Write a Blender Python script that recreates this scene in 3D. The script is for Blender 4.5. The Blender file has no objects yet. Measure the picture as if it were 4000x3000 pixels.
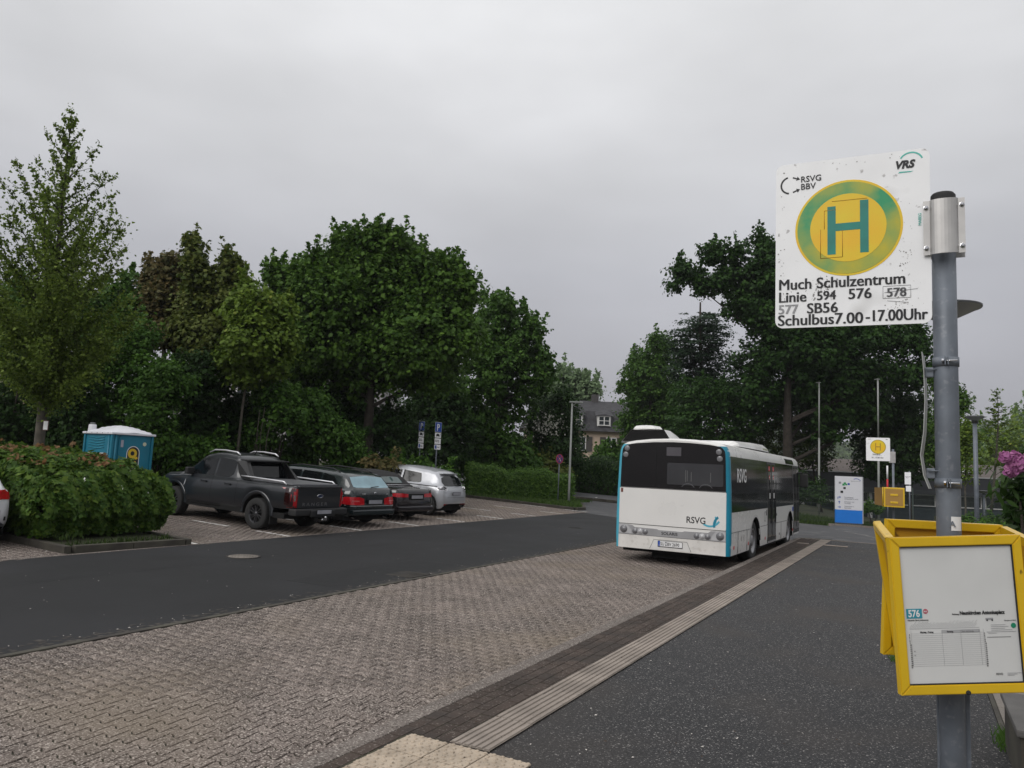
import bpy, bmesh, math, random
import numpy as np
from mathutils import Vector, Matrix
from mathutils.bvhtree import BVHTree
S = bpy.context.scene
COL = S.collection
rnd = random.Random(7)
rng = np.random.default_rng(7)
PI = math.pi

# ---------------------------------------------------------------- camera
FPX, EYE = 2950.0, 1.95
MW = ((0.88398048, -0.01180242, -0.46737481), (0.46538358, 0.1177584, 0.87724061), (0.04468375, -0.99297214, 0.10958878))
cd = bpy.data.cameras.new('camera'); cam = bpy.data.objects.new('camera', cd); COL.objects.link(cam)
cd.sensor_fit = 'HORIZONTAL'; cd.sensor_width = 36.0; cd.lens = 36.0 * FPX / 4000.0
cd.clip_start = 0.05; cd.clip_end = 6000
cx_ = Vector((MW[0][0], MW[1][0], MW[2][0])); cy_ = -Vector((MW[0][1], MW[1][1], MW[2][1])); cz_ = -Vector((MW[0][2], MW[1][2], MW[2][2]))
cm = Matrix((cx_, cy_, cz_)).transposed().to_4x4(); cm.translation = (0, 0, EYE)
cam.matrix_world = cm
S.camera = cam

# ---------------------------------------------------------------- world: overcast sky over a Nishita base
SUN_EL, SUN_ROT = math.radians(36), math.radians(196)
w = bpy.data.worlds.new('World'); S.world = w; w.use_nodes = True
nt = w.node_tree; N = nt.nodes; L = nt.links; N.clear()
out = N.new('ShaderNodeOutputWorld')
sky = N.new('ShaderNodeTexSky'); sky.sky_type = 'NISHITA'; sky.sun_disc = False
sky.sun_elevation = SUN_EL; sky.sun_rotation = SUN_ROT; sky.dust_density = 3.0
bg1 = N.new('ShaderNodeBackground'); bg1.inputs[1].default_value = 0.05; L.new(sky.outputs[0], bg1.inputs[0])
tc = N.new('ShaderNodeTexCoord'); sep = N.new('ShaderNodeSeparateXYZ'); L.new(tc.outputs['Generated'], sep.inputs[0])
cr = N.new('ShaderNodeValToRGB'); e = cr.color_ramp.elements
e[0].position = 0.0; e[0].color = (0.315, 0.315, 0.345, 1)
e[1].position = 1.0; e[1].color = (1.1, 1.1, 1.12, 1)
for p_, c_ in ((0.1, (0.345, 0.345, 0.375)), (0.25, (0.405, 0.41, 0.44)), (0.36, (0.525, 0.53, 0.55)), (0.5, (0.66, 0.665, 0.68)), (0.7, (0.85, 0.86, 0.87))):
    q = cr.color_ramp.elements.new(p_); q.color = (*c_, 1)
L.new(sep.outputs[2], cr.inputs[0])
mp = N.new('ShaderNodeMapping'); mp.inputs['Scale'].default_value = (1.0, 1.0, 2.6); L.new(tc.outputs['Generated'], mp.inputs[0])
nz = N.new('ShaderNodeTexNoise'); nz.inputs['Scale'].default_value = 1.7; nz.inputs['Detail'].default_value = 4.0; nz.inputs['Roughness'].default_value = 0.5
L.new(mp.outputs[0], nz.inputs[0])
mr = N.new('ShaderNodeMapRange'); mr.inputs[1].default_value = 0.3; mr.inputs[2].default_value = 0.7; mr.inputs[3].default_value = 0.86; mr.inputs[4].default_value = 1.16
L.new(nz.outputs[0], mr.inputs[0])
vm = N.new('ShaderNodeVectorMath'); vm.operation = 'SCALE'; L.new(cr.outputs[0], vm.inputs[0])
dt = N.new('ShaderNodeVectorMath'); dt.operation = 'DOT_PRODUCT'; L.new(tc.outputs['Generated'], dt.inputs[0]); dt.inputs[1].default_value = (-0.9, 0.1, 0.0)
m2_ = N.new('ShaderNodeMapRange'); m2_.inputs[1].default_value = -1; m2_.inputs[2].default_value = 1; m2_.inputs[3].default_value = 0.93; m2_.inputs[4].default_value = 1.07; L.new(dt.outputs['Value'], m2_.inputs[0])
mm_ = N.new('ShaderNodeMath'); mm_.operation = 'MULTIPLY'; L.new(mr.outputs[0], mm_.inputs[0]); L.new(m2_.outputs[0], mm_.inputs[1]); L.new(mm_.outputs[0], vm.inputs[3])
bg2 = N.new('ShaderNodeBackground'); bg2.inputs[1].default_value = 1.15; L.new(vm.outputs[0], bg2.inputs[0])
ad = N.new('ShaderNodeMixShader'); ad.inputs[0].default_value = 0.96; L.new(bg1.outputs[0], ad.inputs[1]); L.new(bg2.outputs[0], ad.inputs[2])
L.new(ad.outputs[0], out.inputs[0])
sd = bpy.data.lights.new('sun', 'SUN'); sd.energy = 1.5; sd.angle = math.radians(40); sd.color = (1.0, 0.975, 0.94)
so = bpy.data.objects.new('sun', sd); COL.objects.link(so)
# Nishita: sun_rotation turns clockwise from +Y
sdir = Vector((math.sin(SUN_ROT) * math.cos(SUN_EL), math.cos(SUN_ROT) * math.cos(SUN_EL), math.sin(SUN_EL)))
so.rotation_euler = sdir.to_track_quat('Z', 'Y').to_euler()
vs = S.view_settings; vs.view_transform = 'Standard'; vs.look = 'None'; vs.gamma = 1.0; vs.exposure = 0.0; vs.use_curve_mapping = False
S.cycles.max_bounces = 6; S.cycles.transparent_max_bounces = 12

# ---------------------------------------------------------------- materials
MATS = {}
def mat(key, col, rough=0.6, metal=0.0, var=0.10, vscale=3.0, bump=0.0, bscale=60.0, spec=None, coat=0.0, col2=None, island=0.0, speck=None, trans=0.0, emit=None, coords='Object', detail=5.0, alpha=None):
    """procedural material: large mottling, optional second tone, per-piece variation, fine speckle and bump"""
    if key in MATS: return MATS[key]
    m = bpy.data.materials.new(key); m.use_nodes = True; MATS[key] = m
    t = m.node_tree; n = t.nodes; l = t.links
    b = n['Principled BSDF']
    b.inputs['Roughness'].default_value = rough; b.inputs['Metallic'].default_value = metal
    if spec is not None: b.inputs['Specular IOR Level'].default_value = spec
    if coat: b.inputs['Coat Weight'].default_value = coat; b.inputs['Coat Roughness'].default_value = 0.05
    tcn = n.new('ShaderNodeTexCoord')
    if coords == 'World':
        tcn = n.new('ShaderNodeNewGeometry'); coords = 'Position'
    no = n.new('ShaderNodeTexNoise')
    no.inputs['Scale'].default_value = vscale; no.inputs['Detail'].default_value = detail
    l.new(tcn.outputs[coords], no.inputs[0])
    c1 = tuple(max(0, x * (1 - var)) for x in col); c2 = col2 or tuple(min(1, x * (1 + var)) for x in col)
    r = n.new('ShaderNodeValToRGB'); r.color_ramp.elements[0].position = 0.34; r.color_ramp.elements[1].position = 0.66
    r.color_ramp.elements[0].color = (*c1, 1); r.color_ramp.elements[1].color = (*c2, 1)
    l.new(no.outputs[0], r.inputs[0]); last = r.outputs[0]
    if island:
        a = n.new('ShaderNodeAttribute'); a.attribute_name = 'rv'
        oi = n.new('ShaderNodeObjectInfo'); ad_ = n.new('ShaderNodeMath'); ad_.operation = 'ADD'
        l.new(a.outputs['Fac'], ad_.inputs[0]); l.new(oi.outputs['Random'], ad_.inputs[1])
        fr = n.new('ShaderNodeMath'); fr.operation = 'FRACT'; l.new(ad_.outputs[0], fr.inputs[0])
        mrn = n.new('ShaderNodeMapRange'); mrn.inputs[3].default_value = 1 - island; mrn.inputs[4].default_value = 1 + island
        l.new(fr.outputs[0], mrn.inputs[0]); sc = n.new('ShaderNodeVectorMath'); sc.operation = 'SCALE'
        l.new(last, sc.inputs[0]); l.new(mrn.outputs[0], sc.inputs[3]); last = sc.outputs[0]
    if speck:
        for (sscale, lo, hi, scol, amt) in speck:
            sn = n.new('ShaderNodeTexNoise'); sn.inputs['Scale'].default_value = sscale; sn.inputs['Detail'].default_value = 2.0
            l.new(tcn.outputs[coords], sn.inputs[0])
            sm = n.new('ShaderNodeMapRange'); sm.inputs[1].default_value = lo; sm.inputs[2].default_value = hi; sm.inputs[4].default_value = amt
            l.new(sn.outputs[0], sm.inputs[0]); mx = n.new('ShaderNodeMix'); mx.data_type = 'RGBA'
            l.new(sm.outputs[0], mx.inputs[0]); l.new(last, mx.inputs[6]); mx.inputs[7].default_value = (*scol, 1); last = mx.outputs[2]
    l.new(last, b.inputs['Base Color'])
    if bump:
        bn = n.new('ShaderNodeTexNoise'); bn.inputs['Scale'].default_value = bscale; bn.inputs['Detail'].default_value = 4.0
        l.new(tcn.outputs[coords], bn.inputs[0]); bu = n.new('ShaderNodeBump'); bu.inputs['Strength'].default_value = min(1.0, bump); bu.inputs['Distance'].default_value = 0.01
        l.new(bn.outputs[0], bu.inputs['Height']); l.new(bu.outputs[0], b.inputs['Normal'])
    if rough < 0.8 and not trans:
        rr = n.new('ShaderNodeMapRange'); rr.inputs[3].default_value = max(0.02, rough * 0.8); rr.inputs[4].default_value = min(1, rough * 1.25)
        l.new(no.outputs[0], rr.inputs[0]); l.new(rr.outputs[0], b.inputs['Roughness'])
    if trans: b.inputs['Transmission Weight'].default_value = trans
    if alpha is not None: b.inputs['Alpha'].default_value = alpha
    return m

LEAFK = 1.4
def leafmat(key, c1, c2, c3=None, rough=0.55, tr=0.35):
    """leaf: colour runs with the stored per-leaf value, light passes through"""
    if key in MATS: return MATS[key]
    m = bpy.data.materials.new(key); m.use_nodes = True; MATS[key] = m
    k_ = LEAFK; ct = lambda c_: (c_[0] * k_ * .88, c_[1] * k_, c_[2] * k_ * .8); c1 = ct(c1); c2 = ct(c2); c3 = ct(c3) if c3 else None
    t = m.node_tree; n = t.nodes; l = t.links; n.clear()
    o = n.new('ShaderNodeOutputMaterial'); b = n.new('ShaderNodeBsdfPrincipled'); b.inputs['Roughness'].default_value = rough
    b.inputs['Specular IOR Level'].default_value = 0.16
    a = n.new('ShaderNodeAttribute'); a.attribute_name = 'rv'
    r = n.new('ShaderNodeValToRGB'); r.color_ramp.elements[0].color = (*c1, 1); r.color_ramp.elements[1].color = (*c2, 1)
    if c3: q_ = r.color_ramp.elements.new(0.93); q_.color = (*c2, 1); r.color_ramp.elements[2].color = (*c3, 1)
    l.new(a.outputs['Fac'], r.inputs[0]); l.new(r.outputs[0], b.inputs['Base Color'])
    tr_ = n.new('ShaderNodeBsdfTranslucent'); l.new(r.outputs[0], tr_.inputs[0])
    mx = n.new('ShaderNodeMixShader'); mx.inputs[0].default_value = tr
    l.new(b.outputs[0], mx.inputs[1]); l.new(tr_.outputs[0], mx.inputs[2]); l.new(mx.outputs[0], o.inputs[0])
    return m

# ---------------------------------------------------------------- object helpers
def link(o, parent=None):
    COL.objects.link(o)
    if parent is not None: o.parent = parent
    return o
def tag(o, label=None, cat=None, group=None, kind=None):
    if label: o['label'] = label
    if cat: o['category'] = cat
    if group: o['group'] = group
    if kind: o['kind'] = kind
    return o
def empty(name, loc=(0, 0, 0), rz=0.0, label=None, cat=None, group=None):
    o = bpy.data.objects.new(name, None); o.empty_display_size = 0.2; link(o)
    o.location = loc; o.rotation_euler = (0, 0, rz)
    return tag(o, label, cat, group)
class MB:
    """collects shapes into one mesh"""
    def __init__(s): s.v = []; s.f = []; s.sm = []
    def add(s, vs_, fs_, smooth=False):
        k = len(s.v); s.v += [tuple(p) for p in vs_]; s.f += [tuple(i + k for i in q) for q in fs_]; s.sm += [smooth] * len(fs_); return s
    def box(s, a, b, M=None):
        x0, y0, z0 = a; x1, y1, z1 = b
        v = [(x0, y0, z0), (x1, y0, z0), (x1, y1, z0), (x0, y1, z0), (x0, y0, z1), (x1, y0, z1), (x1, y1, z1), (x0, y1, z1)]
        if M is not None: v = [M @ Vector(p) for p in v]
        return s.add(v, [(0, 3, 2, 1), (4, 5, 6, 7), (0, 1, 5, 4), (1, 2, 6, 5), (2, 3, 7, 6), (3, 0, 4, 7)])
    def bbox(s, a, b, r=0.01, M=None):
        """box with chamfered edges"""
        bm = bmesh.new(); bmesh.ops.create_cube(bm, size=1.0)
        c = [(a[i] + b[i]) / 2 for i in range(3)]; d = [b[i] - a[i] for i in range(3)]
        for v in bm.verts: v.co = Vector((v.co[i] * d[i] + c[i] for i in range(3)))
        bmesh.ops.bevel(bm, geom=list(bm.edges), offset=r, segments=2, profile=0.6, affect='EDGES')
        s.bm(bm, M); return s
    def bm(s, bm, M=None, smooth=False):
        bm.verts.ensure_lookup_table()
        for i, v in enumerate(bm.verts): v.index = i
        v = [(M @ q.co) if M is not None else q.co.copy() for q in bm.verts]
        s.add(v, [tuple(q.index for q in f.verts) for f in bm.faces], smooth); bm.free()
    def tube(s, pts, rads, n=10, cap=True, smooth=True):
        P_ = [Vector(p) for p in pts]
        if not hasattr(rads, '__len__'): rads = [rads] * len(P_)
        vs_ = []; fs_ = []
        for i, p in enumerate(P_):
            d = (P_[min(i + 1, len(P_) - 1)] - P_[max(i - 1, 0)]).normalized()
            u = d.cross(Vector((0, 0, 1)) if abs(d.z) < 0.95 else Vector((1, 0, 0))).normalized(); w_ = d.cross(u)
            for k in range(n):
                a = 2 * PI * k / n; vs_.append(p + (u * math.cos(a) + w_ * math.sin(a)) * rads[i])
        for i in range(len(P_) - 1):
            for k in range(n):
                k2 = (k + 1) % n; fs_.append((i * n + k, i * n + k2, (i + 1) * n + k2, (i + 1) * n + k))
        s.add(vs_, fs_, smooth)
        if cap:
            q = len(s.v) - len(vs_); s.f += [tuple(q + k for k in range(n - 1, -1, -1)), tuple(q + (len(P_) - 1) * n + k for k in range(n))]; s.sm += [False, False]
        return s
    def lathe(s, prof, n=24, M=None, smooth=True):
        vs_ = []; fs_ = []
        for r, z in prof:
            for k in range(n):
                a = 2 * PI * k / n; vs_.append(Vector((r * math.cos(a), r * math.sin(a), z)))
        for i in range(len(prof) - 1):
            for k in range(n):
                k2 = (k + 1) % n; fs_.append((i * n + k, i * n + k2, (i + 1) * n + k2, (i + 1) * n + k))
        if M is not None: vs_ = [M @ v for v in vs_]
        return s.add(vs_, fs_, smooth)
    def prism(s, poly, d0, d1, M=None, smooth=False):
        """polygon in local xy, extruded in z from d0 to d1"""
        n = len(poly); v = [Vector((x, y, d0)) for x, y in poly] + [Vector((x, y, d1)) for x, y in poly]
        if M is not None: v = [M @ p for p in v]
        f = [tuple(range(n - 1, -1, -1)), tuple(range(n, 2 * n))] + [(i, (i + 1) % n, n + (i + 1) % n, n + i) for i in range(n)]
        return s.add(v, f)
    def mesh(s, name, m=None):
        me = bpy.data.meshes.new(name); me.from_pydata([tuple(p) for p in s.v], [], s.f)
        if m is not None: me.materials.append(m)
        if any(s.sm): me.polygons.foreach_set('use_smooth', s.sm)
        me.update(); return me
    def build(s, name, m, parent=None):
        return link(bpy.data.objects.new(name, s.mesh(name, m)), parent)
def frameM(o, x, y, z=None):
    """matrix with local x,y,z axes along the given vectors"""
    x = Vector(x).normalized(); y = Vector(y).normalized(); z = Vector(z).normalized() if z is not None else x.cross(y)
    M = Matrix((x, y, z)).transposed().to_4x4(); M.translation = Vector(o); return M
def rrect(x0, y0, x1, y1, r, n=5):
    o = []
    for cx, cy, a0 in ((x1 - r, y0 + r, -PI / 2), (x1 - r, y1 - r, 0), (x0 + r, y1 - r, PI / 2), (x0 + r, y0 + r, PI)):
        for i in range(n + 1):
            a = a0 + PI / 2 * i / n; o.append((cx + r * math.cos(a), cy + r * math.sin(a)))
    return o
def circ(cx, cy, r, n=20, ry=None): return [(cx + r * math.cos(2 * PI * i / n), cy + (ry or r) * math.sin(2 * PI * i / n)) for i in range(n)]
def arcband(cx, cy, r0, r1, a0, a1, n=14):
    a0, a1 = math.radians(a0), math.radians(a1)
    o = [(cx + r1 * math.cos(a0 + (a1 - a0) * i / n), cy + r1 * math.sin(a0 + (a1 - a0) * i / n)) for i in range(n + 1)]
    return o + [(cx + r0 * math.cos(a1 - (a1 - a0) * i / n), cy + r0 * math.sin(a1 - (a1 - a0) * i / n)) for i in range(n + 1)]
def text(name, s_, size, m, M, parent=None, ext=0.001, bold=0.0, sx=1.0, align='LEFT', shear=0.0):
    """lettering: local x runs along the text, y up, z out of the surface"""
    c = bpy.data.curves.new(name, 'FONT'); c.body = s_; c.size = size; c.extrude = ext; c.offset = bold; c.align_x = align; c.shear = shear
    c.resolution_u = 3
    t = bpy.data.objects.new(name, c); COL.objects.link(t)
    dg = bpy.context.evaluated_depsgraph_get(); me = bpy.data.meshes.new_from_object(t.evaluated_get(dg))
    bpy.data.objects.remove(t); bpy.data.curves.remove(c)
    me.name = name; me.transform(M @ Matrix.Diagonal((sx, 1, 1, 1))); me.materials.clear(); me.materials.append(m)
    return link(bpy.data.objects.new(name, me), parent)
def plate(name, poly, d0, d1, m, M, parent=None): return MB().prism(poly, d0, d1, M).build(name, m, parent)
def join_mbs(*mbs):
    r = MB()
    for q in mbs: r.add(q.v, q.f); r.sm[-len(q.f):] = q.sm if q.f else []
    return r
def copy_tree(o, parent=None):
    c = o.copy(); COL.objects.link(c)
    if parent is not None: c.parent = parent
    for ch in list(o.children): copy_tree(ch, c)
    return c
def npmesh(name, V, Fq, m, rv=None, parent=None, smooth=False):
    """mesh from numpy: Fq is (n,k) faces of k corners"""
    me = bpy.data.meshes.new(name); nf, k = Fq.shape
    me.vertices.add(len(V)); me.vertices.foreach_set('co', np.ascontiguousarray(V, dtype=np.float32).ravel())
    me.loops.add(nf * k); me.loops.foreach_set('vertex_index', np.ascontiguousarray(Fq, dtype=np.int32).ravel())
    me.polygons.add(nf); me.polygons.foreach_set('loop_start', np.arange(0, nf * k, k, dtype=np.int32))
    try: me.polygons.foreach_set('loop_total', np.full(nf, k, dtype=np.int32))
    except Exception: pass
    if smooth: me.polygons.foreach_set('use_smooth', np.ones(nf, dtype=bool))
    me.update(calc_edges=True)
    if rv is not None:
        at = me.attributes.new('rv', 'FLOAT', 'FACE' if len(rv) == nf else 'POINT'); at.data.foreach_set('value', np.ascontiguousarray(rv, dtype=np.float32))
    me.materials.append(m); me.validate()
    return link(bpy.data.objects.new(name, me), parent)

def gz(X):
    """ground height: level at the stop, a gentle cross-fall up to the parking rows, then a bank"""
    if X >= -3.1: return 0.0
    z = 0.02 * (-3.1 - max(X, -12.3))
    if X < -12.3: z += 0.04 * (-12.3 - max(X, -21.0))
    if X < -21.0: z += 0.12 * (-21.0 - max(X, -31.0))
    return z
# ================================================================ ground, road and paving
M_soil = mat('soil', (0.055, 0.05, 0.03), 0.95, var=0.4, vscale=1.5, col2=(0.06, 0.075, 0.03), bump=0.6, bscale=12)
M_road = mat('new asphalt', (0.0150, 0.0150, 0.0160), 0.7, var=0.13, vscale=0.7, bump=0.35, bscale=170, spec=.25, speck=[(110, 0.60, 0.75, (0.07, 0.07, 0.07), 0.5), (0.35, 0.5, 0.75, (0.027, 0.027, 0.030), 0.8)])
M_old = mat('worn asphalt', (0.05, 0.05, 0.053), 0.75, var=0.2, vscale=0.5, bump=0.35, bscale=120, speck=[(90, 0.6, 0.7, (0.16, 0.16, 0.16), 0.6), (1.1, 0.55, 0.7, (0.1, 0.1, 0.1), 0.7)])
M_plat = mat('coarse platform asphalt', (0.027, 0.0265, 0.028), 0.7, var=0.16, vscale=0.8, bump=0.9, bscale=110, spec=.3, speck=[(60, 0.58, 0.64, (0.115, 0.112, 0.108), 0.65), (70, 0.64, 0.67, (0.42, 0.40, 0.38), 0.7), (45, 0.43, 0.35, (0.012, 0.012, 0.012), 0.8), (0.6, 0.5, 0.7, (0.050, 0.043, 0.038), 0.75)])
M_joint = mat('joint sand', (0.040, 0.032, 0.026), 0.95, var=0.5, vscale=5, col2=(.05, .048, .028))
PSPK = [(64, 0.545, 0.61, (0.50, 0.44, 0.39), 0.8), (52, 0.455, 0.37, (0.035, 0.028, 0.024), 0.85), (0.45, 0.5, 0.72, (0.21, 0.17, 0.125), 0.55)]
M_paver = mat('weathered paving stone', (0.166, 0.137, 0.121), 0.85, var=0.20, vscale=1.1, bump=0.9, bscale=90, spec=.2, island=0.19, speck=PSPK, coords='World')
M_brick = mat('dark paving brick', (0.058, 0.044, 0.037), 0.85, var=0.18, vscale=2, bump=0.6, bscale=100, island=0.2, coords='World', spec=.2, speck=[(60, 0.6, 0.67, (0.22, 0.19, 0.17), 0.6), (3, .5, .7, (.045, .038, .034), .8)])
M_kerb = mat('pale concrete kerb', (0.150, 0.128, 0.114), 0.9, var=0.15, vscale=3, bump=0.5, bscale=80, island=0.08, spec=.2, coords='World', speck=[(64, 0.56, 0.63, (0.42, 0.38, 0.34), 0.7), (52, 0.44, 0.36, (0.04, 0.034, 0.03), 0.7)])
M_dkerb = mat('dark weathered concrete', (0.048, 0.041, 0.035), 0.9, var=0.3, vscale=3, col2=(0.065, 0.060, 0.045), bump=0.5, bscale=50)
M_tact = mat('ribbed pale concrete', (0.255, 0.22, 0.19), 0.85, var=0.16, vscale=3, bump=0.4, bscale=80, island=0.09, spec=.2, coords='World', speck=[(40, 0.62, 0.72, (0.12, 0.1, 0.085), 0.5)])
M_dimp = mat('cream studded concrete', (0.385, 0.32, 0.25), 0.8, var=0.14, vscale=7, bump=0.3, bscale=90, island=0.06, spec=.2, coords='World', speck=[(9, 0.55, 0.75, (0.26, 0.21, 0.16), 0.7), (60, 0.66, 0.72, (0.05, 0.04, 0.03), 0.9)])
M_paint = mat('white road paint', (0.62, 0.60, 0.57), 0.7, var=0.12, vscale=8, speck=[(14, 0.55, 0.64, (0.16, 0.14, 0.125), 0.9)])
M_grass = leafmat('grass blade', (0.03, 0.052, 0.014), (0.075, 0.11, 0.03))
# far ground, one sheet to the horizon
xs = sorted(set([-1500, -900, -500, -250, -120, -60, -45] + list(range(-36, 16, 1)) + [16, 20, 26, 34, 50, 90, 180, 400, 900, 1500]))
ys = sorted(set([-300, -60, -20] + list(range(-8, 60, 2)) + [64, 70, 80, 95, 120, 170, 260, 420, 700, 1200, 2500]))
def land(x, y):
    z = gz(x) - 0.05
    if y > 30: z += 0.0 if x < -8 else -0.02 * min(y - 30, 40) * min(1, (x + 8) / 5)
    if y > 120: z += 0.0
    return z
V = [(x, y, land(x, y)) for y in ys for x in xs]; nx = len(xs)
F = [(j * nx + i, j * nx + i + 1, (j + 1) * nx + i + 1, (j + 1) * nx + i) for j in range(len(ys) - 1) for i in range(nx - 1)]
tag(MB().add(V, F, True).build('ground', M_soil), kind='structure')

def sheet(name, xa, xb, ya, yb, m, off=0.0, zf=gz, step=1.0, parent=None):
    """paved sheet following the cross-fall"""
    n = max(1, int(abs(xb - xa) / step)); X = [xa + (xb - xa) * i / n for i in range(n + 1)]
    if zf is gz: X = sorted(set(X + [v for v in (-12.3, -3.1) if xa < v < xb]))
    k = len(X); V = [(x, ya, zf(x) + off) for x in X] + [(x, yb, zf(x) + off) for x in X]
    return MB().add(V, [(i, i + 1, k + i + 1, k + i) for i in range(k - 1)]).build(name, m, parent)
def polysheet(name, pts, m, off=0.0, zf=gz, parent=None, thick=0.0):
    bm = bmesh.new(); vs_ = [bm.verts.new((x, y, 0)) for x, y in pts]; f = bm.faces.new(vs_)
    if f.normal.z < 0: f.normal_flip()
    bmesh.ops.triangulate(bm, faces=[f])
    bmesh.ops.subdivide_edges(bm, edges=bm.edges[:], cuts=6, use_grid_fill=True)
    if thick:
        r = bmesh.ops.extrude_face_region(bm, geom=bm.faces[:]); lo = [g for g in r['geom'] if isinstance(g, bmesh.types.BMVert)]
        top = set(lo)
        for v in bm.verts: v.co.z = (zf(v.co.x) + off) if v in top else (zf(v.co.x) + off - thick)
        bmesh.ops.recalc_face_normals(bm, faces=bm.faces[:])
    else:
        for v in bm.verts: v.co.z = zf(v.co.x) + off
    a = MB(); a.bm(bm); return a.build(name, m, parent)

road = tag(polysheet('road', [(-12.3, -12), (-7.16, -12), (-7.16, 27.2), (-12.3, 30.0)], M_road, 0.004), kind='structure')
tag(polysheet('junction', [(-7.16, 27.2), (-7.16, 26.6), (-3.1, 26.4), (-3.1, 36.6), (-6, 36.9), (-9, 40.0), (-17.0, 39.0), (-50, 38.0), (-50, 35.9), (-24, 36.0), (-16.4, 37.2), (-14.1, 34.5), (-12.9, 31.4), (-12.3, 30.0)], M_old, 0.0), kind='structure')
tag(sheet('forecourt', -3.1, 9.0, 25.72, 36.4, M_old, 0.05, zf=lambda x: 0.0), kind='structure')
M_seam = mat('tar seam', (0.009, 0.009, 0.010), 0.6, var=.2)
def seam(pts, wd, m=M_seam, off=.0065):
    for (a, b) in zip(pts, pts[1:]):
        n_ = max(1, int(math.dist(a, b) / .25)); q_ = [(a[0] + (b[0] - a[0]) * i / n_ + rnd.gauss(0, .006), a[1] + (b[1] - a[1]) * i / n_ + rnd.gauss(0, .006)) for i in range(n_ + 1)]; d = Vector((b[0] - a[0], b[1] - a[1])).normalized(); nn = (-d.y * wd, d.x * wd)
        V = [(x + s_ * nn[0] * rnd.uniform(.6, 1.3), y + s_ * nn[1] * rnd.uniform(.6, 1.3), gz(x) + off) for x, y in q_ for s_ in (-1, 1)]
        MB().add(V, [(2 * i, 2 * i + 2, 2 * i + 3, 2 * i + 1) for i in range(n_)]).build('tar_seam', m, road)
seam([(-7.2, 8.9), (-8.35, 8.75), (-8.5, 12.3), (-7.2, 12.4)], .009)
seam([(-12.2, 19.5), (-9.8, 20.4), (-7.2, 20.1)], .008); seam([(-10.4, -2), (-10.3, 14), (-10.0, 27)], .006)
MB().add([(-7.2, 8.9, gz(-7.2) + .0055), (-7.2, 12.4, gz(-7.2) + .0055), (-8.5, 12.3, gz(-8.5) + .0055), (-8.35, 8.75, gz(-8.35) + .0055)], [(0, 1, 2, 3)][::-1]).build('asphalt_patch', mat('patched asphalt', (0.0120, 0.0120, 0.013), 0.62, var=.15, vscale=2, bump=.3, bscale=170, spec=.25), road)
dst = MB()
for i in range(900):
    y = rnd.uniform(2, 27); x = -7.21 - abs(rnd.gauss(0, .10)); s_ = rnd.uniform(.006, .022); dst.add([(x - s_, y - s_ * 2, gz(x) + .0062), (x + s_, y - s_, gz(x) + .0062), (x + s_, y + s_ * 2, gz(x) + .0062), (x - s_, y + s_, gz(x) + .0062)], [(0, 1, 2, 3)])
dst.build('edge_grit', mat('grit', (.055, .048, .042), .9, var=.3, vscale=20), road)['kind'] = 'stuff'
# pale worn streaks on the forecourt
def streak(pts, wd, seed):
    r = random.Random(seed); a = MB()
    for i in range(len(pts) - 1):
        p, q = Vector((*pts[i], 0.055)), Vector((*pts[i + 1], 0.055)); d = (q - p); nn = Vector((-d.y, d.x, 0)).normalized(); m_ = max(2, int(d.length / 0.25))
        for k in range(m_):
            if r.random() < 0.3: continue
            c = p + d * (k / m_); c2 = p + d * ((k + 0.9) / m_); w1 = wd * r.uniform(0.2, 1); w2 = wd * r.uniform(0.2, 1); o = nn * r.uniform(-wd, wd) * 0.5
            a.add([c - nn * w1 + o, c2 - nn * w2 + o, c2 + nn * w2 + o, c + nn * w1 + o], [(0, 1, 2, 3)])
    return a
M_streak = mat('pale dust on asphalt', (0.15, 0.145, 0.14), 0.85, var=0.25, vscale=3)
a = streak([(-2.9, 33.6), (-1.6, 31.0), (-0.6, 28.6), (0.3, 27.0)], 0.13, 3)
b = streak([(-2.9, 29.2), (-1.6, 29.0), (-0.2, 28.9)], 0.06, 4); c = streak([(-2.8, 27.4), (0.4, 27.2)], 0.04, 5)
tag(join_mbs(a, b, c).build('dust_streaks', M_streak), 'pale sandy streaks on the dark asphalt before the fence', 'dust', kind='stuff')
# far parking strip along the cross street
far = tag(polysheet('far_pavement', [(-9.5, 40.6), (-17.2, 39.8), (-40, 38.8), (-44, 46), (-19.5, 45.6), (-9, 46.4)], M_old, 0.08), kind='structure')
for i in range(6):
    x = -11.2 - i * 2.5
    MB().add([(x, 41.2, gz(x) + .086), (x + .1, 41.2, gz(x) + .086), (x - 1.2, 45.2, gz(x) + .10), (x - 1.3, 45.2, gz(x) + .10)], [(0, 1, 2, 3)]).build('bay_marking', M_paint, far)
k = MB()
for i in range(40):
    x0 = -9.4 - i * 0.8; x1 = x0 - 0.78; f = lambda x: 40.5 + (x + 9.5) * 0.1
    for (dx, dz) in ((0, 0),): k.add([(x0, f(x0), gz(x0) - .02), (x1, f(x1), gz(x1) - .02), (x1, f(x1), gz(x1) + .12), (x0, f(x0), gz(x0) + .12), (x1, f(x1) + .14, gz(x1) + .12), (x0, f(x0) + .14, gz(x0) + .12)], [(0, 1, 2, 3), (3, 2, 4, 5)])
kb = k.build('kerb_stone', M_dkerb, far); kb['kind'] = 'stuff'

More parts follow.
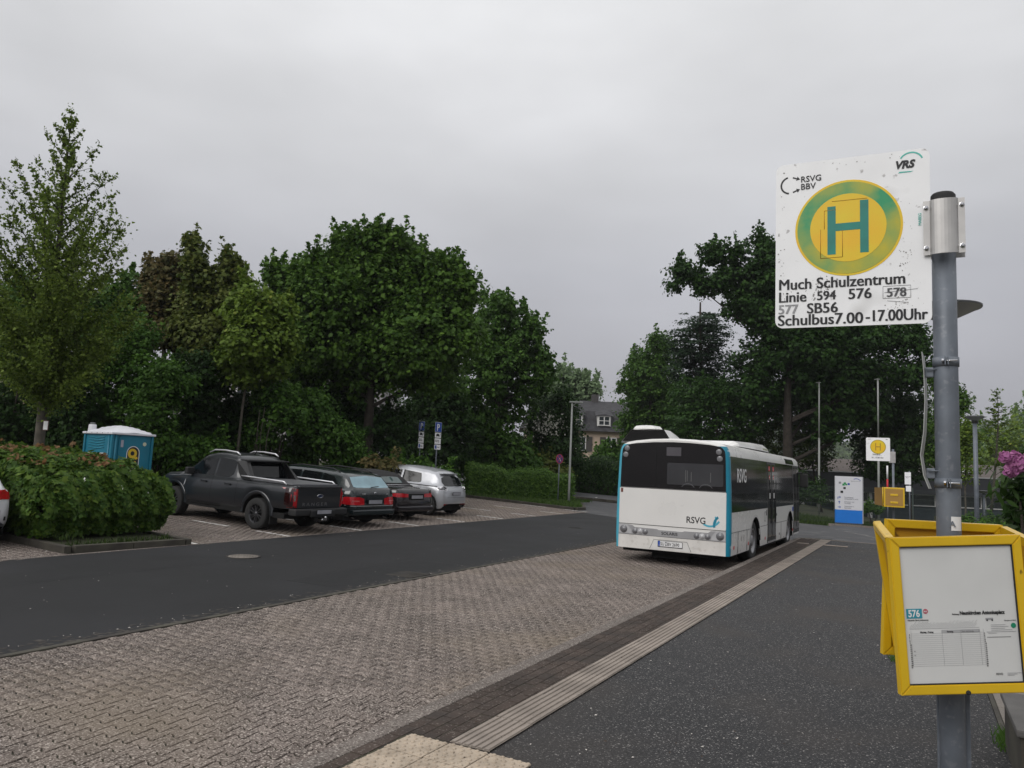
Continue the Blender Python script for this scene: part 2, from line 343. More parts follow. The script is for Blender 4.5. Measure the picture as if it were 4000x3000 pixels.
# ---- bone shaped interlocking pavers
PL, PH, PA = 0.172, 0.128, 0.015
def bone(sh=0.004, left=True, right=True):
    h = PH / 2; o = []
    xs_ = [-PL / 2, -PL * .37, -PL * .12, PL * .12, PL * .37, PL / 2]; ws = [1, 1, -1, -1, 1, 1]
    up = [(x, h + PA * w_) for x, w_ in zip(xs_, ws)]
    lo = [(x, -h - PA * w_) for x, w_ in zip(xs_, ws)][::-1]
    return up[::-1] + [(x, y) for x, y in lo[::-1]]
def inset(poly, d):
    cx = sum(p[0] for p in poly) / len(poly); n = len(poly); o = []
    for i in range(n):
        p0, p1, p2 = Vector(poly[i - 1]), Vector(poly[i]), Vector(poly[(i + 1) % n])
        e1 = (p1 - p0).normalized(); e2 = (p2 - p1).normalized(); n1 = Vector((-e1.y, e1.x)); n2 = Vector((-e2.y, e2.x)); b = (n1 + n2).normalized()
        o.append(p1 + b * d / max(0.5, b.dot(n1)))
    return [(p.x, p.y) for p in o]
BONE = bone()
def stone_arrays(outline, top_in, bot_in, depth):
    """fan top plus one steep skirt, as numpy"""
    t = np.array(inset(outline, top_in)); b = np.array(inset(outline, bot_in)); n = len(t)
    V = np.zeros((2 * n + 1, 3)); V[:n, :2] = t; V[n:2 * n, :2] = b; V[n:2 * n, 2] = -depth; V[2 * n, :2] = 0
    F = [(i, (i + 1) % n, 2 * n) for i in range(n)]
    for i in range(n):
        j = (i + 1) % n; F += [(n + i, n + j, j), (n + i, j, i)]
    return V, np.array(F)
area = sum(BONE[i - 1][0] * BONE[i][1] - BONE[i][0] * BONE[i - 1][1] for i in range(len(BONE)))
if area < 0: BONE = BONE[::-1]
BONE = [(x - y * .14, y) for x, y in BONE]
SV, SF = stone_arrays(BONE, 0.0024, 0.0006, 0.012)
RECT = [(-.1, -.05), (.1, -.05), (.1, .05), (-.1, .05)]
def field(name, cells, SV, SF, m, parent, zf, jit=0.0016, seed=1, tilt=0.006, near=300, piece='paver', rot=None):
    """cells: (x, y, rotation); the nearest become single pieces, the rest one joined part"""
    r = np.random.default_rng(seed)
    cells = sorted(cells, key=lambda c: (c[0]) ** 2 + (c[1]) ** 2)
    vis = [c for c in cells if near and (c[0] * MW[0][0] + c[1] * MW[1][0]) > -0.70 * (-c[0] * 0 + (c[0] * MW[0][2] + c[1] * MW[1][2]))
           and (c[0] * MW[0][2] + c[1] * MW[1][2]) > 0.5 and (EYE / max(0.1, (c[0] * MW[0][2] + c[1] * MW[1][2]))) < 0.64][:near]
    vs_set = set(vis); rest = [c for c in cells if c not in vs_set]
    meshes = []
    if vis:
        for q in range(6):
            s = r.uniform(0.972, 0.998); me = bpy.data.meshes.new(piece); V = SV.copy(); V[:, 0] *= s; V[:, 1] *= r.uniform(.978, 1.0)
            me.from_pydata(V.tolist(), [], SF.tolist()); me.materials.append(m); meshes.append(me)
    for (x, y, a) in vis:
        o = bpy.data.objects.new(piece, meshes[int(r.integers(6))]); link(o, parent); o.location = (x, y, zf(x) + r.normal(0, jit))
        o.rotation_euler = (r.normal(0, tilt), r.normal(0, tilt) , a + r.normal(0, 0.006))
    if rest:
        C = np.array(rest); n = len(C); z = np.array([zf(x) for x in C[:, 0]]) + r.normal(0, jit, n); s = r.uniform(0.965, 0.997, n); ang = C[:, 2] + r.normal(0, 0.006, n)
        ca, sa = np.cos(ang) * s, np.sin(ang) * s
        VX = SV[None, :, 0] * ca[:, None] - SV[None, :, 1] * sa[:, None] + C[:, 0:1]; VY = SV[None, :, 0] * sa[:, None] + SV[None, :, 1] * ca[:, None] + C[:, 1:2]
        VZ = SV[None, :, 2] + z[:, None] + SV[None, :, 0] * r.normal(0, tilt, n)[:, None] + SV[None, :, 1] * r.normal(0, tilt, n)[:, None]
        V = np.stack([VX, VY, VZ], -1).reshape(-1, 3); k = SV.shape[0]
        Fq = (SF[None] + (np.arange(n) * k)[:, None, None]).reshape(-1, 3); rv = np.repeat(r.random(n), SF.shape[0])
        o = npmesh(piece + '_field', V, Fq, m, rv, parent); o['kind'] = 'stuff'
bay = tag(sheet('bus_bay', -7.12, -3.24, 0.5, 26.6, M_joint, -0.008), kind='structure')
def bone_cells(xa, xb, ya, yb, skip=None):
    o = []; j = 0; y = ya
    while y < yb:
        x = xa + (PL / 2 if j % 2 else 0)
        while x < xb + PL * 0.2:
            if not skip or not skip(x, y): o.append((x, y, 0.0))
            x += PL
        y += PH; j += 1
    return o
field('bay', bone_cells(-7.10, -3.30, 2.0, 26.5), SV, SF, M_paver, bay, gz, seed=2, tilt=.0035, jit=.0012)
park = tag(sheet('parking_area', -19.4, -12.3, -4.0, 30.9, M_joint, -0.008), kind='structure')
inbed = lambda x, y: (-18.8 < x < -12.2 and 7.85 < y < 10.35) or (abs(((y - 12.95) % 2.52)) < 0.1 and (-15.5 < x < -14.3 or x > -13.4)) or y > 30.9 - (x + 12.3) * -0.0
field('park', bone_cells(-19.3, -12.36, 3.6, 30.9, inbed), SV, SF, M_paver, park, gz, seed=3, near=0)
for i in range(-3, 8):
    y = 12.95 + 2.52 * i
    if 7.7 < y < 10.4: continue
    for (x0, x1) in ((-13.42, -12.38), (-15.55, -14.3)):
        MB().add([(x0, y - .05, gz(x0) + .004), (x1, y - .05, gz(x1) + .004), (x1, y + .06, gz(x1) + .004), (x0, y + .06, gz(x0) + .004)], [(0, 1, 2, 3)]).build('bay_marking', M_paint, park)
# edge strip of the parking row
for i in range(34):
    y = -2 + i * 1.0
    if y < 30: MB().bbox((-12.36, y + .004, gz(-12.3) - .1), (-12.285, y + .996, gz(-12.3) + .012), 0.006).build('kerb_stone', M_kerb, park)
# edge channel between road and bay, blocks coloured dark for the step's shadow line
ch = MB()
for i in range(54):
    y = 0.5 + i * 0.5; ch.bbox((-7.20, y + .003, 0.03), (-7.115, y + .497, gz(-7.1) + .011), 0.006)
o = ch.build('edge_shadow_stone', M_dkerb, road); o['kind'] = 'stuff'

# ---- platform: asphalt, dark bricks, ribbed guide strip, studded tiles, kerb
plat = tag(MB().box((-3.10, -3, -0.2), (0.56, 25.55, 0.150)).build('platform', M_plat), kind='structure')
zp = lambda x: 0.157
BV, BF = stone_arrays(RECT, 0.004, 0.0015, 0.012)
bj = MB().add([(-3.10, 0.5, .1535), (-2.55, 0.5, .1535), (-2.42, 25.5, .1535), (-3.10, 25.5, .1535)], [(0, 1, 2, 3)]).build('joint_bed', M_joint, plat)
cells = []
for r_ in range(5):
    y = 1.0 + (0.1 if r_ % 2 else 0)
    while y < 25.4:
        x = -3.048 + r_ * 0.1
        if not (y < 4.4 and x > -2.97): cells.append((x, y, PI / 2))
        y += 0.2
field('bricks', cells, BV, BF, M_brick, plat, zp, seed=5, piece='brick', jit=0.0010, tilt=0.004)
prof = []
ribs = 6; wd = 0.30
for i in range(ribs):
    c = (i + 0.5) * wd / ribs; q = wd / ribs
    prof += [(c - q * .5, -0.003), (c - q * .34, -0.003), (c - q * .28, 0.006), (c + q * .28, 0.006), (c + q * .34, -0.003)]
prof += [(wd, 0.0)]
def ribtile(ln):
    m_ = MB(); n = len(prof); v = [(x, 0.002, z) for x, z in prof] + [(x, ln - .002, z) for x, z in prof] + [(0, 0.002, -.008), (wd, 0.002, -.008), (wd, ln - .002, -.008), (0, ln - .002, -.008)]
    f = [(i, i + 1, n + i + 1, n + i) for i in range(n - 1)] + [tuple([2 * n, 2 * n + 1] + list(range(n - 1, -1, -1))), tuple([2 * n + 2, 2 * n + 3] + list(range(n, 2 * n)))]
    return m_.add(v, f).mesh('guide_tile', M_tact)
rt = ribtile(0.30); sk = lambda y: -2.665 + 0.0075 * (y - 7)
for i in range(70):
    y = 4.40 + i * 0.30
    if y > 25.2: break
    o = link(bpy.data.objects.new('guide_tile', rt), plat); o.location = (sk(y), y, 0.162 + rnd.gauss(0, .0006)); o.rotation_euler = (0, 0, -0.0075 + rnd.gauss(0, .002))
rt2 = ribtile(0.30)
for i, x in enumerate((-2.95, -2.23, -1.92)):
    o = link(bpy.data.objects.new('guide_tile', rt2), plat); o.location = (x + .3, 23.25, 0.163); o.rotation_euler = (0, 0, PI / 2)
# studded tile
dm = MB().bbox((.0045, .0045, -.01), (.2955, .2955, .002), .003)
for i in range(6):
    for j in range(5):
        x = .03 + j * .06 + (.0 if i % 2 else 0.0); y = .025 + i * .05; x += .015 if i % 2 else -.005
        dm.lathe([(.016, .001), (.013, .008), (.010, .0105), (0.0005, .011)], 8, Matrix.Translation((x, y, 0)))
dme = dm.mesh('studded_tile', M_dimp)
for i in range(3):
    for j in range(4):
        o = link(bpy.data.objects.new('studded_tile', dme), plat); o.location = (-2.975 + i * .3, 4.07 - j * .302, .163); o.rotation_euler = (rnd.gauss(0, .002), rnd.gauss(0, .002), -0.03)
km = MB().bbox((-.14, .004, -.25), (0, .996, 0), .012).mesh('kerb_stone', M_kerb)
for i in range(24):
    o = link(bpy.data.objects.new('kerb_stone', km), plat); o.location = (-3.10, 1.4 + i, 0.16); 
for i in range(5):   # curved end of the kerb, dropping to road level
    a0 = i * 0.3; o = link(bpy.data.objects.new('kerb_stone', MB().bbox((-.14, 0, -.25), (0, .42, 0), .012).mesh('kerb_stone', M_dkerb)), plat)
    o.location = (-3.10 - 0.0 + 1.2 * (1 - math.cos(a0)), 25.45 + 1.2 * math.sin(a0) , 0.15 - i * 0.015); o.rotation_euler = (0, 0, -a0 - .12)
for i in range(14):  # pale cobble line closing the platform
    x = -3.0 + i * .3
    MB().bbox((x + .004, 25.50, .02), (x + .296, 25.66, .158), .006).build('cobble', M_kerb, plat)
# right-hand paved path beside the platform and its edging
M_path = mat('beige path slabs', (0.17, 0.15, 0.13), 0.85, var=0.15, vscale=2, bump=0.5, bscale=70, island=0.08, speck=[(70, 0.58, 0.68, (0.3, 0.28, 0.25), 0.5)])
path = tag(MB().box((0.60, -2, -.2), (4.5, 19, .145)).build('side_path', M_joint), kind='structure')
for i in range(4):
    for j in range(12):
        x = .605 + i * .9; y = 0.2 + j * 1.5 + (.6 if i % 2 else 0)
        MB().bbox((x, y, .10), (x + .893, y + 1.493, .155), .004).build('slab', M_path, path)
MB().bbox((0.565, -2, 0), (0.60, 19, .152), .004).build('edging', M_dkerb, path)
# low dark wall end in the corner
pl_ = empty('planter', (0.55, 5.6, 0.15), label='low dark concrete planter wall in the bottom right corner beside the slabs', cat='planter')
MB().bbox((0, 0.0, 0), (1.4, 0.92, .34), .01).build('wall', M_dkerb, pl_)
MB().bbox((-.02, -.02, .34), (1.42, 0.95, .385), .012).build('coping', mat('planter coping', (.10, .095, .09), .85, var=.2), pl_)

# ---- bed island kerbs and verge
bed = empty('bed_island', (-15.5, 9.1, gz(-15.5)))
bed['kind'] = 'structure'
bedtop = polysheet('bed_soil', [(-12.6, 8.0), (-12.55, 10.1), (-18.6, 10.25), (-18.6, 8.0)], M_soil, 0.09); bedtop.parent = bed; bedtop.location = (15.5, -9.1, -gz(-15.5))
def kerbrun(p, q, parent, m, h=0.12, w_=0.12, ln=1.0, nm='kerb_stone', off=(0, 0, 0)):
    p, q = Vector((*p, 0)), Vector((*q, 0)); d = q - p; n = max(1, round(d.length / ln)); a = math.atan2(d.y, d.x)
    for i in range(n):
        c = p + d * (i / n); l = d.length / n; c2 = p + d * ((i + 1) / n)
        me = MB().bbox((0.004, -w_ / 2, -.2), (l - .004, w_ / 2, 0), .012).mesh(nm, m)
        o = link(bpy.data.objects.new(nm, me), parent); sl = math.atan2(gz(c2.x) - gz(c.x), l)
        o.location = (c.x + off[0], c.y + off[1], gz(c.x) + h + off[2]); o.rotation_euler = (0, -sl, a)
bo = (15.5, -9.1, -gz(-15.5))
kerbrun((-12.52, 8.05), (-12.36, 10.12), bed, M_dkerb, off=bo); kerbrun((-12.47, 7.93), (-18.6, 7.93), bed, M_dkerb, off=bo); kerbrun((-12.30, 10.2), (-18.6, 10.35), bed, M_dkerb, off=bo)
verge = tag(polysheet('verge', [(-40, 31.4), (-19.4, 31.2), (-13.1, 30.9), (-12.95, 31.6), (-14.2, 34.4), (-16.4, 36.8), (-24, 35.7), (-40, 35.5)], M_soil, 0.10), kind='structure')
kerbrun((-13.1, 30.85), (-19.4, 31.1), verge, M_dkerb); kerbrun((-13.0, 30.9), (-12.95, 31.7), verge, M_dkerb, ln=.4); kerbrun((-12.95, 31.7), (-14.2, 34.5), verge, M_dkerb); kerbrun((-14.2, 34.5), (-16.4, 36.9), verge, M_dkerb)
kerbrun((-19.45, 31), (-19.45, -3), verge, M_dkerb)

def blades(name, pts, hgt, m, parent=None, seed=1, wd=0.012, lab=None):
    r = np.random.default_rng(seed); P_ = np.array(pts); n = len(P_); h = hgt * r.uniform(.4, 1.2, n); a = r.uniform(0, 2 * PI, n); lean = r.normal(0, .35, (n, 2)) * h[:, None]
    dx = np.stack([np.cos(a), np.sin(a)], 1) * wd
    V = np.zeros((n, 3, 3)); V[:, 0, :2] = P_[:, :2] - dx; V[:, 1, :2] = P_[:, :2] + dx; V[:, 0, 2] = V[:, 1, 2] = P_[:, 2]; V[:, 2, :2] = P_[:, :2] + lean; V[:, 2, 2] = P_[:, 2] + h
    o = npmesh(name, V.reshape(-1, 3), np.arange(n * 3).reshape(n, 3), m, r.random(n), parent)
    return tag(o, lab, 'grass', kind='stuff')
pts = []
for i in range(9000):
    t = rnd.random(); x = -19 + t * 6 + rnd.gauss(0, .2); y = 31.1 + rnd.random() * (5.3 if x < -14 else (13 + x) * -3 + 1 + 1.5)
    if x > -13.1 or (x > -14.4 and y > 34 + (x + 14.2) * -2): continue
    pts.append((x, y, gz(x) + .10))
blades('grass', pts, .16, M_grass, seed=4, wd=.02, lab='short green grass on the verge round the lamp post')
pts = [(rnd.uniform(-8, 6), rnd.uniform(36.9, 46), -.15 + rnd.random() * .05) for i in range(16000)]
pts = [(x, y, land(x, y) + .03) for x, y, z in pts]
blades('grass', pts, .30, leafmat('dull long grass', (0.018, 0.030, 0.010), (0.05, 0.07, 0.022)), seed=5, wd=.03, lab='rough grass behind the wire fence under the flagpoles')
gs = tag(MB().bbox((-3.3, 36.42, -.1), (6, 36.56, .12), .01).build('kerb', M_kerb), kind='structure')
# bits of litter and petals
lp = MB()
def bit(x, y, z, s):
    a = rnd.uniform(0, PI); c, d = math.cos(a) * s, math.sin(a) * s; q = rnd.uniform(.3, .8)
    lp.add([(x - c, y - d, z), (x + d * q, y - c * q, z + .003), (x + c, y + d, z + .002), (x - d * q, y + c * q, z + .004)], [(0, 1, 2, 3)])
for i in range(230):
    x = rnd.uniform(-2.3, .5); bit(x, 2 + 22 * rnd.random() ** 1.3, .153, rnd.uniform(.004, .014))
for i in range(120): x = -7.28 - abs(rnd.gauss(0, .12)); bit(x, rnd.uniform(3, 24), gz(x) + .006, rnd.uniform(.006, .016))
for i in range(60): x = rnd.uniform(-12, -7.5); bit(x, rnd.uniform(5, 26), gz(x) + .007, rnd.uniform(.006, .016))
for i in range(25): x = rnd.uniform(-14, -12.4); bit(x, rnd.uniform(7, 11), gz(x) + .012, rnd.uniform(.012, .03))
tag(lp.build('fallen_petals', mat('pale petal', (.6, .56, .52), .8)), 'scattered pale petals and bits on the ground', 'petals', kind='stuff')
lp = MB()
for i in range(150): bit(rnd.uniform(-3.05, .5), 2 + 16 * rnd.random() ** 1.3, .166, rnd.uniform(.005, .016))
for i in range(120): x = rnd.uniform(-19, -13); bit(x, rnd.uniform(10, 31), gz(x) + .012, rnd.uniform(.01, .03))
tag(lp.build('leaf_litter', mat('brown dead leaf', (.045, .026, .014), .85)), 'small brown dead leaves and twigs on the paving', 'leaf litter', kind='stuff')

# manhole covers and drain
def manhole(name, x, y, r, m, lab):
    t = empty(name, (x, y, gz(x) + .004), label=lab, cat='manhole cover')
    MB().lathe([(r, 0), (r, .008), (r * .9, .010), (r * .89, .004)], 28).build('rim', mat('cast iron', (.05, .045, .04), .6, .5, var=.3), t)
    a = MB().lathe([(r * .87, .004), (r * .86, .009), (.001, .010)], 28)
    for i in range(-3, 4):
        for j in range(-3, 4):
            if i * i + j * j < 11: a.box((i * r * .23 - .018, j * r * .23 - .018, .008), (i * r * .23 + .018, j * r * .23 + .018, .0135))
    a.build('lid', m, t); return t
manhole('manhole_cover', -10.58, 9.96, .30, mat('concrete lid', (.17, .15, .13), .85, var=.2, bump=.5), 'round pale concrete manhole cover in the middle of the dark road')
manhole('manhole_cover', -9.52, 22.5, .24, mat('dark iron lid', (.018, .018, .018), .6, .4, var=.3), 'small dark iron cover in the road beyond, left of the bus')
dr = empty('drain_grate', (-7.47, 10.65, gz(-7.5) + .005), label='rectangular iron drain grate at the road edge', cat='drain grate')
MI = mat('cast iron', (.05, .045, .04), .6, .5)
MB().box((-.24, -.26, -.03), (.24, .26, -.004)).build('pit', mat('pit black', (.004, .004, .004), .9), dr)
f = MB().bbox((-.26, -.28, -.02), (.26, -.25, .008), .003).bbox((-.26, .25, -.02), (.26, .28, .008), .003).bbox((-.26, -.25, -.02), (-.235, .25, .008), .003).bbox((.235, -.25, -.02), (.26, .25, .008), .003); f.build('frame', MI, dr)
for i in range(8): y = -.22 + i * .062; MB().bbox((-.235, y, -.01), (.235, y + .022, .006), .003).build('bar', MI, dr)
# ================================================================ the bus
M_white = mat('white coach paint', (0.70, 0.69, 0.67), 0.28, var=0.03, vscale=1.2, spec=0.5, coat=0.3)
M_wdirty = mat('white coach paint, lower', (0.64, 0.62, 0.59), 0.45, var=0.09, vscale=2.5, coat=0.1, speck=[(9, .55, .75, (.45, .42, .38), .6)])
M_glass = mat('dark tinted glass', (0.010, 0.010, 0.012), 0.07, var=0.1, spec=0.6, coat=0.0)
M_blackp = mat('black gloss panel', (0.008, 0.007, 0.008), 0.22, var=0.1, spec=0.35)
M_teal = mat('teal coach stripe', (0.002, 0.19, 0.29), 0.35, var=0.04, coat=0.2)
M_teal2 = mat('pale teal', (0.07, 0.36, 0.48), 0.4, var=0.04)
M_rub = mat('black rubber', (0.018, 0.018, 0.018), 0.85, var=0.25, vscale=8, bump=0.3)
M_blk = mat('matt black', (0.012, 0.012, 0.012), 0.7, var=0.2)
M_void = mat('unlit void', (0.004, 0.004, 0.004), 0.95, var=0.1)
M_silver = mat('silver trim', (0.36, 0.36, 0.37), 0.38, metal=0.5, var=0.06)
M_rim = mat('steel wheel', (0.28, 0.28, 0.29), 0.45, metal=0.7, var=0.15, vscale=6)
M_lens = mat('grey lamp lens', (0.16, 0.16, 0.17), 0.12, var=0.15, vscale=30, coat=0.6)
M_red = mat('red lens', (0.42, 0.008, 0.014), 0.15, var=0.12, vscale=20, coat=0.6)
M_redp = mat('red sticker', (0.50, 0.02, 0.03), 0.5, var=0.06)
M_ink = mat('black ink', (0.008, 0.008, 0.010), 0.55, var=0.05)
M_wink = mat('white lettering', (0.72, 0.72, 0.72), 0.55, var=0.03)
M_blue = mat('number plate blue', (0.01, 0.06, 0.35), 0.45, var=0.05)
M_orange = mat('orange reflector', (0.55, 0.09, 0.015), 0.3, var=0.05)
M_chrome = mat('chrome', (0.6, 0.6, 0.62), 0.12, metal=1.0, var=0.05)

bus = empty('city_bus', (-4.57, 16.06, 0.02), -0.0196, 'white city bus with teal rear corners standing at the kerb', 'bus')
BL = 9.40
BP = [(1.235, .31), (1.25, .50), (1.25, .80), (1.25, 1.2), (1.24, 1.6), (1.225, 2.0), (1.21, 2.36), (1.185, 2.48), (1.13, 2.565), (1.03, 2.615), (.85, 2.65), (.5, 2.69), (0, 2.71)]
def bw(z):
    for (a, za), (b, zb) in zip(BP, BP[1:]):
        if za <= z <= zb: return a + (b - a) * (z - za) / (zb - za)
    return BP[0][0]
WY, WR, AR = (2.55, 7.50), .48, .57
ysb = [0, .015, .04, .08] + [round(.15 + .08 * i, 3) for i in range(int((BL - .3) / .08) + 1)] + [BL - .12, BL - .05, BL]
def barch(y, z0):
    for c in WY:
        if abs(y - c) < AR: return max(z0, .46 + math.sqrt(AR * AR - (y - c) ** 2))
    return z0
sh = MB(); n = len(BP); V = []
for y in ysb:
    e_ = min(y, BL - y); ins = 0.0 if e_ >= .08 else .08 - math.sqrt(max(0, .08 ** 2 - (.08 - e_) ** 2)); 
    if y > BL / 2 and e_ < .12: ins = (0.12 - e_) * 1.2
    zb = barch(y, .31); row = []
    for i, (x, z) in enumerate(BP):
        zz = max(z, zb + .004 * i) if i < 6 else z
        row.append((max(0, x - ins), y, zz - ins * .5 * (1 if z > 2.4 else 0)))
    V += row + [(-p[0], p[1], p[2]) for p in row[-2::-1]]
m_ = 2 * n - 1
F = [(j * m_ + i, (j + 1) * m_ + i, (j + 1) * m_ + i + 1, j * m_ + i + 1) for j in range(len(ysb) - 1) for i in range(m_ - 1)]
sh.add(V, F, True); sh.f += [tuple(range(m_ )), tuple((len(ysb) - 1) * m_ + i for i in range(m_ - 1, -1, -1))]; sh.sm += [False, False]
body = sh.build('body', M_white, bus)
u = MB().box((-1.1, .12, .24), (1.1, 1.9, .34)).box((-.72, 1.7, .3), (.72, 8.3, 1.3)).box((-1.2, 3.2, .26), (1.2, 6.8, .33)).box((-1.1, 8.15, .24), (1.1, 9.3, .33))
for c in WY: u.box((-1.15, c - .6, 1.06), (1.15, c + .6, 1.1)).box((-1.15, c - .62, .3), (1.15, c - .58, 1.1)).box((-1.15, c + .58, .3), (1.15, c + .62, 1.1))
u.box((-.5, .3, .12), (.3, 1.5, .25)).tube([(-.9, 2.55, .48), (.9, 2.55, .48)], .12)
u.build('underbody', M_void, bus)
Mr = lambda x, z, y=-.002: frameM((x, y, z), (1, 0, 0), (0, 0, 1))
# rear face
rp = [(-1.155, 1.625), (1.155, 1.625), (1.14, 2.25)] + [(1.13 - .16 + .16 * math.cos(a), 2.40 + .16 * math.sin(a)) for a in (0, .4, .8, 1.2)] + [(.8, 2.585), (.4, 2.615), (0, 2.625), (-.4, 2.615), (-.8, 2.585)] + [(-1.13 + .16 - .16 * math.cos(a), 2.40 + .16 * math.sin(a)) for a in (1.2, .8, .4, 0)] + [(-1.14, 2.25)]
rear = plate('rear_panel', rp, 0, .012, M_blackp, Mr(0, 0), bus)
MB().box((-.345, -.0165, 1.63), (-.335, -.013, 2.6)).build('seam', M_void, rear)
gl = MB().prism(rrect(-.10, 1.72, 1.10, 2.18, .03), .012, .017, Mr(0, 0)).build('rear_window', mat('faint grey glass', (0.040, 0.040, 0.044), 0.12, var=0.15, vscale=1.5, spec=.4), bus)
for cx in (.36, .74): MB().prism(arcband(cx, 1.60, .150, .158, 30, 150), .017, .0185, Mr(0, 0)).build('seat_edge', mat('seat rim behind glass', (.12, .12, .13), .5), gl)
for x, z0, z1 in ((.30, 1.78, 2.04), (.335, 1.8, 2.03), (.42, 1.8, 2.0), (.83, 1.8, 2.0)): MB().box((x, -.0205, z0), (x + .012, -.0192, z1)).build('grab_rail', mat('rail behind glass', (.10, .10, .10), .5), gl)
MB().prism(rrect(-.12, 2.33, .20, 2.515, .01), .012, .0165, Mr(0, 0)).build('rear_display', mat('grey display', (.075, .07, .08), .3, var=.05), bus)
for x, z in ((-1.02, 2.47), (-1.05, 2.33), (1.0, 2.44), (1.02, 2.30)):
    MB().lathe([(.062, .012), (.06, .02), (.045, .024), (.001, .026)], 20, Mr(x, z)).build('upper_lamp', M_lens, bus)
# white tail panel, joints, lamp band, bumper
tail = plate('tail_panel', rrect(-1.165, .83, 1.165, 1.605, .02), 0, .010, M_white, Mr(0, 0), bus)
band = plate('lamp_band', [(-1.165, .60), (1.165, .60), (1.165, .815), (.86, .80), (.80, .76), (.3, .752), (.26, .735), (-.26, .735), (-.3, .752), (-.80, .76), (-.86, .80), (-1.165, .815)], 0, .013, M_silver, Mr(0, 0), bus)
for s_ in (-1, 1):
    MB().lathe([(.085, .013), (.083, .022), (.06, .016), (.058, .026), (.001, .030)], 24, Mr(s_ * 1.05, .705)).build('tail_lamp', M_lens, bus)
    a = MB().prism([(s_ * q[0], q[1]) for q in ((1.16, .615), (.86, .615), (.88, .70), (.97, .805), (1.16, .805))][::s_], .013, .0155, Mr(0, 0)); a.build('lamp_surround', mat('pale lamp surround', (.42, .42, .43), .3, var=.08), bus)
    for i in range(3): MB().lathe([(.062, .013), (.06, .021), (.043, .017), (.04, .024), (.001, .027)], 20, Mr(s_ * (.79 - i * .115), .675)).build('tail_lamp', M_lens if i != 1 else mat('clear lamp lens', (.42, .42, .43), .15, var=.2, vscale=40), bus)
    MB().lathe([(.045, 0), (.043, .012), (.001, .014)], 18, Mr(s_ * 1.09, .40)).build('reflector', M_red, bus)
    # teal corner pillars following the curve up to the roof
    zz = [.31, .6, .9, 1.05, 1.058, 1.3, 1.6, 2.0, 2.3, 2.42, 2.50, 2.56]; V = []; k = 7
    for z in zz:
        for i in range(k):
            a_ = i / (k - 1) * PI / 2; x = bw(z); lim = 0 if z < 2.40 else (z - 2.40) * .45
            px = x - .08 + .084 * math.sin(a_); py = .08 - .084 * math.cos(a_); V.append((s_ * (px), py + lim * .1, z))
        x = bw(z); V.append((s_ * (x + .004), .11, z)); V.insert(len(V) - k - 1, (s_ * (x - .08 - .012 - (z - 2.42 if z > 2.42 else 0) * .5), -.005, z))
    q_ = k + 2; MB().add(V, [(j * q_ + i, j * q_ + i + 1, (j + 1) * q_ + i + 1, (j + 1) * q_ + i) for j in range(len(zz) - 1) for i in range(q_ - 1)], True).build('corner_stripe', M_teal if s_ > 0 else M_teal2, bus)  # sheen on the left stripe put in as a paler teal
bump = plate('bumper', [(-1.165, .31), (1.165, .31), (1.165, .592), (-1.165, .592)], 0, .014, M_wdirty, Mr(0, 0), bus)
MB().prism([(-.45, .33), (.45, .33), (.36, .53), (-.36, .53)], .014, .017, Mr(0, 0)).build('plate_recess', mat('recess white', (.62, .61, .59), .4), bump)
for a_, b_ in (((-.45, .33), (-.36, .53)), ((-.36, .53), (.36, .53)), ((.45, .33), (.36, .53))):
    MB().tube([(a_[0], -.019, a_[1]), (b_[0], -.019, b_[1])], .0035, 5).build('seam', M_blk, bump)
for z in (.597, .823, 1.612): MB().box((-1.165, -.006, z - .004), (1.165, -.0005, z + .004)).build('seam', M_void, bus)
pl_ = MB().prism(rrect(-.27, .385, .27, .515, .012), .017, .026, Mr(0, 0)).build('number_plate', M_ink, bus)
MB().prism(rrect(-.262, .400, .262, .508, .010), .026, .0275, Mr(0, 0)).build('plate_face', M_wink, pl_)
MB().prism([(-.262, .400), (-.218, .400), (-.218, .508), (-.262, .508)], .0275, .0282, Mr(0, 0)).build('blue_band', M_blue, pl_)
text('plate_lettering', 'SU', .098, M_ink, Mr(-.212, .420, -.0315), pl_, .0006, .001, .78)
text('plate_lettering', 'BV 2690', .098, M_ink, Mr(-.062, .420, -.0315), pl_, .0006, .001, .78)
text('plate_lettering', 'D', .03, M_wink, Mr(-.25, .408, -.0315), pl_, .0006)
for z in (.482, .432): MB().lathe([(.018, .028), (.001, .0295)], 12, Mr(-.088, z)).build('plate_seal', mat('seal grey', (.12, .12, .14), .4), pl_)
text('maker_lettering', 'SOLARIS', .085, M_ink, Mr(-.20, .645, -.0168), band, .001, .0012, 1.12)
text('operator_lettering', 'RSVG', .19, M_ink, Mr(.33, .935, -.0135), tail, .001, .0025, .92)
MB().prism(arcband(.83, 1.12, .205, .245, 235, 330), .010, .0118, Mr(0, 0)).build('logo_arc', M_teal2, tail)
MB().prism(arcband(.81, 1.03, .135, .165, -52, 28), .0118, .013, Mr(0, 0)).build('logo_arc', M_teal2, tail)
MB().prism(arcband(1.12, .93, .175, .222, 125, 196), .0118, .0135, Mr(0, 0)).build('logo_arc', M_teal, tail)
a = plate('sticker', [(-1.14, 1.50), (-1.09, 1.50), (-1.09, 1.59), (-1.14, 1.59)], .010, .012, mat('dark red sticker', (.12, .02, .01), .5), Mr(0, 0), tail)
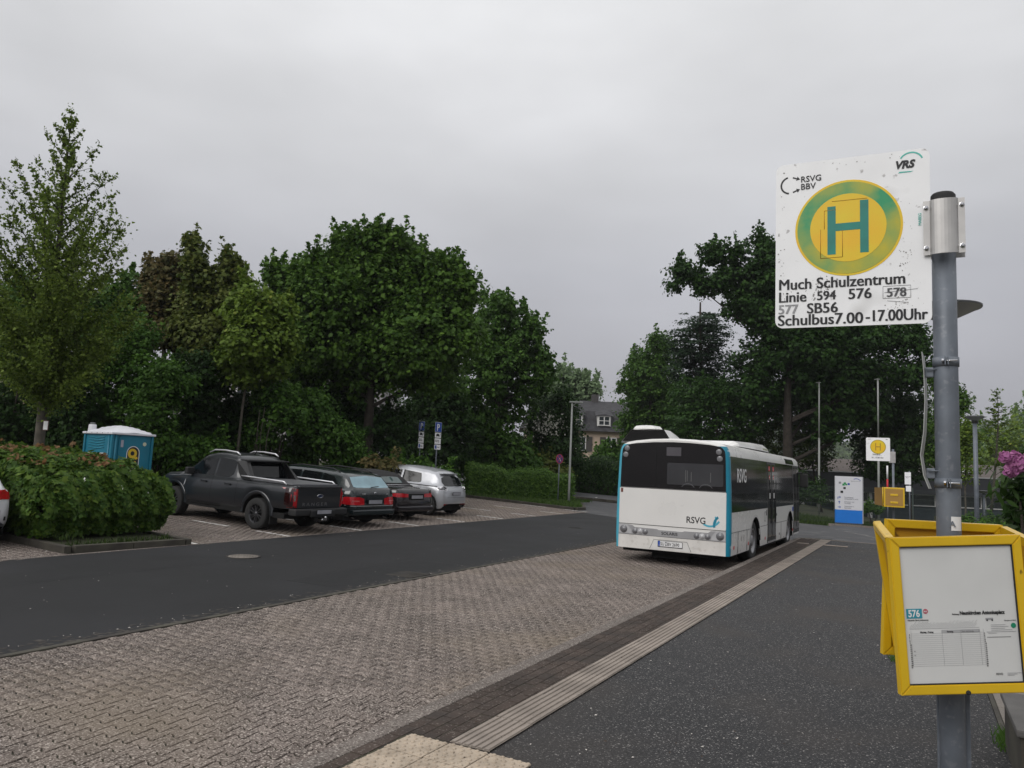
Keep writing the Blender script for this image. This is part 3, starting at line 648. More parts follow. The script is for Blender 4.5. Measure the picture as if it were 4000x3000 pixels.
# right-hand side: glass band, doors, joints
def Ms(y, z, off=0.0): return frameM((bw(z) + off, y, z), (0, 1, 0), (0, 0, 1))
def sidepatch(name, y0, y1, z0, z1, m, off=.004, s_=1, nz=6, ny=2, parent=None, skew=0, zf=None):
    V = []; ys_ = [y0 + (y1 - y0) * i / ny for i in range(ny + 1)]
    for y in ys_:
        for j in range(nz + 1):
            za = max(z0, zf(y)) if zf else z0; z = za + (z1 - za) * j / nz; V.append((s_ * (bw(z) + off), y, z))
    V2 = [(v[0] - s_ * .012, v[1], v[2]) for v in V]; k = nz + 1; K = len(V)
    f = [(i * k + j, (i + 1) * k + j, (i + 1) * k + j + 1, i * k + j + 1) for i in range(ny) for j in range(nz)]
    f += [(i * k, K + i * k, K + (i + 1) * k, (i + 1) * k) for i in range(ny)] + [(i * k + nz, (i + 1) * k + nz, K + (i + 1) * k + nz, K + i * k + nz) for i in range(ny)]
    f += [(j, j + 1, K + j + 1, K + j) for j in range(nz)] + [(ny * k + j, K + ny * k + j, K + ny * k + j + 1, ny * k + j + 1) for j in range(nz)]
    return MB().add(V + V2, f).build(name, m, parent or bus)
for a_, b_ in ((.10, 1.40), (1.41, 2.72), (2.73, 4.05), (5.21, 6.55), (6.56, 8.12)): sidepatch('side_window', a_, b_, 1.20, 2.36, M_glass)
sidepatch('side_window', .10, 9.2, 1.20, 2.36, M_glass, s_=-1, ny=6)
for (a_, b_) in ((4.07, 4.62), (4.64, 5.19)):
    d = sidepatch('door_leaf', a_, b_, .36, 2.36, mat('door rubber', (.016, .016, .016), .5, var=.2), .006, ny=1, nz=8)
    sidepatch('door_glass', a_ + .06, b_ - .06, .46, 2.30, M_glass, .009, ny=1, nz=8, parent=d)
    c = (a_ + b_) / 2
    q = MB().prism([(-.10, -.06), (.10, -.06), (.10, .06), (-.10, .06)], 0, .002, Ms(c, 2.19, .010)).build('sticker', M_redp, d)
    text('sticker_lettering', 'Kein\nEinstieg', .035, M_wink, Ms(c - .08, 2.20, .0125), q, .0005)
    MB().prism(circ(0, 0, .055), 0, .002, Ms(c, 1.97, .010)).build('no_entry_sign', M_redp, d)
    MB().prism([(-.035, -.012), (.035, -.012), (.035, .012), (-.035, .012)], .002, .003, Ms(c, 1.97, .010)).build('bar', M_wink, d)
    MB().prism(rrect(-.05, -.07, .05, .07, .01), 0, .002, Ms(c, 1.50, .010)).build('notice', M_wink, d)
    MB().box((bw(1.2) + .012, c + .17, .8), (bw(1.2) + .03, c + .19, 1.9)).build('handle', M_blk, d)
    MB().box((1.23, a_, .33), (1.262, b_, .355)).build('step_edge', M_silver, d)
# front door
for (a_, b_) in ((8.16, 8.70), (8.72, 9.26)):
    d = sidepatch('door_leaf', a_, b_, .36, 2.36, mat('door rubber', (.016, .016, .016), .5), .006, ny=1, nz=8)
    sidepatch('door_glass', a_ + .05, b_ - .05, .46, 2.30, M_glass, .009, ny=1, nz=8, parent=d)
MB().box((bw(1.4) + .008, 7.9, 1.02), (bw(1.0) + .012, 8.05, 1.14)).build('sticker', M_blue, bus)
sm = text('operator_lettering', 'RSVG', .42, M_wink, Ms(.62, 1.83, .006) @ Matrix.Rotation(0, 4, 'Z'), bus, .0015, .004, .95)
disp = sidepatch('destination_display', 6.95, 8.35, 2.385, 2.53, M_glass, .010, ny=1, nz=3)
text('maker_badge', 'Urbino', .10, M_ink, frameM((1.214, 6.2, 2.47), (0, 0, 1), (0, -1, 0)), bus, .001)
# skirt joints
def groove(pts, r=.005): return MB().tube(pts, r, 4, cap=False)
g = groove([(1.252, .10, .78), (1.252, 1.97, .78)]).build('seam', M_void, bus)
for y0, y1 in ((3.14, 4.05), (5.21, 6.92)): groove([(1.252, y0, .78), (1.252, y1, .78)]).build('seam', M_void, bus)
for y in (.72, 1.62, 6.0): groove([(1.252, y, .78), (1.25, y, .33)]).build('seam', M_void, bus)
for y in (5.2, 4.06, 8.14): groove([(1.252, y, 1.19), (1.25, y, .33)]).build('seam', M_void, bus)
for y in (1.1, 1.35): MB().prism(arcband(0, 0, .05, .06, 100, 260), 0, .002, Ms(y, .62, .002)).build('flap_handle', M_blk, bus)
MB().prism(arcband(0, 0, .115, .125, 0, 359), 0, .002, Ms(3.72, 1.0, .002)).build('filler_flap', M_blk, bus)
MB().prism(rrect(-.035, -.07, .035, .07, .02), 0, .004, Ms(3.92, 1.09, .002)).build('door_switch', M_ink, bus)
MB().prism(circ(0, 0, .035), 0, .004, Ms(5.32, 1.0, .002)).build('door_switch', M_ink, bus)
for y in (.35, 1.78, 3.75, 7.98): MB().prism(rrect(-.035, -.035, .035, .035, .005), 0, .006, Ms(y, .47, 0)).build('side_marker', M_redp if y > .2 else M_orange, bus)
MB().prism(rrect(-.03, -.03, .03, .03, .005), 0, .006, Ms(5.75, .47, 0)).build('side_marker', M_blk, bus)
for s_ in (-1, 1):
    for c in WY:
        V = []; k = 22
        for i in range(k + 1):
            a_ = PI * i / k; 
            for r_ in (AR - .004, AR + .055): V.append((s_ * 1.254, c + r_ * math.cos(a_), .46 + r_ * math.sin(a_)))
        MB().add(V, [(2 * i, 2 * i + 1, 2 * i + 3, 2 * i + 2) for i in range(k)]).build('arch_trim', mat('pale arch trim', (.5, .49, .48), .5, var=.05), bus)
        V = [(s_ * (1.258 - .05 * j), c + (AR - .003) * math.cos(PI * i / k), .46 + (AR - .003) * math.sin(PI * i / k)) for i in range(k + 1) for j in (0, 6)]
        MB().add(V, [(2 * i, 2 * i + 1, 2 * i + 3, 2 * i + 2) for i in range(k)]).build('arch_lining', M_void, bus)
def wheel(name, R, wd, rimR, mrim, parent, loc, side, spokes=0, dish=.06, studs=True, mt=None):
    """axis along x; outer face at side*0"""
    M = Matrix.Translation(loc) @ Matrix.Rotation(side * PI / 2, 4, 'Y')
    t = MB().lathe([(rimR, -.0), (rimR + .01, .006), (R * .93, .004), (R * .975, -.012), (R, -.035), (R, -wd + .03), (R * .96, -wd), (rimR, -wd)], 36, M).build(name, mt or M_rub, parent)
    r = MB()
    if spokes:
        r.lathe([(rimR, 0), (rimR * .985, -.004), (rimR * .93, -.03), (rimR * .90, -.11)], 36, M)
        for k in range(spokes):
            a0 = 2 * PI * k / spokes
            for da, db in ((-.13, -.20), (.13, .20)):
                p = [(rimR * .16 * math.cos(a0 + da * 2), rimR * .16 * math.sin(a0 + da * 2)), (rimR * .95 * math.cos(a0 + db - .045), rimR * .95 * math.sin(a0 + db - .045)), (rimR * .95 * math.cos(a0 + db + .045), rimR * .95 * math.sin(a0 + db + .045)), (rimR * .22 * math.cos(a0 + da * 2 + .4), rimR * .22 * math.sin(a0 + da * 2 + .4))]
                r.prism(p, -.045, -.018, M)
        r.lathe([(rimR * .22, -.02), (rimR * .2, -.008), (.001, -.004)], 20, M)
        MB().lathe([(rimR * .9, -.10), (rimR * .3, -.09), (.001, -.09)], 24, M).build('brake_disc', M_void, t)
    else:
        r.lathe([(rimR, 0), (rimR * .97, .008), (rimR * .90, -.01), (rimR * .84, -dish), (rimR * .55, -dish * 1.3), (rimR * .42, -dish * .2), (rimR * .25, -.0), (.001, .004)], 36, M)
        if studs:
            for k in range(10): r.lathe([(.018, -dish * 1.1), (.016, -dish * .6), (.001, -dish * .55)], 6, M @ Matrix.Translation((rimR * .66 * math.cos(2 * PI * k / 10), rimR * .66 * math.sin(2 * PI * k / 10), 0)))
    r.build('rim', mrim, t); return t
for s_ in (-1, 1):
    for c in WY: wheel('wheel', WR, .28, .29, M_rim, bus, (s_ * 1.19, c, WR - .01), s_)
# roof equipment
V = []
secs = [(.06, 1.0), (.5, 1.0), (.9, .8), (1.25, .35)]
for y, f in secs:
    for x, z in ((-1.20, 2.60), (-.98, 2.885), (-.55, 2.905), (-.22, 2.895), (-.02, 2.60)): V.append((x * (1 if x < -.9 else 1), y + (0 if z < 2.7 else .02), 2.60 + (z - 2.60) * (f if z > 2.7 else 1)))
MBp = MB().add(V, [(j * 5 + i, (j + 1) * 5 + i, (j + 1) * 5 + i + 1, j * 5 + i + 1) for j in range(3) for i in range(4)] + [tuple(range(15, 20))], False)
pod = MBp.build('roof_pod', M_white, bus)
MB().prism([(-1.17, 2.63), (-.97, 2.865), (-.24, 2.875), (-.06, 2.63)], 0, .01, Mr(0, 0, .07)).build('grille', M_void, pod)
for i in range(3): MB().box((-.10, .25 + i * .3, 2.68), (-.015, .45 + i * .3, 2.72)).build('vent', M_blk, pod)
MB().lathe([(.36, 0), (.36, .05), (.30, .105), (.16, .125), (.001, .125)], 8, Matrix.Translation((-.72, .45, 2.88)) @ Matrix.Diagonal((.95, .9, 1, 1)), smooth=False).build('roof_hood', M_white, pod)
ac = MB(); V = []
for y, s_, h in ((2.1, .80, .02), (2.3, .92, .13), (3.9, .98, .17), (5.5, .98, .19), (5.95, .93, .14), (6.05, .88, .02)):
    for x, z in ((-1, 0), (-.97, .5), (-.85, 1), (.85, 1), (.97, .5), (1, 0)): V.append((x * s_, y, 2.655 + z * h))
ac.add(V, [(j * 6 + i, (j + 1) * 6 + i, (j + 1) * 6 + i + 1, j * 6 + i + 1) for j in range(5) for i in range(5)] + [tuple(range(5, -1, -1)), tuple(range(30, 36))])
ac = ac.build('air_conditioner', M_white, bus)
MB().box((.945, 4.9, 2.69), (.975, 5.5, 2.735)).build('badge', mat('pale badge', (.4, .42, .3), .5), ac)
MB().bbox((-.4, 1.35, 2.69), (.4, 1.9, 2.735), .02).build('roof_hatch', M_white, bus)
# mirror ahead of the front corner
mm = MB().tube([(1.15, 9.35, 2.15), (1.27, 9.5, 2.17), (1.34, 9.55, 2.1)], .025, 8).bbox((1.22, 9.50, 1.72), (1.46, 9.66, 2.14), .03)
mm.build('mirror', M_blk, bus)
sidepatch('cab_window', 9.2, 9.2 + .001, 1.2, 2.3, M_glass, ny=1)
plate('windscreen', [(-1.05, 1.0), (1.05, 1.0), (1.0, 2.45), (-1.0, 2.45)], 0, .01, M_glass, frameM((0, BL + .003, 0), (-1, 0, 0), (0, 0, 1)), bus)
# ================================================================ parked cars
def lerp(pts, x):
    if x <= pts[0][0]: return pts[0][1]
    for (a, va), (b, vb) in zip(pts, pts[1:]):
        if x <= b:
            t = (x - a) / (b - a); return va + (vb - va) * t
    return pts[-1][1]
def smooth(pts, x):
    if x <= pts[0][0]: return pts[0][1]
    for (a, va), (b, vb) in zip(pts, pts[1:]):
        if x <= b:
            t = (x - a) / (b - a); t = t * t * (3 - 2 * t) * .5 + t * .5; return va + (vb - va) * t
    return pts[-1][1]
class Car:
    def __init__(s, L, w, top, sho, zb, wheels, AR, wy_top=.74, rough_rear=None, crown=.02, tum=None, wl=None, zc=None):
        """top, sho: height of centre line and of shoulder along y; w: half-width along y"""
        s.L = L; s.w = w; s.top = top; s.sho = sho; s.zb = zb; s.wheels = wheels; s.AR = AR
        ys_ = sorted(set([0, .01, .03, .06, .1, .15] + [round(.05 * i, 3) for i in range(4, int(L / .05))] + [L - .1, L - .05, L - .02, L]))
        rows = []; s.zc = zc or .33
        for y in ys_:
            hw = lerp(w, y); zt = smooth(top, y); zs = min(smooth(sho, y), zt - .004); z0 = lerp(zb, y)
            for c in wheels:
                if abs(y - c) < AR: z0 = max(z0, s.zc + math.sqrt(AR * AR - (y - c) ** 2))
            z0 = min(z0, zs - .08); g = zt - zs; t = min(1, g / .45)
            rw = hw * ((1 - t) * .80 + t * wy_top); gw = hw * (.90 if g > .1 else .93)
            r = [(hw * .93, z0), (hw * .985, z0 + (zs - z0) * .12), (hw, z0 + (zs - z0) * .38), (hw * .995, z0 + (zs - z0) * .66), (hw * .975, z0 + (zs - z0) * .86), (hw * .945, zs - .012), (hw * .925, zs + .004 * min(1, g * 20))]
            r += [(gw, zs + g * .07), (gw + (rw - gw) * .35, zs + g * .36), (gw + (rw - gw) * .68, zs + g * .66), (rw + .012, zs + g * .88), (rw * .90, zs + g * .975), (rw * .5, zt + crown * .6 * min(1, g * 6)), (0, zt + crown * min(1, g * 6))]
            rows.append([(x, y, z) for x, z in r])
        s.rows = rows; n = len(rows[0]); V = []
        for r in rows: V += r + [(-p[0], p[1], p[2]) for p in r[-2::-1]]
        m_ = 2 * n - 1
        F = [(j * m_ + i, (j + 1) * m_ + i, (j + 1) * m_ + i + 1, j * m_ + i + 1) for j in range(len(rows) - 1) for i in range(m_ - 1)]
        s.V = V; s.F = F; s.m_ = m_; s.nr = len(rows)
        s.F += [tuple(range(m_)), tuple((s.nr - 1) * m_ + i for i in range(m_ - 1, -1, -1))]
        s.bvh = BVHTree.FromPolygons([Vector(v) for v in V], s.F)
    def body(s, name, m, parent):
        return MB().add(s.V, s.F, True).build(name, m, parent)
    def hit(s, o, d):
        h = s.bvh.ray_cast(Vector(o), Vector(d)); return h[0], h[1]
    def side(s, name, poly, m, parent, sd=-1, off=.006, ny=14, nz=6):
        """poly: (y, zlow, zhigh) stations projected on the flank"""
        y0, y1 = poly[0][0], poly[-1][0]; lo = [(p[0], p[1]) for p in poly]; hi = [(p[0], p[2]) for p in poly]; V = []
        ys_ = sorted(set([y0 + (y1 - y0) * i / ny for i in range(ny + 1)] + [p[0] for p in poly]))
        for y in ys_:
            a, b = lerp(lo, y), lerp(hi, y)
            for j in range(nz + 1):
                z = a + (b - a) * j / nz; h, n_ = s.hit((sd * 3, y, z), (-sd, 0, 0))
                V.append((h.x + sd * off, y, z) if h else (sd * lerp(s.w, y) * .85, y, z))
        k = nz + 1
        return MB().add(V, [(i * k + j, (i + 1) * k + j, (i + 1) * k + j + 1, i * k + j + 1) for i in range(len(ys_) - 1) for j in range(nz)], True).build(name, m, parent)
    def rear(s, name, poly, m, parent, off=.006, nx=14, nz=6, front=False):
        x0, x1 = poly[0][0], poly[-1][0]; lo = [(p[0], p[1]) for p in poly]; hi = [(p[0], p[2]) for p in poly]; V = []
        xs_ = sorted(set([x0 + (x1 - x0) * i / nx for i in range(nx + 1)] + [p[0] for p in poly])); sg = 1 if front else -1
        for x in xs_:
            a, b = lerp(lo, x), lerp(hi, x)
            for j in range(nz + 1):
                z = a + (b - a) * j / nz; h, n_ = s.hit((x, sg * 9, z), (0, -sg, 0))
                if h: q = h + (n_ * off if n_.dot(Vector((0, sg, 0))) > 0 else Vector((0, sg * off, 0))); V.append((q.x, q.y, q.z))
                else: V.append((x, V[-1][1] if V else 0, z))
        k = nz + 1
        return MB().add(V, [(i * k + j, (i + 1) * k + j, (i + 1) * k + j + 1, i * k + j + 1) for i in range(len(xs_) - 1) for j in range(nz)], True).build(name, m, parent)
    def under(s, parent, z=.22, w_=None):
        hw = (w_ or lerp(s.w, s.L / 2)) - .03; a = MB(); c0, c1 = s.wheels; A = s.AR
        a.box((-hw * .97, .25, z), (hw * .97, c0 - A, z + .12)).box((-hw + .24, c0 - A, z), (hw - .24, c1 + A, .75)).box((-hw * .98, c0 + A, z), (hw * .98, c1 - A, z + .15)).box((-hw * .95, c1 + A, z), (hw * .95, s.L - .15, z + .12))
        for c in s.wheels:
            for sd in (-1, 1):
                V = []; k = 14
                for i in range(k + 1):
                    a_ = PI * i / k
                    for x in (hw + .005, hw - .26): V.append((sd * x, c + (A - .004) * math.cos(a_), s.zc + (A - .004) * math.sin(a_)))
                a.add(V, [(2 * i, 2 * i + 1, 2 * i + 3, 2 * i + 2) for i in range(k)])
                a.box((sd * (hw - .27) - .01, c - A, z), (sd * (hw - .27) + .01, c + A, s.zc + A))
        return a.build('underbody', M_void, parent)
    def arcs(s, parent, m, wd=.05, off=.012):
        for c in s.wheels:
            for sd in (-1, 1):
                V = []; k = 20
                for i in range(k + 1):
                    a_ = PI * i / k
                    for r_, o_ in ((s.AR - .012, off), (s.AR + wd * .5, off * 1.6), (s.AR + wd, .003)):
                        y, z = c + r_ * math.cos(a_), s.zc + r_ * math.sin(a_); h, _ = s.hit((sd * 3, y, z + .012), (-sd, 0, 0)); hx = h.x if h and abs(h.x) > .6 * s.w[1][1] else sd * lerp(s.w, y) * .97
                        V.append((hx + sd * o_, y, z))
                MB().add(V, [(3 * i + j, 3 * i + j + 1, 3 * i + 4 + j, 3 * i + 3 + j) for i in range(k) for j in (0, 1)], True).build('arch_trim', m, parent)
def place(name, x, y, head, lab, cat='car', group=None, slope=.04):
    t = empty(name, (x, y, gz(x)), head - PI / 2, lab, cat, group); t.rotation_euler = (math.atan(slope), 0, head - PI / 2); return t
def nplate(parent, x, y, z, m=None):
    t = MB().prism(rrect(-.26, -.055, .26, .055, .01), 0, .012, frameM((x, y, z), (1, 0, 0), (0, 0, 1))).build('number_plate', M_ink, parent)
    MB().prism(rrect(-.25, -.047, .25, .047, .01), .012, .0135, frameM((x, y, z), (1, 0, 0), (0, 0, 1))).build('plate_face', mat('blank plate grey', (.30, .30, .33), .5, var=.12, vscale=6), t); return t
M_gun = mat('dark grey metallic paint', (0.012, 0.014, 0.018), 0.34, metal=0.1, var=0.06, coat=0.6)
M_green = mat('blackish blue-green paint', (0.006, 0.012, 0.014), 0.22, var=0.06, coat=0.8)
M_black = mat('near black plum paint', (0.010, 0.007, 0.009), 0.22, var=0.05, coat=0.8)
M_soft = mat('black fabric hood', (0.016, 0.015, 0.016), 0.9, var=0.15, vscale=6, bump=0.3, bscale=200)
M_silv = mat('silver metallic paint', (0.42, 0.43, 0.455), 0.32, metal=0.45, var=0.03, coat=0.5)
M_carw = mat('white car paint', (0.62, 0.62, 0.65), 0.3, var=0.03, coat=0.5)
M_cglass = mat('car glass', (0.006, 0.007, 0.008), 0.06, var=0.1, spec=0.38)
M_rglass = mat('pale teal rear glass', (0.17, 0.29, 0.34), 0.12, var=0.2, vscale=2.0, spec=0.8)  # pale blue-green tone in the glass colour
M_lrail = mat('bright roof rail', (0.62, 0.62, 0.64), 0.3, metal=0.6, var=0.04)
M_plast = mat('black plastic trim', (0.014, 0.014, 0.015), 0.6, var=0.15)
M_rimd = mat('black and silver wheel', (0.06, 0.06, 0.065), 0.35, metal=0.5, var=0.6, vscale=9)
M_rims = mat('silver alloy wheel', (0.40, 0.40, 0.42), 0.3, metal=0.7, var=0.1)

# ---- pickup
hd = math.atan2(.30, -3.24)
hd = 3.11
t = place('pickup_truck', -12.52, 13.95, hd, 'dark grey four-door pickup truck with silver roof rails and covered bed', 'pickup'); t.scale = (.93, .93, .93)
c = Car(5.35, [(0, .86), (.12, .925), (.5, .945), (2, .955), (4, .955), (4.9, .93), (5.2, .84), (5.35, .70)],
        [(0, 1.17), (.02, 1.19), (.2, 1.20), (1.86, 1.20), (1.90, 1.22), (1.98, 1.24), (2.18, 1.72), (2.3, 1.79), (2.8, 1.83), (3.2, 1.82), (3.5, 1.76), (4.25, 1.26), (4.4, 1.21), (4.9, 1.16), (5.2, 1.05), (5.3, .9), (5.35, .8)],
        [(0, 1.15), (.2, 1.17), (1.9, 1.17), (2.1, 1.17), (4.2, 1.14), (4.9, 1.10), (5.2, 1.0), (5.35, .75)],
        [(0, .62), (.5, .60), (2, .46), (4, .46), (5.0, .55), (5.35, .60)], (1.20, 4.47), .50, wy_top=.74, zc=.40)
c.body('body', M_gun, t); c.under(t, .36); c.arcs(t, M_gun, .075, .02)
for sd in (-1, 1):
    c.side('front_side_window', [(3.02, 1.21, 1.66), (3.5, 1.21, 1.66), (3.75, 1.21, 1.50), (4.12, 1.205, 1.26)], M_cglass, t, sd)
    c.side('rear_side_window', [(2.28, 1.30, 1.62), (2.42, 1.21, 1.67), (2.94, 1.21, 1.69)], M_cglass, t, sd)
    for y in (2.97, 2.0, 3.95): 
        c.side('door_seam', [(y, .52, 1.2), (y + .008, .52, 1.2)], M_void, t, sd, .003, 1, 10)
    for y in (2.32, 3.26):
        h, _ = c.hit((sd * 3, y, 1.04), (-sd, 0, 0)); MB().bbox((h.x - .02, y - .09, 1.02), (h.x + .035 * sd, y + .10, 1.055), .008).build('door_handle', M_gun, t)
    h, _ = c.hit((sd * 3, 3.9, 1.2), (-sd, 0, 0)); MB().bbox(tuple(sorted((h.x, h.x + sd * .24)))[0:1] + (3.80, 1.17), tuple(sorted((h.x, h.x + sd * .24)))[1:2] + (3.93, 1.36), .035).build('wing_mirror', M_plast, t)
    x = sd * .66; MB().tube([(x, 2.30, 1.80), (x, 2.42, 1.865), (x, 2.9, 1.89), (x, 3.3, 1.875), (x, 3.5, 1.80)], [.02, .022, .022, .022, .018], 8).build('roof_rail', M_lrail, t)
    MB().tube([(sd * .87, .30, 1.20), (sd * .87, .40, 1.265), (sd * .87, 1.7, 1.285), (sd * .86, 1.95, 1.29)], [.018, .02, .02, .014], 8).build('bed_rail', M_lrail, t)
    # sail panel behind the cab
    MB().add([(sd * .86, 1.58, 1.205), (sd * .72, 1.58, 1.205), (sd * .80, 2.10, 1.205), (sd * .68, 2.02, 1.66), (sd * .80, 2.24, 1.66), (sd * .62, 1.98, 1.68)], [(0, 2, 4), (0, 4, 3), (0, 3, 1), (1, 3, 5), (3, 4, 5), (2, 0, 1)]).build('sport_bar', M_plast, t)
    c.side('side_step', [(1.9, .40, .46), (3.8, .40, .46)], M_plast, t, sd, .06, 2, 1)
    c.rear('tail_lamp', [(sd * .76, .66, 1.12), (sd * .90, .66, 1.13)][::sd], mat('dark red lamp', (.30, .006, .010), .12, coat=.7, var=.2), t, .012, 3, 3)
    c.side('tail_lamp', [(.02, .66, 1.13), (.26, .72, 1.12)], mat('smoked lamp', (.02, .004, .005), .1, coat=.7, var=.2), t, sd, .012)
    c.rear('lamp_strip', [(sd * .79, .70, .80), (sd * .86, .70, .98)][::sd], M_red, t, .020, 2, 3); c.rear('lamp_strip', [(sd * .80, .98, 1.05), (sd * .86, .98, 1.05)][::sd], M_red, t, .020, 2, 2)
    c.rear('reversing_lamp', [(sd * .835, .82, .96), (sd * .86, .82, .96)][::sd], M_chrome, t, .022, 2, 2)
    for y in (1.20, 4.47): wheel('wheel', .395, .27, .235, M_rimd, t, (sd * .955, y, .395), sd, spokes=6)
    MB().box((sd * .78 - .13, .72, .18), (sd * .78 + .13, .735, .55)).build('mud_flap', M_plast, t)
rw_ = MB().add([(-.64, 1.955, 1.25), (.64, 1.955, 1.25), (.60, 2.11, 1.66), (-.60, 2.11, 1.66)], [(0, 1, 2, 3)]).build('rear_window', M_cglass, t)
MB().bbox((-.70, 1.90, 1.66), (.70, 2.26, 1.705), .015).build('high_brake_bar', M_plast, t)
tg = MB().bbox((-.76, -.025, .64), (.76, .04, 1.195), .02).build('tailgate', M_gun, t)
MB().bbox((-.78, -.05, 1.13), (.78, .06, 1.20), .02).build('tailgate_lip', M_gun, tg)
MB().bbox((-.17, -.034, 1.06), (.17, -.01, 1.12), .01).build('tailgate_handle', M_plast, tg)
MB().lathe([(.11, 0), (.105, .014), (.09, .006), (.001, .006)], 28, frameM((0, -.028, .94), (1, 0, 0), (0, 0, 1)) @ Matrix.Diagonal((1, .45, 1, 1))).build('badge', M_chrome, tg)
MB().prism(circ(0, 0, .085, 24, .034), .006, .011, frameM((0, -.028, .94), (1, 0, 0), (0, 0, 1))).build('badge_field', mat('badge dark blue', (.01, .02, .06), .3), tg)
text('tailgate_lettering', 'R A N G E R', .115, mat('lettering grey', (.11, .11, .115), .4), frameM((-.60, -.0275, .70), (1, 0, 0), (0, 0, 1)), tg, .002, .001, 1.45)
MB().bbox((-.80, .15, 1.195), (.80, 1.86, 1.225), .008).build('bed_cover', mat('pale bed cover', (.16, .16, .17), .35, metal=.3, var=.06), t)
bmp = MB().bbox((-.92, -.16, .47), (.92, .10, .63), .03).bbox((-.42, -.20, .44), (.42, -.12, .60), .02).build('rear_bumper', M_plast, t)
nplate(t, 0, -.215, .56)
MB().tube([(0, -.22, .36), (0, -.05, .36)], .03).lathe([(.025, 0), (.025, .05), (.03, .08), (.001, .10)], 12, Matrix.Translation((.02, -.26, .36))).bbox((.08, -.2, .33), (.15, -.1, .42), .01).build('tow_hitch', M_chrome, t)
MB().tube([(-.75, .9, .45), (.75, .9, .45)], .06).lathe([(.16, -.1), (.19, 0), (.16, .1)], 14, Matrix.Translation((0, 1.2, .42))).build('rear_axle', M_blk, t)
MB().tube([(-.1, 2.4, 1.83), (-.1, 2.33, 1.93)], [.02, .008]).build('antenna', M_plast, t)
c.side('vent_trim', [(4.0, .92, 1.05), (4.05, .84, .90)], M_lrail, t, -1, .012, 2, 2)

# ---- estate
hd = 3.05
t = place('estate_car', -12.68, 16.28, hd, 'dark blue-green estate car with pale teal rear window, beside the pickup')
c = Car(4.80, [(0, .70), (.06, .80), (.25, .885), (.8, .905), (2.4, .91), (3.9, .90), (4.5, .82), (4.8, .62)],
        [(0, .62), (.05, .98), (.10, 1.02), (.46, 1.34), (.56, 1.385), (.9, 1.425), (1.8, 1.455), (2.6, 1.45), (2.95, 1.40), (3.7, .98), (3.85, .95), (4.4, .86), (4.65, .76), (4.75, .65), (4.8, .55)],
        [(0, .60), (.1, .95), (.6, .965), (2, .96), (3.7, .93), (4.4, .82), (4.7, .68), (4.8, .5)],
        [(0, .42), (.15, .28), (.6, .24), (4.2, .22), (4.6, .25), (4.8, .32)], (1.02, 3.87), .36, wy_top=.72)
c.body('body', M_green, t); c.under(t, .18); c.arcs(t, M_green, .04, .01)
for sd in (-1, 1):
    c.side('cargo_window', [(.62, 1.02, 1.08), (.85, 1.01, 1.27), (1.25, 1.005, 1.34)], M_cglass, t, sd)
    c.side('rear_side_window', [(1.32, 1.005, 1.34), (2.05, 1.0, 1.355)], M_cglass, t, sd); c.side('front_side_window', [(2.13, 1.0, 1.355), (2.75, .99, 1.34), (3.3, .985, 1.08)], M_cglass, t, sd)
    for y in (1.28, 2.09, 3.1): c.side('door_seam', [(y, .3, .96), (y + .008, .3, .96)], M_void, t, sd, .003, 1, 8)
    c.side('chrome_strip', [(.18, .575, .59), (.95, .57, .585)], M_lrail, t, sd, .012, 4, 1)
    MB().tube([(sd * .60, .75, 1.40), (sd * .61, 1.0, 1.47), (sd * .61, 2.2, 1.495), (sd * .60, 2.7, 1.44)], .014, 8).build('roof_rail', M_plast, t)
    c.rear('tail_lamp', [(sd * .38, .60, .76), (sd * .55, .595, .80), (sd * .80, .60, .80)][::sd], M_red, t, .010, 8, 4)
    c.side('tail_lamp', [(.05, .60, .80), (.2, .60, .80), (.42, .64, .73)], M_red, t, sd, .010, 8, 4)
    c.rear('lamp_bar', [(sd * .56, .685, .71), (sd * .78, .69, .715)][::sd], mat('pale red lens', (.5, .12, .12), .2, coat=.5), t, .014, 4, 1)
    h, _ = c.hit((sd * 3, 3.1, 1.0), (-sd, 0, 0)); MB().bbox((min(h.x, h.x + sd * .2), 3.0, .99), (max(h.x, h.x + sd * .2), 3.12, 1.12), .03).build('wing_mirror', M_green, t)
    for y in (1.02, 3.87): wheel('wheel', .315, .21, .215, M_rims, t, (sd * .875, y, .315), sd, spokes=7)
    MB().lathe([(.045, 0), (.045, -.2)], 14, frameM((sd * .60, .03, .27), (1, 0, 0), (0, 0, 1)) @ Matrix.Diagonal((1.4, .8, 1, 1))).build('exhaust', M_chrome, t)
c.rear('rear_window', [(-.66, 1.05, 1.10), (-.60, 1.035, 1.29), (0, 1.03, 1.325), (.60, 1.035, 1.29), (.66, 1.05, 1.10)], M_rglass, t, .006, 16, 8)
c.rear('tailgate_seam', [(-.70, .50, .505), (.70, .50, .505)], M_void, t, .004, 10, 1)
c.rear('chrome_strip', [(-.80, .565, .58), (.80, .565, .58)], M_lrail, t, .010, 12, 1)
MB().bbox((-.80, -.03, .33), (.80, .12, .48), .04).build('rear_bumper', M_green, t)
nplate(t, 0, -.035, .68); MB().tube([(-.12, .06, 1.05), (.2, .09, 1.075)], .012, 6).build('wiper', M_plast, t)
text('boot_lettering', 'E 200', .05, M_lrail, frameM((-.48, -.012, .87), (1, 0, 0), (0, 0, 1)), t, .002, 0.001); text('boot_lettering', 'TDI', .04, M_lrail, frameM((.42, -.012, .87), (1, 0, 0), (0, 0, 1)), t, .002)
MB().lathe([(.04, 0), (.038, .01), (.03, .004), (.028, .008)], 20, frameM((0, -.012, .90), (1, 0, 0), (0, 0, 1))).build('badge', M_chrome, t)

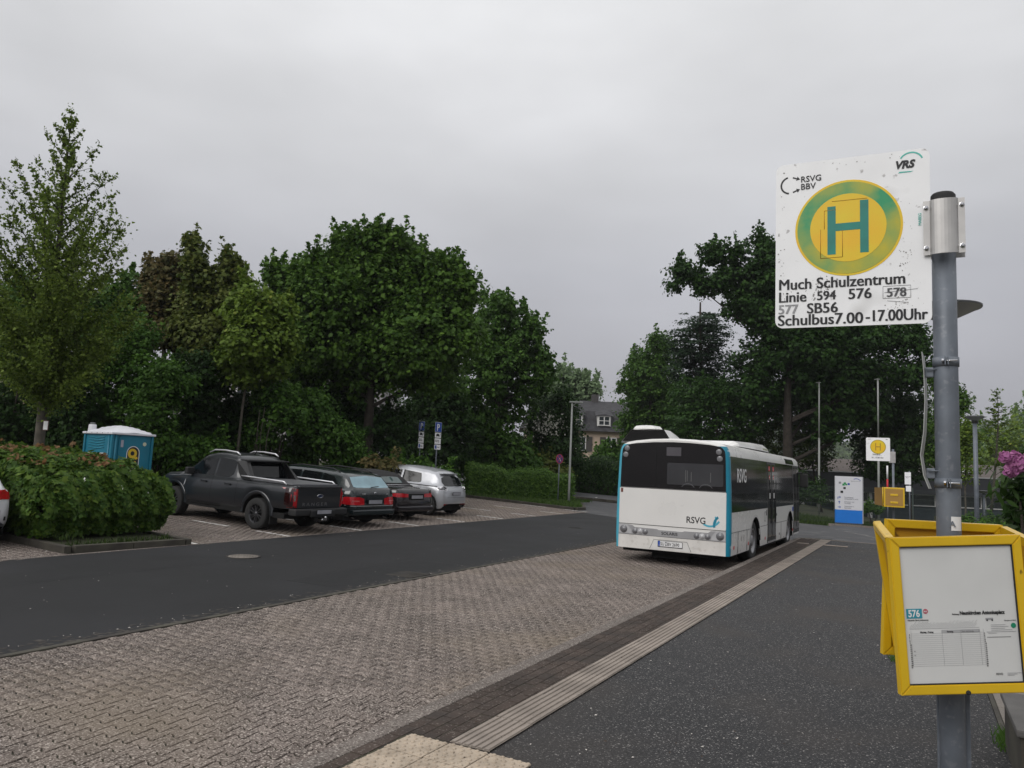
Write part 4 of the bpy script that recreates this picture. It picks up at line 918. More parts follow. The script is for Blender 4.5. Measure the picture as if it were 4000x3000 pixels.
# ---- convertible
t = place('convertible_car', -13.28, 19.08, 3.03, 'black convertible with its fabric hood up, before the silver hatchback')
c = Car(4.42, [(0, .70), (.06, .79), (.25, .87), (.8, .905), (2.4, .91), (3.6, .90), (4.2, .80), (4.42, .62)],
        [(0, .60), (.04, .90), (.10, .945), (.3, .955), (.80, .965), (.9, .99), (1.35, 1.27), (1.6, 1.345), (2.1, 1.375), (2.4, 1.35), (3.1, .96), (3.3, .93), (4.0, .84), (4.3, .72), (4.42, .55)],
        [(0, .58), (.1, .90), (.8, .915), (3.1, .90), (4.0, .80), (4.42, .5)],
        [(0, .40), (.15, .26), (.6, .22), (3.9, .2), (4.42, .3)], (.95, 3.68), .36, wy_top=.72)
c.body('body', M_black, t); c.under(t, .16); c.arcs(t, M_black, .035, .008)
# fabric hood as its own skin
hv = [r for r in c.rows if .84 < r[0][1] < 2.45]; V = []
for r in hv: q = [(p[0] * 1.008 + .004, p[1], p[2] + .008) for p in r[6:]]; V += q + [(-p[0], p[1], p[2]) for p in q[-2::-1]]
k = 2 * len(c.rows[0][6:]) - 1
MB().add(V, [(j * k + i, (j + 1) * k + i, (j + 1) * k + i + 1, j * k + i + 1) for j in range(len(hv) - 1) for i in range(k - 1)], True).build('fabric_hood', M_soft, t)
c.rear('rear_window', [(-.42, 1.06, 1.12), (-.36, 1.035, 1.20), (0, 1.03, 1.215), (.36, 1.035, 1.20), (.42, 1.06, 1.12)], mat('grey green glass', (.05, .075, .075), .12, var=.3, vscale=2), t, .020, 10, 5)  # window in a grey-green base colour with broad mottling
for sd in (-1, 1):
    c.side('side_window', [(1.45, 1.0, 1.20), (2.2, .98, 1.24), (2.85, .97, 1.02)], M_cglass, t, sd, .014)
    c.rear('tail_lamp', [(sd * .36, .70, .80), (sd * .80, .70, .82)][::sd], M_red, t, .010, 8, 4); c.side('tail_lamp', [(.03, .70, .82), (.22, .72, .80)], M_red, t, sd, .010, 4, 3)
    for y in (2.75, 1.62): c.side('door_seam', [(y, .28, .9), (y + .008, .28, .9)], M_void, t, sd, .003, 1, 8)
    for y in (.95, 3.68): wheel('wheel', .315, .22, .22, M_rims, t, (sd * .875, y, .315), sd, spokes=5)
    h, _ = c.hit((sd * 3, 2.75, .95), (-sd, 0, 0)); MB().bbox((min(h.x, h.x + sd * .2), 2.65, .94), (max(h.x, h.x + sd * .2), 2.77, 1.07), .03).build('wing_mirror', M_black, t)
V = []
for r in c.rows:
    if .80 < r[0][1] < .93: pass
MB().tube([(-.80, 1.5, .97), (-.78, 1.1, .975), (-.70, .90, .985), (0, .84, 1.0), (.70, .90, .985), (.78, 1.1, .975), (.80, 1.5, .97)], .011, 6).build('chrome_strip', M_lrail, t)
c.rear('boot_recess', [(-.34, .62, .80), (.34, .62, .80)], M_void, t, .006, 4, 2); nplate(t, 0, -.02, .71)
MB().bbox((-.80, -.03, .28), (.80, .12, .44), .04).build('rear_bumper', M_black, t)
MB().lathe([(.04, 0), (.04, -.2)], 14, frameM((-.55, .0, .24), (1, 0, 0), (0, 0, 1))).lathe([(.04, 0), (.04, -.2)], 14, frameM((-.45, .0, .24), (1, 0, 0), (0, 0, 1))).build('exhaust', M_chrome, t)

# ---- silver hatchback
t = place('hatchback_car', -13.57, 21.80, 3.17, 'silver electric hatchback with dark side windows, last in the parked row')
c = Car(4.08, [(0, .62), (.05, .74), (.2, .83), (.6, .865), (2.0, .865), (3.3, .86), (3.85, .76), (4.08, .58)],
        [(0, .66), (.03, .82), (.08, .92), (.40, 1.36), (.52, 1.45), (.9, 1.51), (1.6, 1.56), (2.1, 1.55), (2.5, 1.48), (3.4, 1.03), (3.6, .98), (3.9, .84), (4.03, .70), (4.08, .6)],
        [(0, .64), (.1, .90), (.5, 1.02), (1.2, 1.0), (3.3, .94), (3.9, .78), (4.08, .55)],
        [(0, .42), (.12, .26), (.5, .22), (3.6, .2), (4.08, .3)], (.62, 3.21), .365, wy_top=.70, zc=.34)
c.body('body', M_silv, t); c.under(t, .17); c.arcs(t, M_plast, .028, .006)
for sd in (-1, 1):
    c.side('rear_side_window', [(.95, 1.07, 1.12), (1.02, 1.05, 1.36), (1.72, 1.03, 1.42)], M_cglass, t, sd); c.side('front_side_window', [(1.80, 1.03, 1.42), (2.3, 1.01, 1.38), (3.05, .99, 1.06)], M_cglass, t, sd)
    for y in (1.76, .88, 2.9): c.side('door_seam', [(y, .3, 1.0), (y + .008, .3, 1.0)], M_void, t, sd, .003, 1, 8)
    c.rear('tail_lamp_surround', [(sd * .50, .88, .93), (sd * .60, .82, .99), (sd * .72, .84, .97), (sd * .78, .88, .92)][::sd], M_lrail, t, .012, 8, 4)
    c.rear('tail_lamp', [(sd * .54, .89, .92), (sd * .61, .85, .965), (sd * .70, .865, .95), (sd * .75, .89, .915)][::sd], mat('dark clear lamp', (.05, .05, .06), .1, coat=.7), t, .020, 8, 4)
    c.side('tail_lamp_surround', [(.04, .86, .95), (.12, .84, 1.0), (.22, .86, .98), (.30, .90, .94)], M_lrail, t, sd, .010, 6, 4)
    c.side('tail_lamp', [(.06, .88, .94), (.12, .865, .975), (.21, .88, .96), (.26, .905, .93)], mat('dark clear lamp', (.05, .05, .06), .1, coat=.7), t, sd, .016, 6, 4)
    c.rear('reflector', [(sd * .50, .36, .42), (sd * .70, .36, .42)][::sd], M_red, t, .010, 3, 2)
    c.side('belt_strip', [(.30, .955, .985), (1.6, .965, .99)], M_plast, t, sd, .008, 8, 1)
    h, _ = c.hit((sd * 3, 2.9, 1.0), (-sd, 0, 0)); MB().bbox((min(h.x, h.x + sd * .2), 2.8, 1.0), (max(h.x, h.x + sd * .2), 2.92, 1.13), .03).build('wing_mirror', M_silv, t)
    for y in (.62, 3.21): wheel('wheel', .325, .20, .225, M_rims, t, (sd * .83, y, .325), sd, spokes=5)
c.rear('rear_window', [(-.62, 1.10, 1.13), (-.56, 1.00, 1.24), (-.3, .985, 1.32), (.3, .985, 1.32), (.56, 1.00, 1.24), (.62, 1.10, 1.13)], M_cglass, t, .008, 14, 6)
MB().bbox((-.50, .30, 1.37), (.50, .52, 1.40), .01).build('roof_spoiler', M_silv, t)
c.rear('bumper_seam', [(-.66, .62, .626), (.66, .62, .626)], M_void, t, .004, 10, 1)
c.rear('bumper_insert', [(-.55, .28, .34), (.55, .28, .34)], M_plast, t, .008, 8, 2)
nplate(t, 0, -.012, .75); MB().tube([(.1, .05, 1.02), (.42, .09, 1.06)], .01, 6).build('wiper', M_plast, t)

# ---- white car cut off by the left edge of the picture
t = place('white_car', -13.62, 6.79, math.radians(180), 'white car showing only its red tail lamp at the left edge')
c = Car(4.35, [(0, .66), (.06, .78), (.25, .87), (.8, .90), (2.4, .90), (3.6, .89), (4.2, .78), (4.35, .62)],
        [(0, .60), (.04, .90), (.10, .98), (.48, 1.33), (.6, 1.38), (1.6, 1.47), (2.2, 1.46), (2.6, 1.38), (3.3, 1.0), (3.5, .96), (4.1, .84), (4.3, .70), (4.35, .55)],
        [(0, .58), (.1, .92), (.6, .96), (3.2, .93), (4.0, .80), (4.35, .5)],
        [(0, .42), (.15, .28), (.6, .22), (3.9, .2), (4.35, .3)], (.85, 3.48), .36, wy_top=.72)
c.body('body', M_carw, t); c.under(t, .17); c.arcs(t, M_carw, .03, .008)
for sd in (-1, 1):
    c.side('rear_side_window', [(.75, 1.02, 1.12), (1.0, 1.0, 1.33), (1.8, .99, 1.37)], M_cglass, t, sd); c.side('front_side_window', [(1.88, .99, 1.37), (2.4, .98, 1.34), (3.1, .97, 1.02)], M_cglass, t, sd)
    c.rear('tail_lamp', [(sd * .40, .80, .93), (sd * .80, .78, .95)][::sd], M_red, t, .010, 8, 4); c.side('tail_lamp', [(.03, .78, .95), (.3, .84, .93)], M_red, t, sd, .010, 4, 3)
    for y in (.85, 3.48): wheel('wheel', .32, .21, .22, M_rims, t, (sd * .87, y, .32), sd, spokes=5)
c.rear('rear_window', [(-.62, 1.05, 1.1), (-.55, 1.02, 1.28), (.55, 1.02, 1.28), (.62, 1.05, 1.1)], M_cglass, t, .006, 10, 6)
c.rear('diffuser', [(-.72, .30, .50), (.72, .30, .50)], M_plast, t, .010, 8, 3); nplate(t, 0, -.02, .66)
# ================================================================ stop sign, pole and timetable frames in front
M_galv = mat('galvanised steel', (0.135, 0.152, 0.178), 0.5, metal=0.2, var=0.16, vscale=7, bump=0.08, bscale=90, speck=[(35, .58, .7, (.23, .24, .26), .5), (3, .55, .75, (.10, .11, .12), .6)])
M_alu = mat('brushed aluminium', (0.42, 0.41, 0.40), 0.38, metal=0.45, var=0.12, vscale=9)
M_yel = mat('yellow enamel', (0.66, 0.42, 0.012), 0.36, var=0.05, vscale=5, coat=0.25, speck=[(26, .70, .76, (.10, .055, .01), .8)])
M_yeld = mat('yellow back panel', (0.50, 0.27, 0.015), 0.45, var=0.08, vscale=5, speck=[(22, .66, .74, (.09, .045, .01), .8)])
M_signw = mat('worn white sign face', (0.86, 0.86, 0.87), 0.42, var=0.04, vscale=5, speck=[(30, .70, .78, (.25, .23, .22), .7), (5, .62, .8, (.50, .49, .48), .7)])
M_syel = mat('sign yellow', (0.82, 0.60, 0.01), 0.45, var=0.10, vscale=7, col2=(.80, .47, .01))
M_sring = mat('faded green ring', (0.50, 0.42, 0.012), 0.45, vscale=5, col2=(0.02, 0.29, 0.12), var=0.0)
M_sgreen = mat('sign green', (0.006, 0.20, 0.16), 0.45, var=0.15, vscale=9)
M_paper = mat('paper under glass', (0.62, 0.62, 0.61), 0.22, var=0.04, vscale=4, spec=.5)
M_grey = mat('faint print grey', (0.28, 0.28, 0.29), 0.4, var=.05)
M_pink = mat('washed red print', (0.42, 0.10, 0.13), 0.4, var=.05)
M_tealp = mat('printed teal', (0.03, 0.25, 0.33), 0.4, var=.05)

def bolt(parent, M, r=.009, h=.012, m=None, name='bolt'):
    return MB().lathe([(r * 1.5, 0), (r * 1.5, .002), (r, .003), (r, h), (r * .8, h + .002), (.0005, h + .002)], 8, M, smooth=False).build(name, m or M_chrome, parent)
PX, PY, PR = .122, 3.42, .043
pole = empty('stop_pole', (PX, PY, .15), label='thick galvanised steel stop pole with black cap in front on the right', cat='pole')
pl = MB().tube([(0, 0, -.1), (0, 0, 1.2), (0, 0, 2.2), (0, 0, 2.95)], PR, 32).build('shaft', M_galv, pole)
MB().lathe([(PR + .002, 2.925), (PR + .003, 2.972), (PR - .004, 2.982), (.001, 2.986)], 32).build('cap', M_rub, pole)
MB().lathe([(PR + .02, -.02), (PR + .02, .10), (PR, .12)], 28).build('foot_collar', M_galv, pole)
sgx = Vector((.9989, .0459, 0)); up = Vector((0, 0, 1)); sgn = sgx.cross(up)
def clamp(z, parent):
    t = MB().lathe([(PR + .001, z - .018), (PR + .004, z - .018), (PR + .004, z + .018), (PR + .001, z + .018)], 32).build('clamp', M_galv, parent)
    MB().bbox((.004, -PR - .022, z - .017), (.008, -PR + .004, z + .017), .001).bbox((-.006, -PR - .022, z - .017), (-.002, -PR + .004, z + .017), .001).build('clamp_lug', M_galv, t)
    MB().tube([(-.016, -PR - .012, z), (.038, -PR - .012, z)], .0035, 8).lathe([(.008, 0), (.008, .007), (.001, .007)], 6, frameM((-.016, -PR - .012, z), (0, 1, 0), (0, 0, 1)) , smooth=False).build('bolt', M_chrome, t)
clamp(2.44 - .15, pole); clamp(1.965 - .15, pole)
st = MB()
for i in range(9): pass
a0, a1 = -1.42, -.42
V = []
for i in range(9):
    a = a0 + (a1 - a0) * i / 8; x, y = (PR + .0012) * math.cos(a), (PR + .0012) * math.sin(a)
    V += [(x, y, 1.785 - .15), (x, y, 1.838 - .15)]
st = MB().add(V, [(2 * i, 2 * i + 2, 2 * i + 3, 2 * i + 1) for i in range(8)]).build('sticker', M_wink, pole)
text('sticker_lettering', 'A', .03, M_galv, frameM((.001, -PR - .0022, 1.65), (1, 0, 0), (0, 0, 1)), st, .0003, .001)
MB().bbox((-.05, .02, .35), (.06, .08, 1.05), .004).build('bracket_rail', M_galv, pole)

# the square stop sign
S0 = Vector((-.512, 3.331, 2.59)); SW, SHt = .589, .723
sign = empty('bus_stop_sign', (-.512, 3.331, 2.59), label='large square white bus stop sign with yellow and green H disc, high on the pole', cat='sign')
Ms_ = frameM((0, 0, 0), sgx, up)
pf = lambda x, y, d=0: Ms_ @ Matrix.Translation((x, y, d))
panel = MB().prism(rrect(0, 0, SW, SHt, .032, 6), -.004, 0, Ms_).build('panel', M_signw, sign)
cxs, cys = .285, .418
MB().prism(circ(0, 0, .206, 56), 0, .0010, pf(cxs, cys)).build('disc_edge', M_syel, panel)
MB().prism(circ(0, 0, .197, 56), .0010, .0018, pf(cxs, cys)).build('green_ring', M_sring, panel)
MB().prism(circ(0, 0, .146, 48), .0018, .0026, pf(cxs, cys)).build('yellow_disc', M_syel, panel)
MB().prism([(-.078, -.112), (-.046, -.112), (-.046, -.012), (.047, -.012), (.047, -.112), (.079, -.112), (.079, .112), (.047, .112), (.047, .020), (-.046, .020), (-.046, .096), (-.078, .096)], .0026, .0034, pf(cxs, cys)).build('letter_h', M_sgreen, panel)
M_st = mat('sticker edge', (.42, .20, .01), .5)
for a_, b_ in (((-.105, -.125), (-.105, 0)), ((-.09, 0), (-.09, .08)), ((-.105, -.125), (-.02, -.125)), ((-.02, -.125), (-.02, -.01)), ((-.06, .118), (.075, .118)), ((-.09, .08), (-.045, .08))):
    MB().tube([pf(cxs, cys, .003) @ Vector((*a_, 0)), pf(cxs, cys, .003) @ Vector((*b_, 0))], .0011, 4).build('sticker_edge', M_st, panel)
def stext(s_, x, y, size, m=M_ink, bold=.0006, sx=1.0, name='lettering', rot=0.0, shear=0.0):
    if size > .05:
        for dx_, dy_ in ((-.0016, 0), (.0016, .0)): text(name, s_, size, m, pf(x + dx_, y + dy_, .0016) @ Matrix.Rotation(rot, 4, 'Z'), panel, .0007 + dx_ * .05, 0, sx, shear=shear)
        return
    return text(name, s_, size, m, pf(x, y, .0016) @ Matrix.Rotation(rot, 4, 'Z'), panel, .0007, bold, sx, shear=shear)
stext('Much Schulzentrum', .012, .166, .066, sx=.92); stext('Linie', .012, .112, .064, sx=.93); stext('594', .165, .115, .054, sx=.92); stext('576', .285, .113, .062, sx=.96); stext('578', .428, .114, .052, mat('worn ink', (.09, .09, .095), .6, var=.6, vscale=60), sx=.92)
stext('577', .012, .062, .056, M_grey, .001, .95); stext('SB56', .126, .060, .062, sx=.97); stext('Schulbus7.00', .010, .011, .066, sx=.965); stext('-17.00Uhr', .350, .016, .066, sx=.815)
for a_, b_ in (((.415, .108), (.515, .108)), ((.515, .108), (.515, .158)), ((.415, .158), (.515, .158)), ((.415, .108), (.415, .158)), ((.42, .132), (.54, .142)), ((.43, .098), (.50, .088))):
    MB().tube([pf(0, 0, .001) @ Vector((*a_, 0)), pf(0, 0, .001) @ Vector((*b_, 0))], .0008, 4).build('scratch', M_grey, panel)
# worn patches
sp = MB()
for (x0, y0, sx_, sy_, n_) in ((.19, .17, .05, .03, 55), (.16, .125, .03, .04, 30), (.07, .15, .10, .03, 30), (.50, .25, .03, .16, 50), (.48, .09, .06, .03, 50), (.02, .35, .02, .35, 40), (.3, .012, .3, .01, 40), (.3, .70, .25, .015, 14)):
    for i in range(n_):
        x, y = x0 + rnd.gauss(0, sx_ * .5), y0 + rnd.gauss(0, sy_ * .5); r_ = abs(rnd.gauss(0, .0013)) + .0005
        if .01 < x < SW - .01 and .01 < y < SHt - .01: sp.prism([(x - r_, y - r_ * .6), (x + r_ * .7, y - r_), (x + r_, y + r_ * .5), (x - r_ * .4, y + r_)], .0008, .0011, Ms_)
o = sp.build('grime', mat('grey grime', (.34, .33, .32), .8, var=.3), panel); o['kind'] = 'stuff'
# emblems
MB().prism(arcband(.058, .628, .033, .040, 105, 262, 16), 0, .001, Ms_).build('emblem_arc', M_ink, panel)
for sg_ in (1, -1): MB().prism([(x, .628 + sg_ * y) for x, y in ((.070, .036), (.086, .029), (.088, .036), (.098, .022), (.082, .018), (.084, .024), (.068, .030))][::sg_], 0, .001, Ms_).build('emblem_arrow', M_ink, panel)
stext('RSVG', .100, .636, .037, M_ink, .0003, .95); stext('BBV', .100, .603, .037, M_ink, .0003, .95)
MB().prism(arcband(.522, .668, .040, .046, 20, 150, 14), 0, .001, Ms_).build('emblem_arc', mat('pale green print', (.10, .50, .42), .5), panel)
MB().prism([(.475, .628), (.52, .628), (.53, .632), (.48, .634)], 0, .001, Ms_).build('emblem_foot', mat('pale green print', (.10, .50, .42), .5), panel)
stext('VRS', .462, .648, .044, M_ink, .002, .95, shear=.25)
text('maker_lettering', 'MABEG', .016, mat('pale green print', (.10, .50, .42), .5), pf(.556, .40, .0016) @ Matrix.Rotation(PI / 2, 4, 'Z'), panel, .0004)
# clamp plate on the pole
cl = empty('sign_clamp', (PX, PY, 2.862), label='omega shaped aluminium clamp plate with four bolts round the pole head', cat='clamp')
prof_ = [(-.072, 0), (-.049, 0)] + [((PR + .004) * math.cos(PI - PI * i / 12), -(PR + .004) * math.sin(PI * i / 12) * .36 - .002) for i in range(13)] + [(.049, 0), (.072, 0)]
V = [(x, y - .076, z) for z in (0, .222) for x, y in prof_] + [(x, y - .072, z) for z in (0, .222) for x, y in prof_]; k = len(prof_)
cp = MB().add(V, [(i, i + 1, k + i + 1, k + i) for i in range(k - 1)] + [(2 * k + i, 3 * k + i, 3 * k + i + 1, 2 * k + i + 1) for i in range(k - 1)] + [(i, 2 * k + i, 2 * k + i + 1, i + 1) for i in range(k - 1)] + [(k + i, k + i + 1, 3 * k + i + 1, 3 * k + i) for i in range(k - 1)] + [(0, k, 3 * k, 2 * k), (k - 1, 3 * k - 1, 4 * k - 1, 2 * k - 1)], False).build('plate', M_alu, cl)
for x in (-.062, .062):
    for z in (.028, .194): bolt(cl, frameM((x, -.076, z), (1, 0, 0), (0, 0, 1)), .0065, .012)
MB().bbox((-.074, -.005, 0), (.074, .0, .222), .001).build('back_plate', M_alu, cl)

# bent plate seen edge on, left of the pole
side = empty('side_plate', (PX - .066, PY + .02, 1.94), label='bent white metal plate seen edge-on, clamped to the left of the pole', cat='sign'); side.rotation_euler = (0, 0, -.07)
V = []; zs_ = [.0, .05, .13, .22, .34, .46, .54]; dx_ = [.006, -.012, -.022, -.010, -.004, -.006, -.012]
for z, d in zip(zs_, dx_):
    for y in (-.06, .09): V += [(d, y, z), (d - .003, y, z)]
f = []
for j in range(6):
    a = 4 * j; b = 4 * j + 4; f += [(a, a + 2, b + 2, b), (a + 1, b + 1, b + 3, a + 3), (a, b, b + 1, a + 1), (a + 2, a + 3, b + 3, b + 2)]
MB().add(V, f).build('panel', mat('pale plate back', (.34, .35, .33), .5, var=.1), side)
for z in (.06, .46): MB().bbox((-.006, -.035, z - .02), (.026, -.02, z + .02), .004).tube([(.0, -.045, z + .01), (.045, -.045, z + .01)], .003, 6).build('bracket', M_galv, side)

# timetable frames
def ttframe(TL, TR, BL, lab, content=None, back=True, bar=.034, dep=.028, cat='display frame'):
    TL, TR, BL = Vector(TL), Vector(TR), Vector(BL); x = (TR - TL); W = x.length; x.normalize(); dn = (BL - TL); dn -= x * dn.dot(x); H_ = dn.length; upv = -dn.normalized()
    t = empty('timetable_display', tuple(TL), label=lab, cat=cat, group='yellow timetable frames round the pole')
    M = frameM((0, 0, 0), x, upv); b = bar
    for nm, poly in (('frame_bar', [(0, 0), (W, 0), (W - b, -b), (b, -b)]), ('frame_bar', [(0, -H_), (b, b - H_), (W - b, b - H_), (W, -H_)]), ('frame_bar', [(0, 0), (b, -b), (b, b - H_), (0, -H_)]), ('frame_bar', [(W, 0), (W, -H_), (W - b, b - H_), (W - b, -b)])):
        q = inset(poly[::-1], .0006); bm = bmesh.new(); n_ = len(q); lo = [bm.verts.new((px, py, -dep)) for px, py in q]; hi = [bm.verts.new((px, py, 0)) for px, py in q]
        bm.faces.new(lo[::-1]); bm.faces.new(hi)
        for i in range(n_): bm.faces.new((lo[i], lo[(i + 1) % n_], hi[(i + 1) % n_], hi[i]))
        bmesh.ops.recalc_face_normals(bm, faces=bm.faces[:]); bmesh.ops.bevel(bm, geom=[e_ for e_ in bm.edges if abs(e_.verts[0].co.z) < 1e-6 and abs(e_.verts[1].co.z) < 1e-6], offset=.003, segments=2, affect='EDGES')
        a = MB(); a.bm(bm, M); a.build(nm, M_yel, t)
    if back: MB().box((b * .6, -H_ + b * .6, -dep + .002), (W - b * .6, -b * .6, -dep + .006), M).build('back_panel', M_yeld, t)
    if content:
        MB().box((b * .7, -H_ + b * .7, -.013), (W - b * .7, -b * .7, -.011), M).build('paper', M_paper, t)
        g = MB().box((b, -H_ + b, -.0105), (W - b, -H_ + b + .0035, -.004), M).box((W - b - .0025, -H_ + b, -.0105), (W - b, -b, -.004), M).box((b, -b - .0025, -.0105), (W - b, -b, -.004), M); g.build('gasket_shadow', M_rub, t)  # bottom strip is black to stand for the frame's inner shadow
        content(t, M)
    return t
def tt_main(t, M):
    T = lambda s_, x, y, size, m=M_ink, bold=0.0, sx=1.0, al='LEFT': text('print', s_, size, m, M @ Matrix.Translation((x, -y, -.0095)), t, .0002, bold, sx, al)
    R_ = lambda x0, y0, x1, y1, m, d=-.0105, nm='print': MB().prism([(x0, -y1), (x1, -y1), (x1, -y0), (x0, -y0)], d, d + .0005, M).build(nm, m, t)
    R_(.044, .252, .100, .286, M_tealp, nm='route_box'); T('576', .050, .280, .034, M_wink, .0009, .82)
    MB().prism(circ(.113, -.262, .0088, 20), -.0105, -.010, M).build('round_mark', M_pink, t); T('BUS', .1065, .2645, .0065, M_wink, .0001)
    T('Haltestelle: Much Schulzentrum', .046, .294, .0065, M_ink, .0001, .9)
    T('Neunkirchen Antoniusplatz', .4335, .2765, .0168, M_ink, .0006, .84, 'RIGHT') if False else T('Neunkirchen Antoniusplatz', .234, .2765, .0176, M_ink, .0007, .82)
    T('Richtung', .207, .2765, .0068, M_ink, .0002)
    R_(.325, .290, .352, .2965, M_grey); MB().prism(circ(.330, -.298, .003, 10), -.0100, -.0095, M).build('print', M_ink, t); MB().prism(circ(.348, -.298, .003, 10), -.0100, -.0095, M).build('print', M_ink, t)
    T('Fahrplan ab 2024', .39, .302, .006); 
    for i, wd_ in enumerate((.052, .062, .05, .075)): R_(.342, .314 + i * .006, .342 + wd_, .3153 + i * .006, M_grey)
    MB().prism(circ(.422, -.318, .009, 20), -.0098, -.0093, M).build('round_mark', mat('printed green', (.01, .22, .12), .4), t)
    fan = MB()
    for i in range(38):
        x = .052 + i * .0062; h = .012 + .010 * abs(math.sin(i * 1.7)) * (1.2 if i < 10 or i > 20 else .7)
        fan.prism([(x, -.319), (x + .0007, -.319), (x + h * .8 + .0007, -.319 + h), (x + h * .8, -.319 + h)], -.0105, -.0101, M)
    fan.prism([(.052, -.3225), (.30, -.3225), (.30, -.3215), (.052, -.3215)], -.0105, -.0101, M); fo = fan.build('stop_list', M_grey, t); fo['kind'] = 'stuff'
    R_(.165, .328, .232, .3385, mat('pale print', (.36, .36, .365), .4)); R_(.232, .328, .300, .3385, M_grey); R_(.235, .330, .296, .3365, mat('pale print', (.36, .36, .365), .4), -.0099)
    T('Montag - Freitag', .088, .3365, .0078, M_ink, .0002, .9); T('Samstag', .183, .3365, .0078, M_ink, .0002, .9); T('Sonn- und Feiertag', .2365, .3360, .0066, M_ink, 0, .82)
    tb = MB()
    for i in range(17): y = .3385 + i * .0070; tb.prism([(.055, -y - .0005), (.313, -y - .0005), (.313, -y), (.055, -y)], -.0104, -.0100, M)
    for x in (.055, .165, .232, .300, .313): tb.prism([(x, -.4505), (x + .0007, -.4505), (x + .0007, -.328), (x, -.328)], -.0104, -.0100, M)
    tb.build('timetable_grid', mat('pale grid', (.33, .33, .335), .4), t)['kind'] = 'stuff'
    for i in range(17): T(str(i + 5), .0475, .3445 + i * .0070, .0062, M_ink, .0002); T(str(i + 5), .3150, .3445 + i * .0070, .0062, M_ink, .0002)
    T('Ver', .060, .401, .0045); T('Ver', .060, .415, .0045)
    R_(.325, .338, .43, .3395, M_grey); R_(.33, .343, .36, .344, M_grey); R_(.325, .356, .41, .3578, mat('mid print', (.12, .12, .12), .4))
    T('RSVG', .345, .487, .010, mat('mid print', (.12, .12, .12), .4), .0002); R_(.385, .481, .438, .4822, M_grey); R_(.385, .485, .42, .4862, M_grey); R_(.385, .489, .41, .4902, M_grey)
    bolt(t, M @ Matrix.Translation((.235, -.5425, .0)), .006, .004, M_rub)
A_ = ttframe((-.076, 3.084, 1.758), (.343, 3.303, 1.791), (-.033, 3.107, 1.212), 'front yellow timetable frame with white 576 timetable facing the camera', tt_main)
C_ = ttframe((-.094, 3.535, 1.806), (.330, 3.757, 1.803), (-.100, 3.575, 1.252), 'rear yellow timetable frame behind the pole, showing its rusty bare back', None)
B_ = ttframe((-.149, 3.520, 1.795), (-.092, 3.125, 1.757), (-.060, 3.478, 1.255), 'yellow timetable frame seen almost edge-on at the left of the front one', None)
D_ = ttframe((.395, 3.36, 1.775), (.345, 3.755, 1.80), (.43, 3.36, 1.235), 'yellow timetable frame cut off by the right edge of the picture', None)
w_ = MB()
for i in range(140):
    a = rnd.uniform(0, 2 * PI); l = rnd.uniform(.05, .16); x, y = rnd.gauss(0, .06), rnd.gauss(0, .10)
    w_.add([(x - .006, y, 0), (x + .006, y, 0), (x + math.cos(a) * l * .6, y + math.sin(a) * l * .6, l)], [(0, 1, 2)])
for (x, y) in ((-.16, 9.5), (-.15, 9.0), (.585, 6.75), (.58, 6.55)):
    o = w_.build('weed_tuft', leafmat('weed', (.05, .09, .02), (.10, .17, .035))); o.location = (x, y, .153); o.scale = (.7, .7, .7)
    tag(o, {-.16: 'farther green weed tuft just left of the yellow frames', -.15: 'nearer green weed tuft just left of the yellow frames', .585: 'green weed tuft on the slab edge, the one farther from the planter', .58: 'green weed tuft on the slab edge right against the dark planter'}[x], 'weed', 'weed tufts on the platform', kind='stuff')

# ================================================================ second stop
t = empty('bus_stop_sign', (-.46, 22.98, .15), .04, 'small distant white H bus stop sign on its own post beside the flagpole', 'sign')
MB().tube([(0, 0, -.1), (0, 0, 2.75)], .03, 16).build('post', M_galv, t)
MB().bbox((-.10, -.045, 2.38), (.06, -.035, 2.68), .003).build('clamp', M_alu, t)
pn = MB().prism(rrect(-.66, 2.42, -.07, 3.05, .03), 0, .004, frameM((0, -.05, 0), (1, 0, 0), (0, 0, 1))).build('panel', M_signw, t)
F2 = frameM((0, -.05, 0), (1, 0, 0), (0, 0, 1))
MB().prism(circ(-.365, 2.80, .195, 36), .004, .006, F2).build('disc_edge', mat('olive ring', (.42, .34, .03), .5), pn); MB().prism(circ(-.365, 2.80, .175, 36), .006, .008, F2).build('yellow_disc', M_syel, pn)
MB().prism([(x - .365, y + 2.80) for x, y in ((-.07, -.10), (-.045, -.10), (-.045, -.012), (.045, -.012), (.045, -.10), (.07, -.10), (.07, .10), (.045, .10), (.045, .015), (-.045, .015), (-.045, .10), (-.07, .10))], .008, .010, F2).build('letter_h', mat('faded H', (.45, .27, .02), .5), pn)
text('lettering', 'Schulbus', .055, M_ink, F2 @ Matrix.Translation((-.50, 2.575, .006)), pn, .001, .001); text('lettering', '10 - 17.00 Uhr', .05, M_ink, F2 @ Matrix.Translation((-.53, 2.49, .006)), pn, .001, .001)
text('lettering', 'RSVG', .025, M_ink, F2 @ Matrix.Translation((-.60, 3.0, .006)), pn, .001); text('lettering', 'VRS', .032, M_ink, F2 @ Matrix.Translation((-.18, 2.995, .006)), pn, .001, .0005)
bx = empty('timetable_box', (-.46, 22.98, .15), .04, 'small yellow timetable box hung on the distant stop post', 'timetable box')
MB().bbox((-.24, -.30, 1.20), (.26, -.05, 1.72), .01).build('housing', M_yel, bx)
MB().box((-.20, -.306, 1.24), (.22, -.302, 1.68)).build('front_panel', mat('brownish panel', (.36, .20, .04), .5, var=.06), bx)
for z in (1.30, 1.50): MB().bbox((-.08, -.318, z), (.10, -.306, z + .05), .005).build('handle', M_yel, bx)
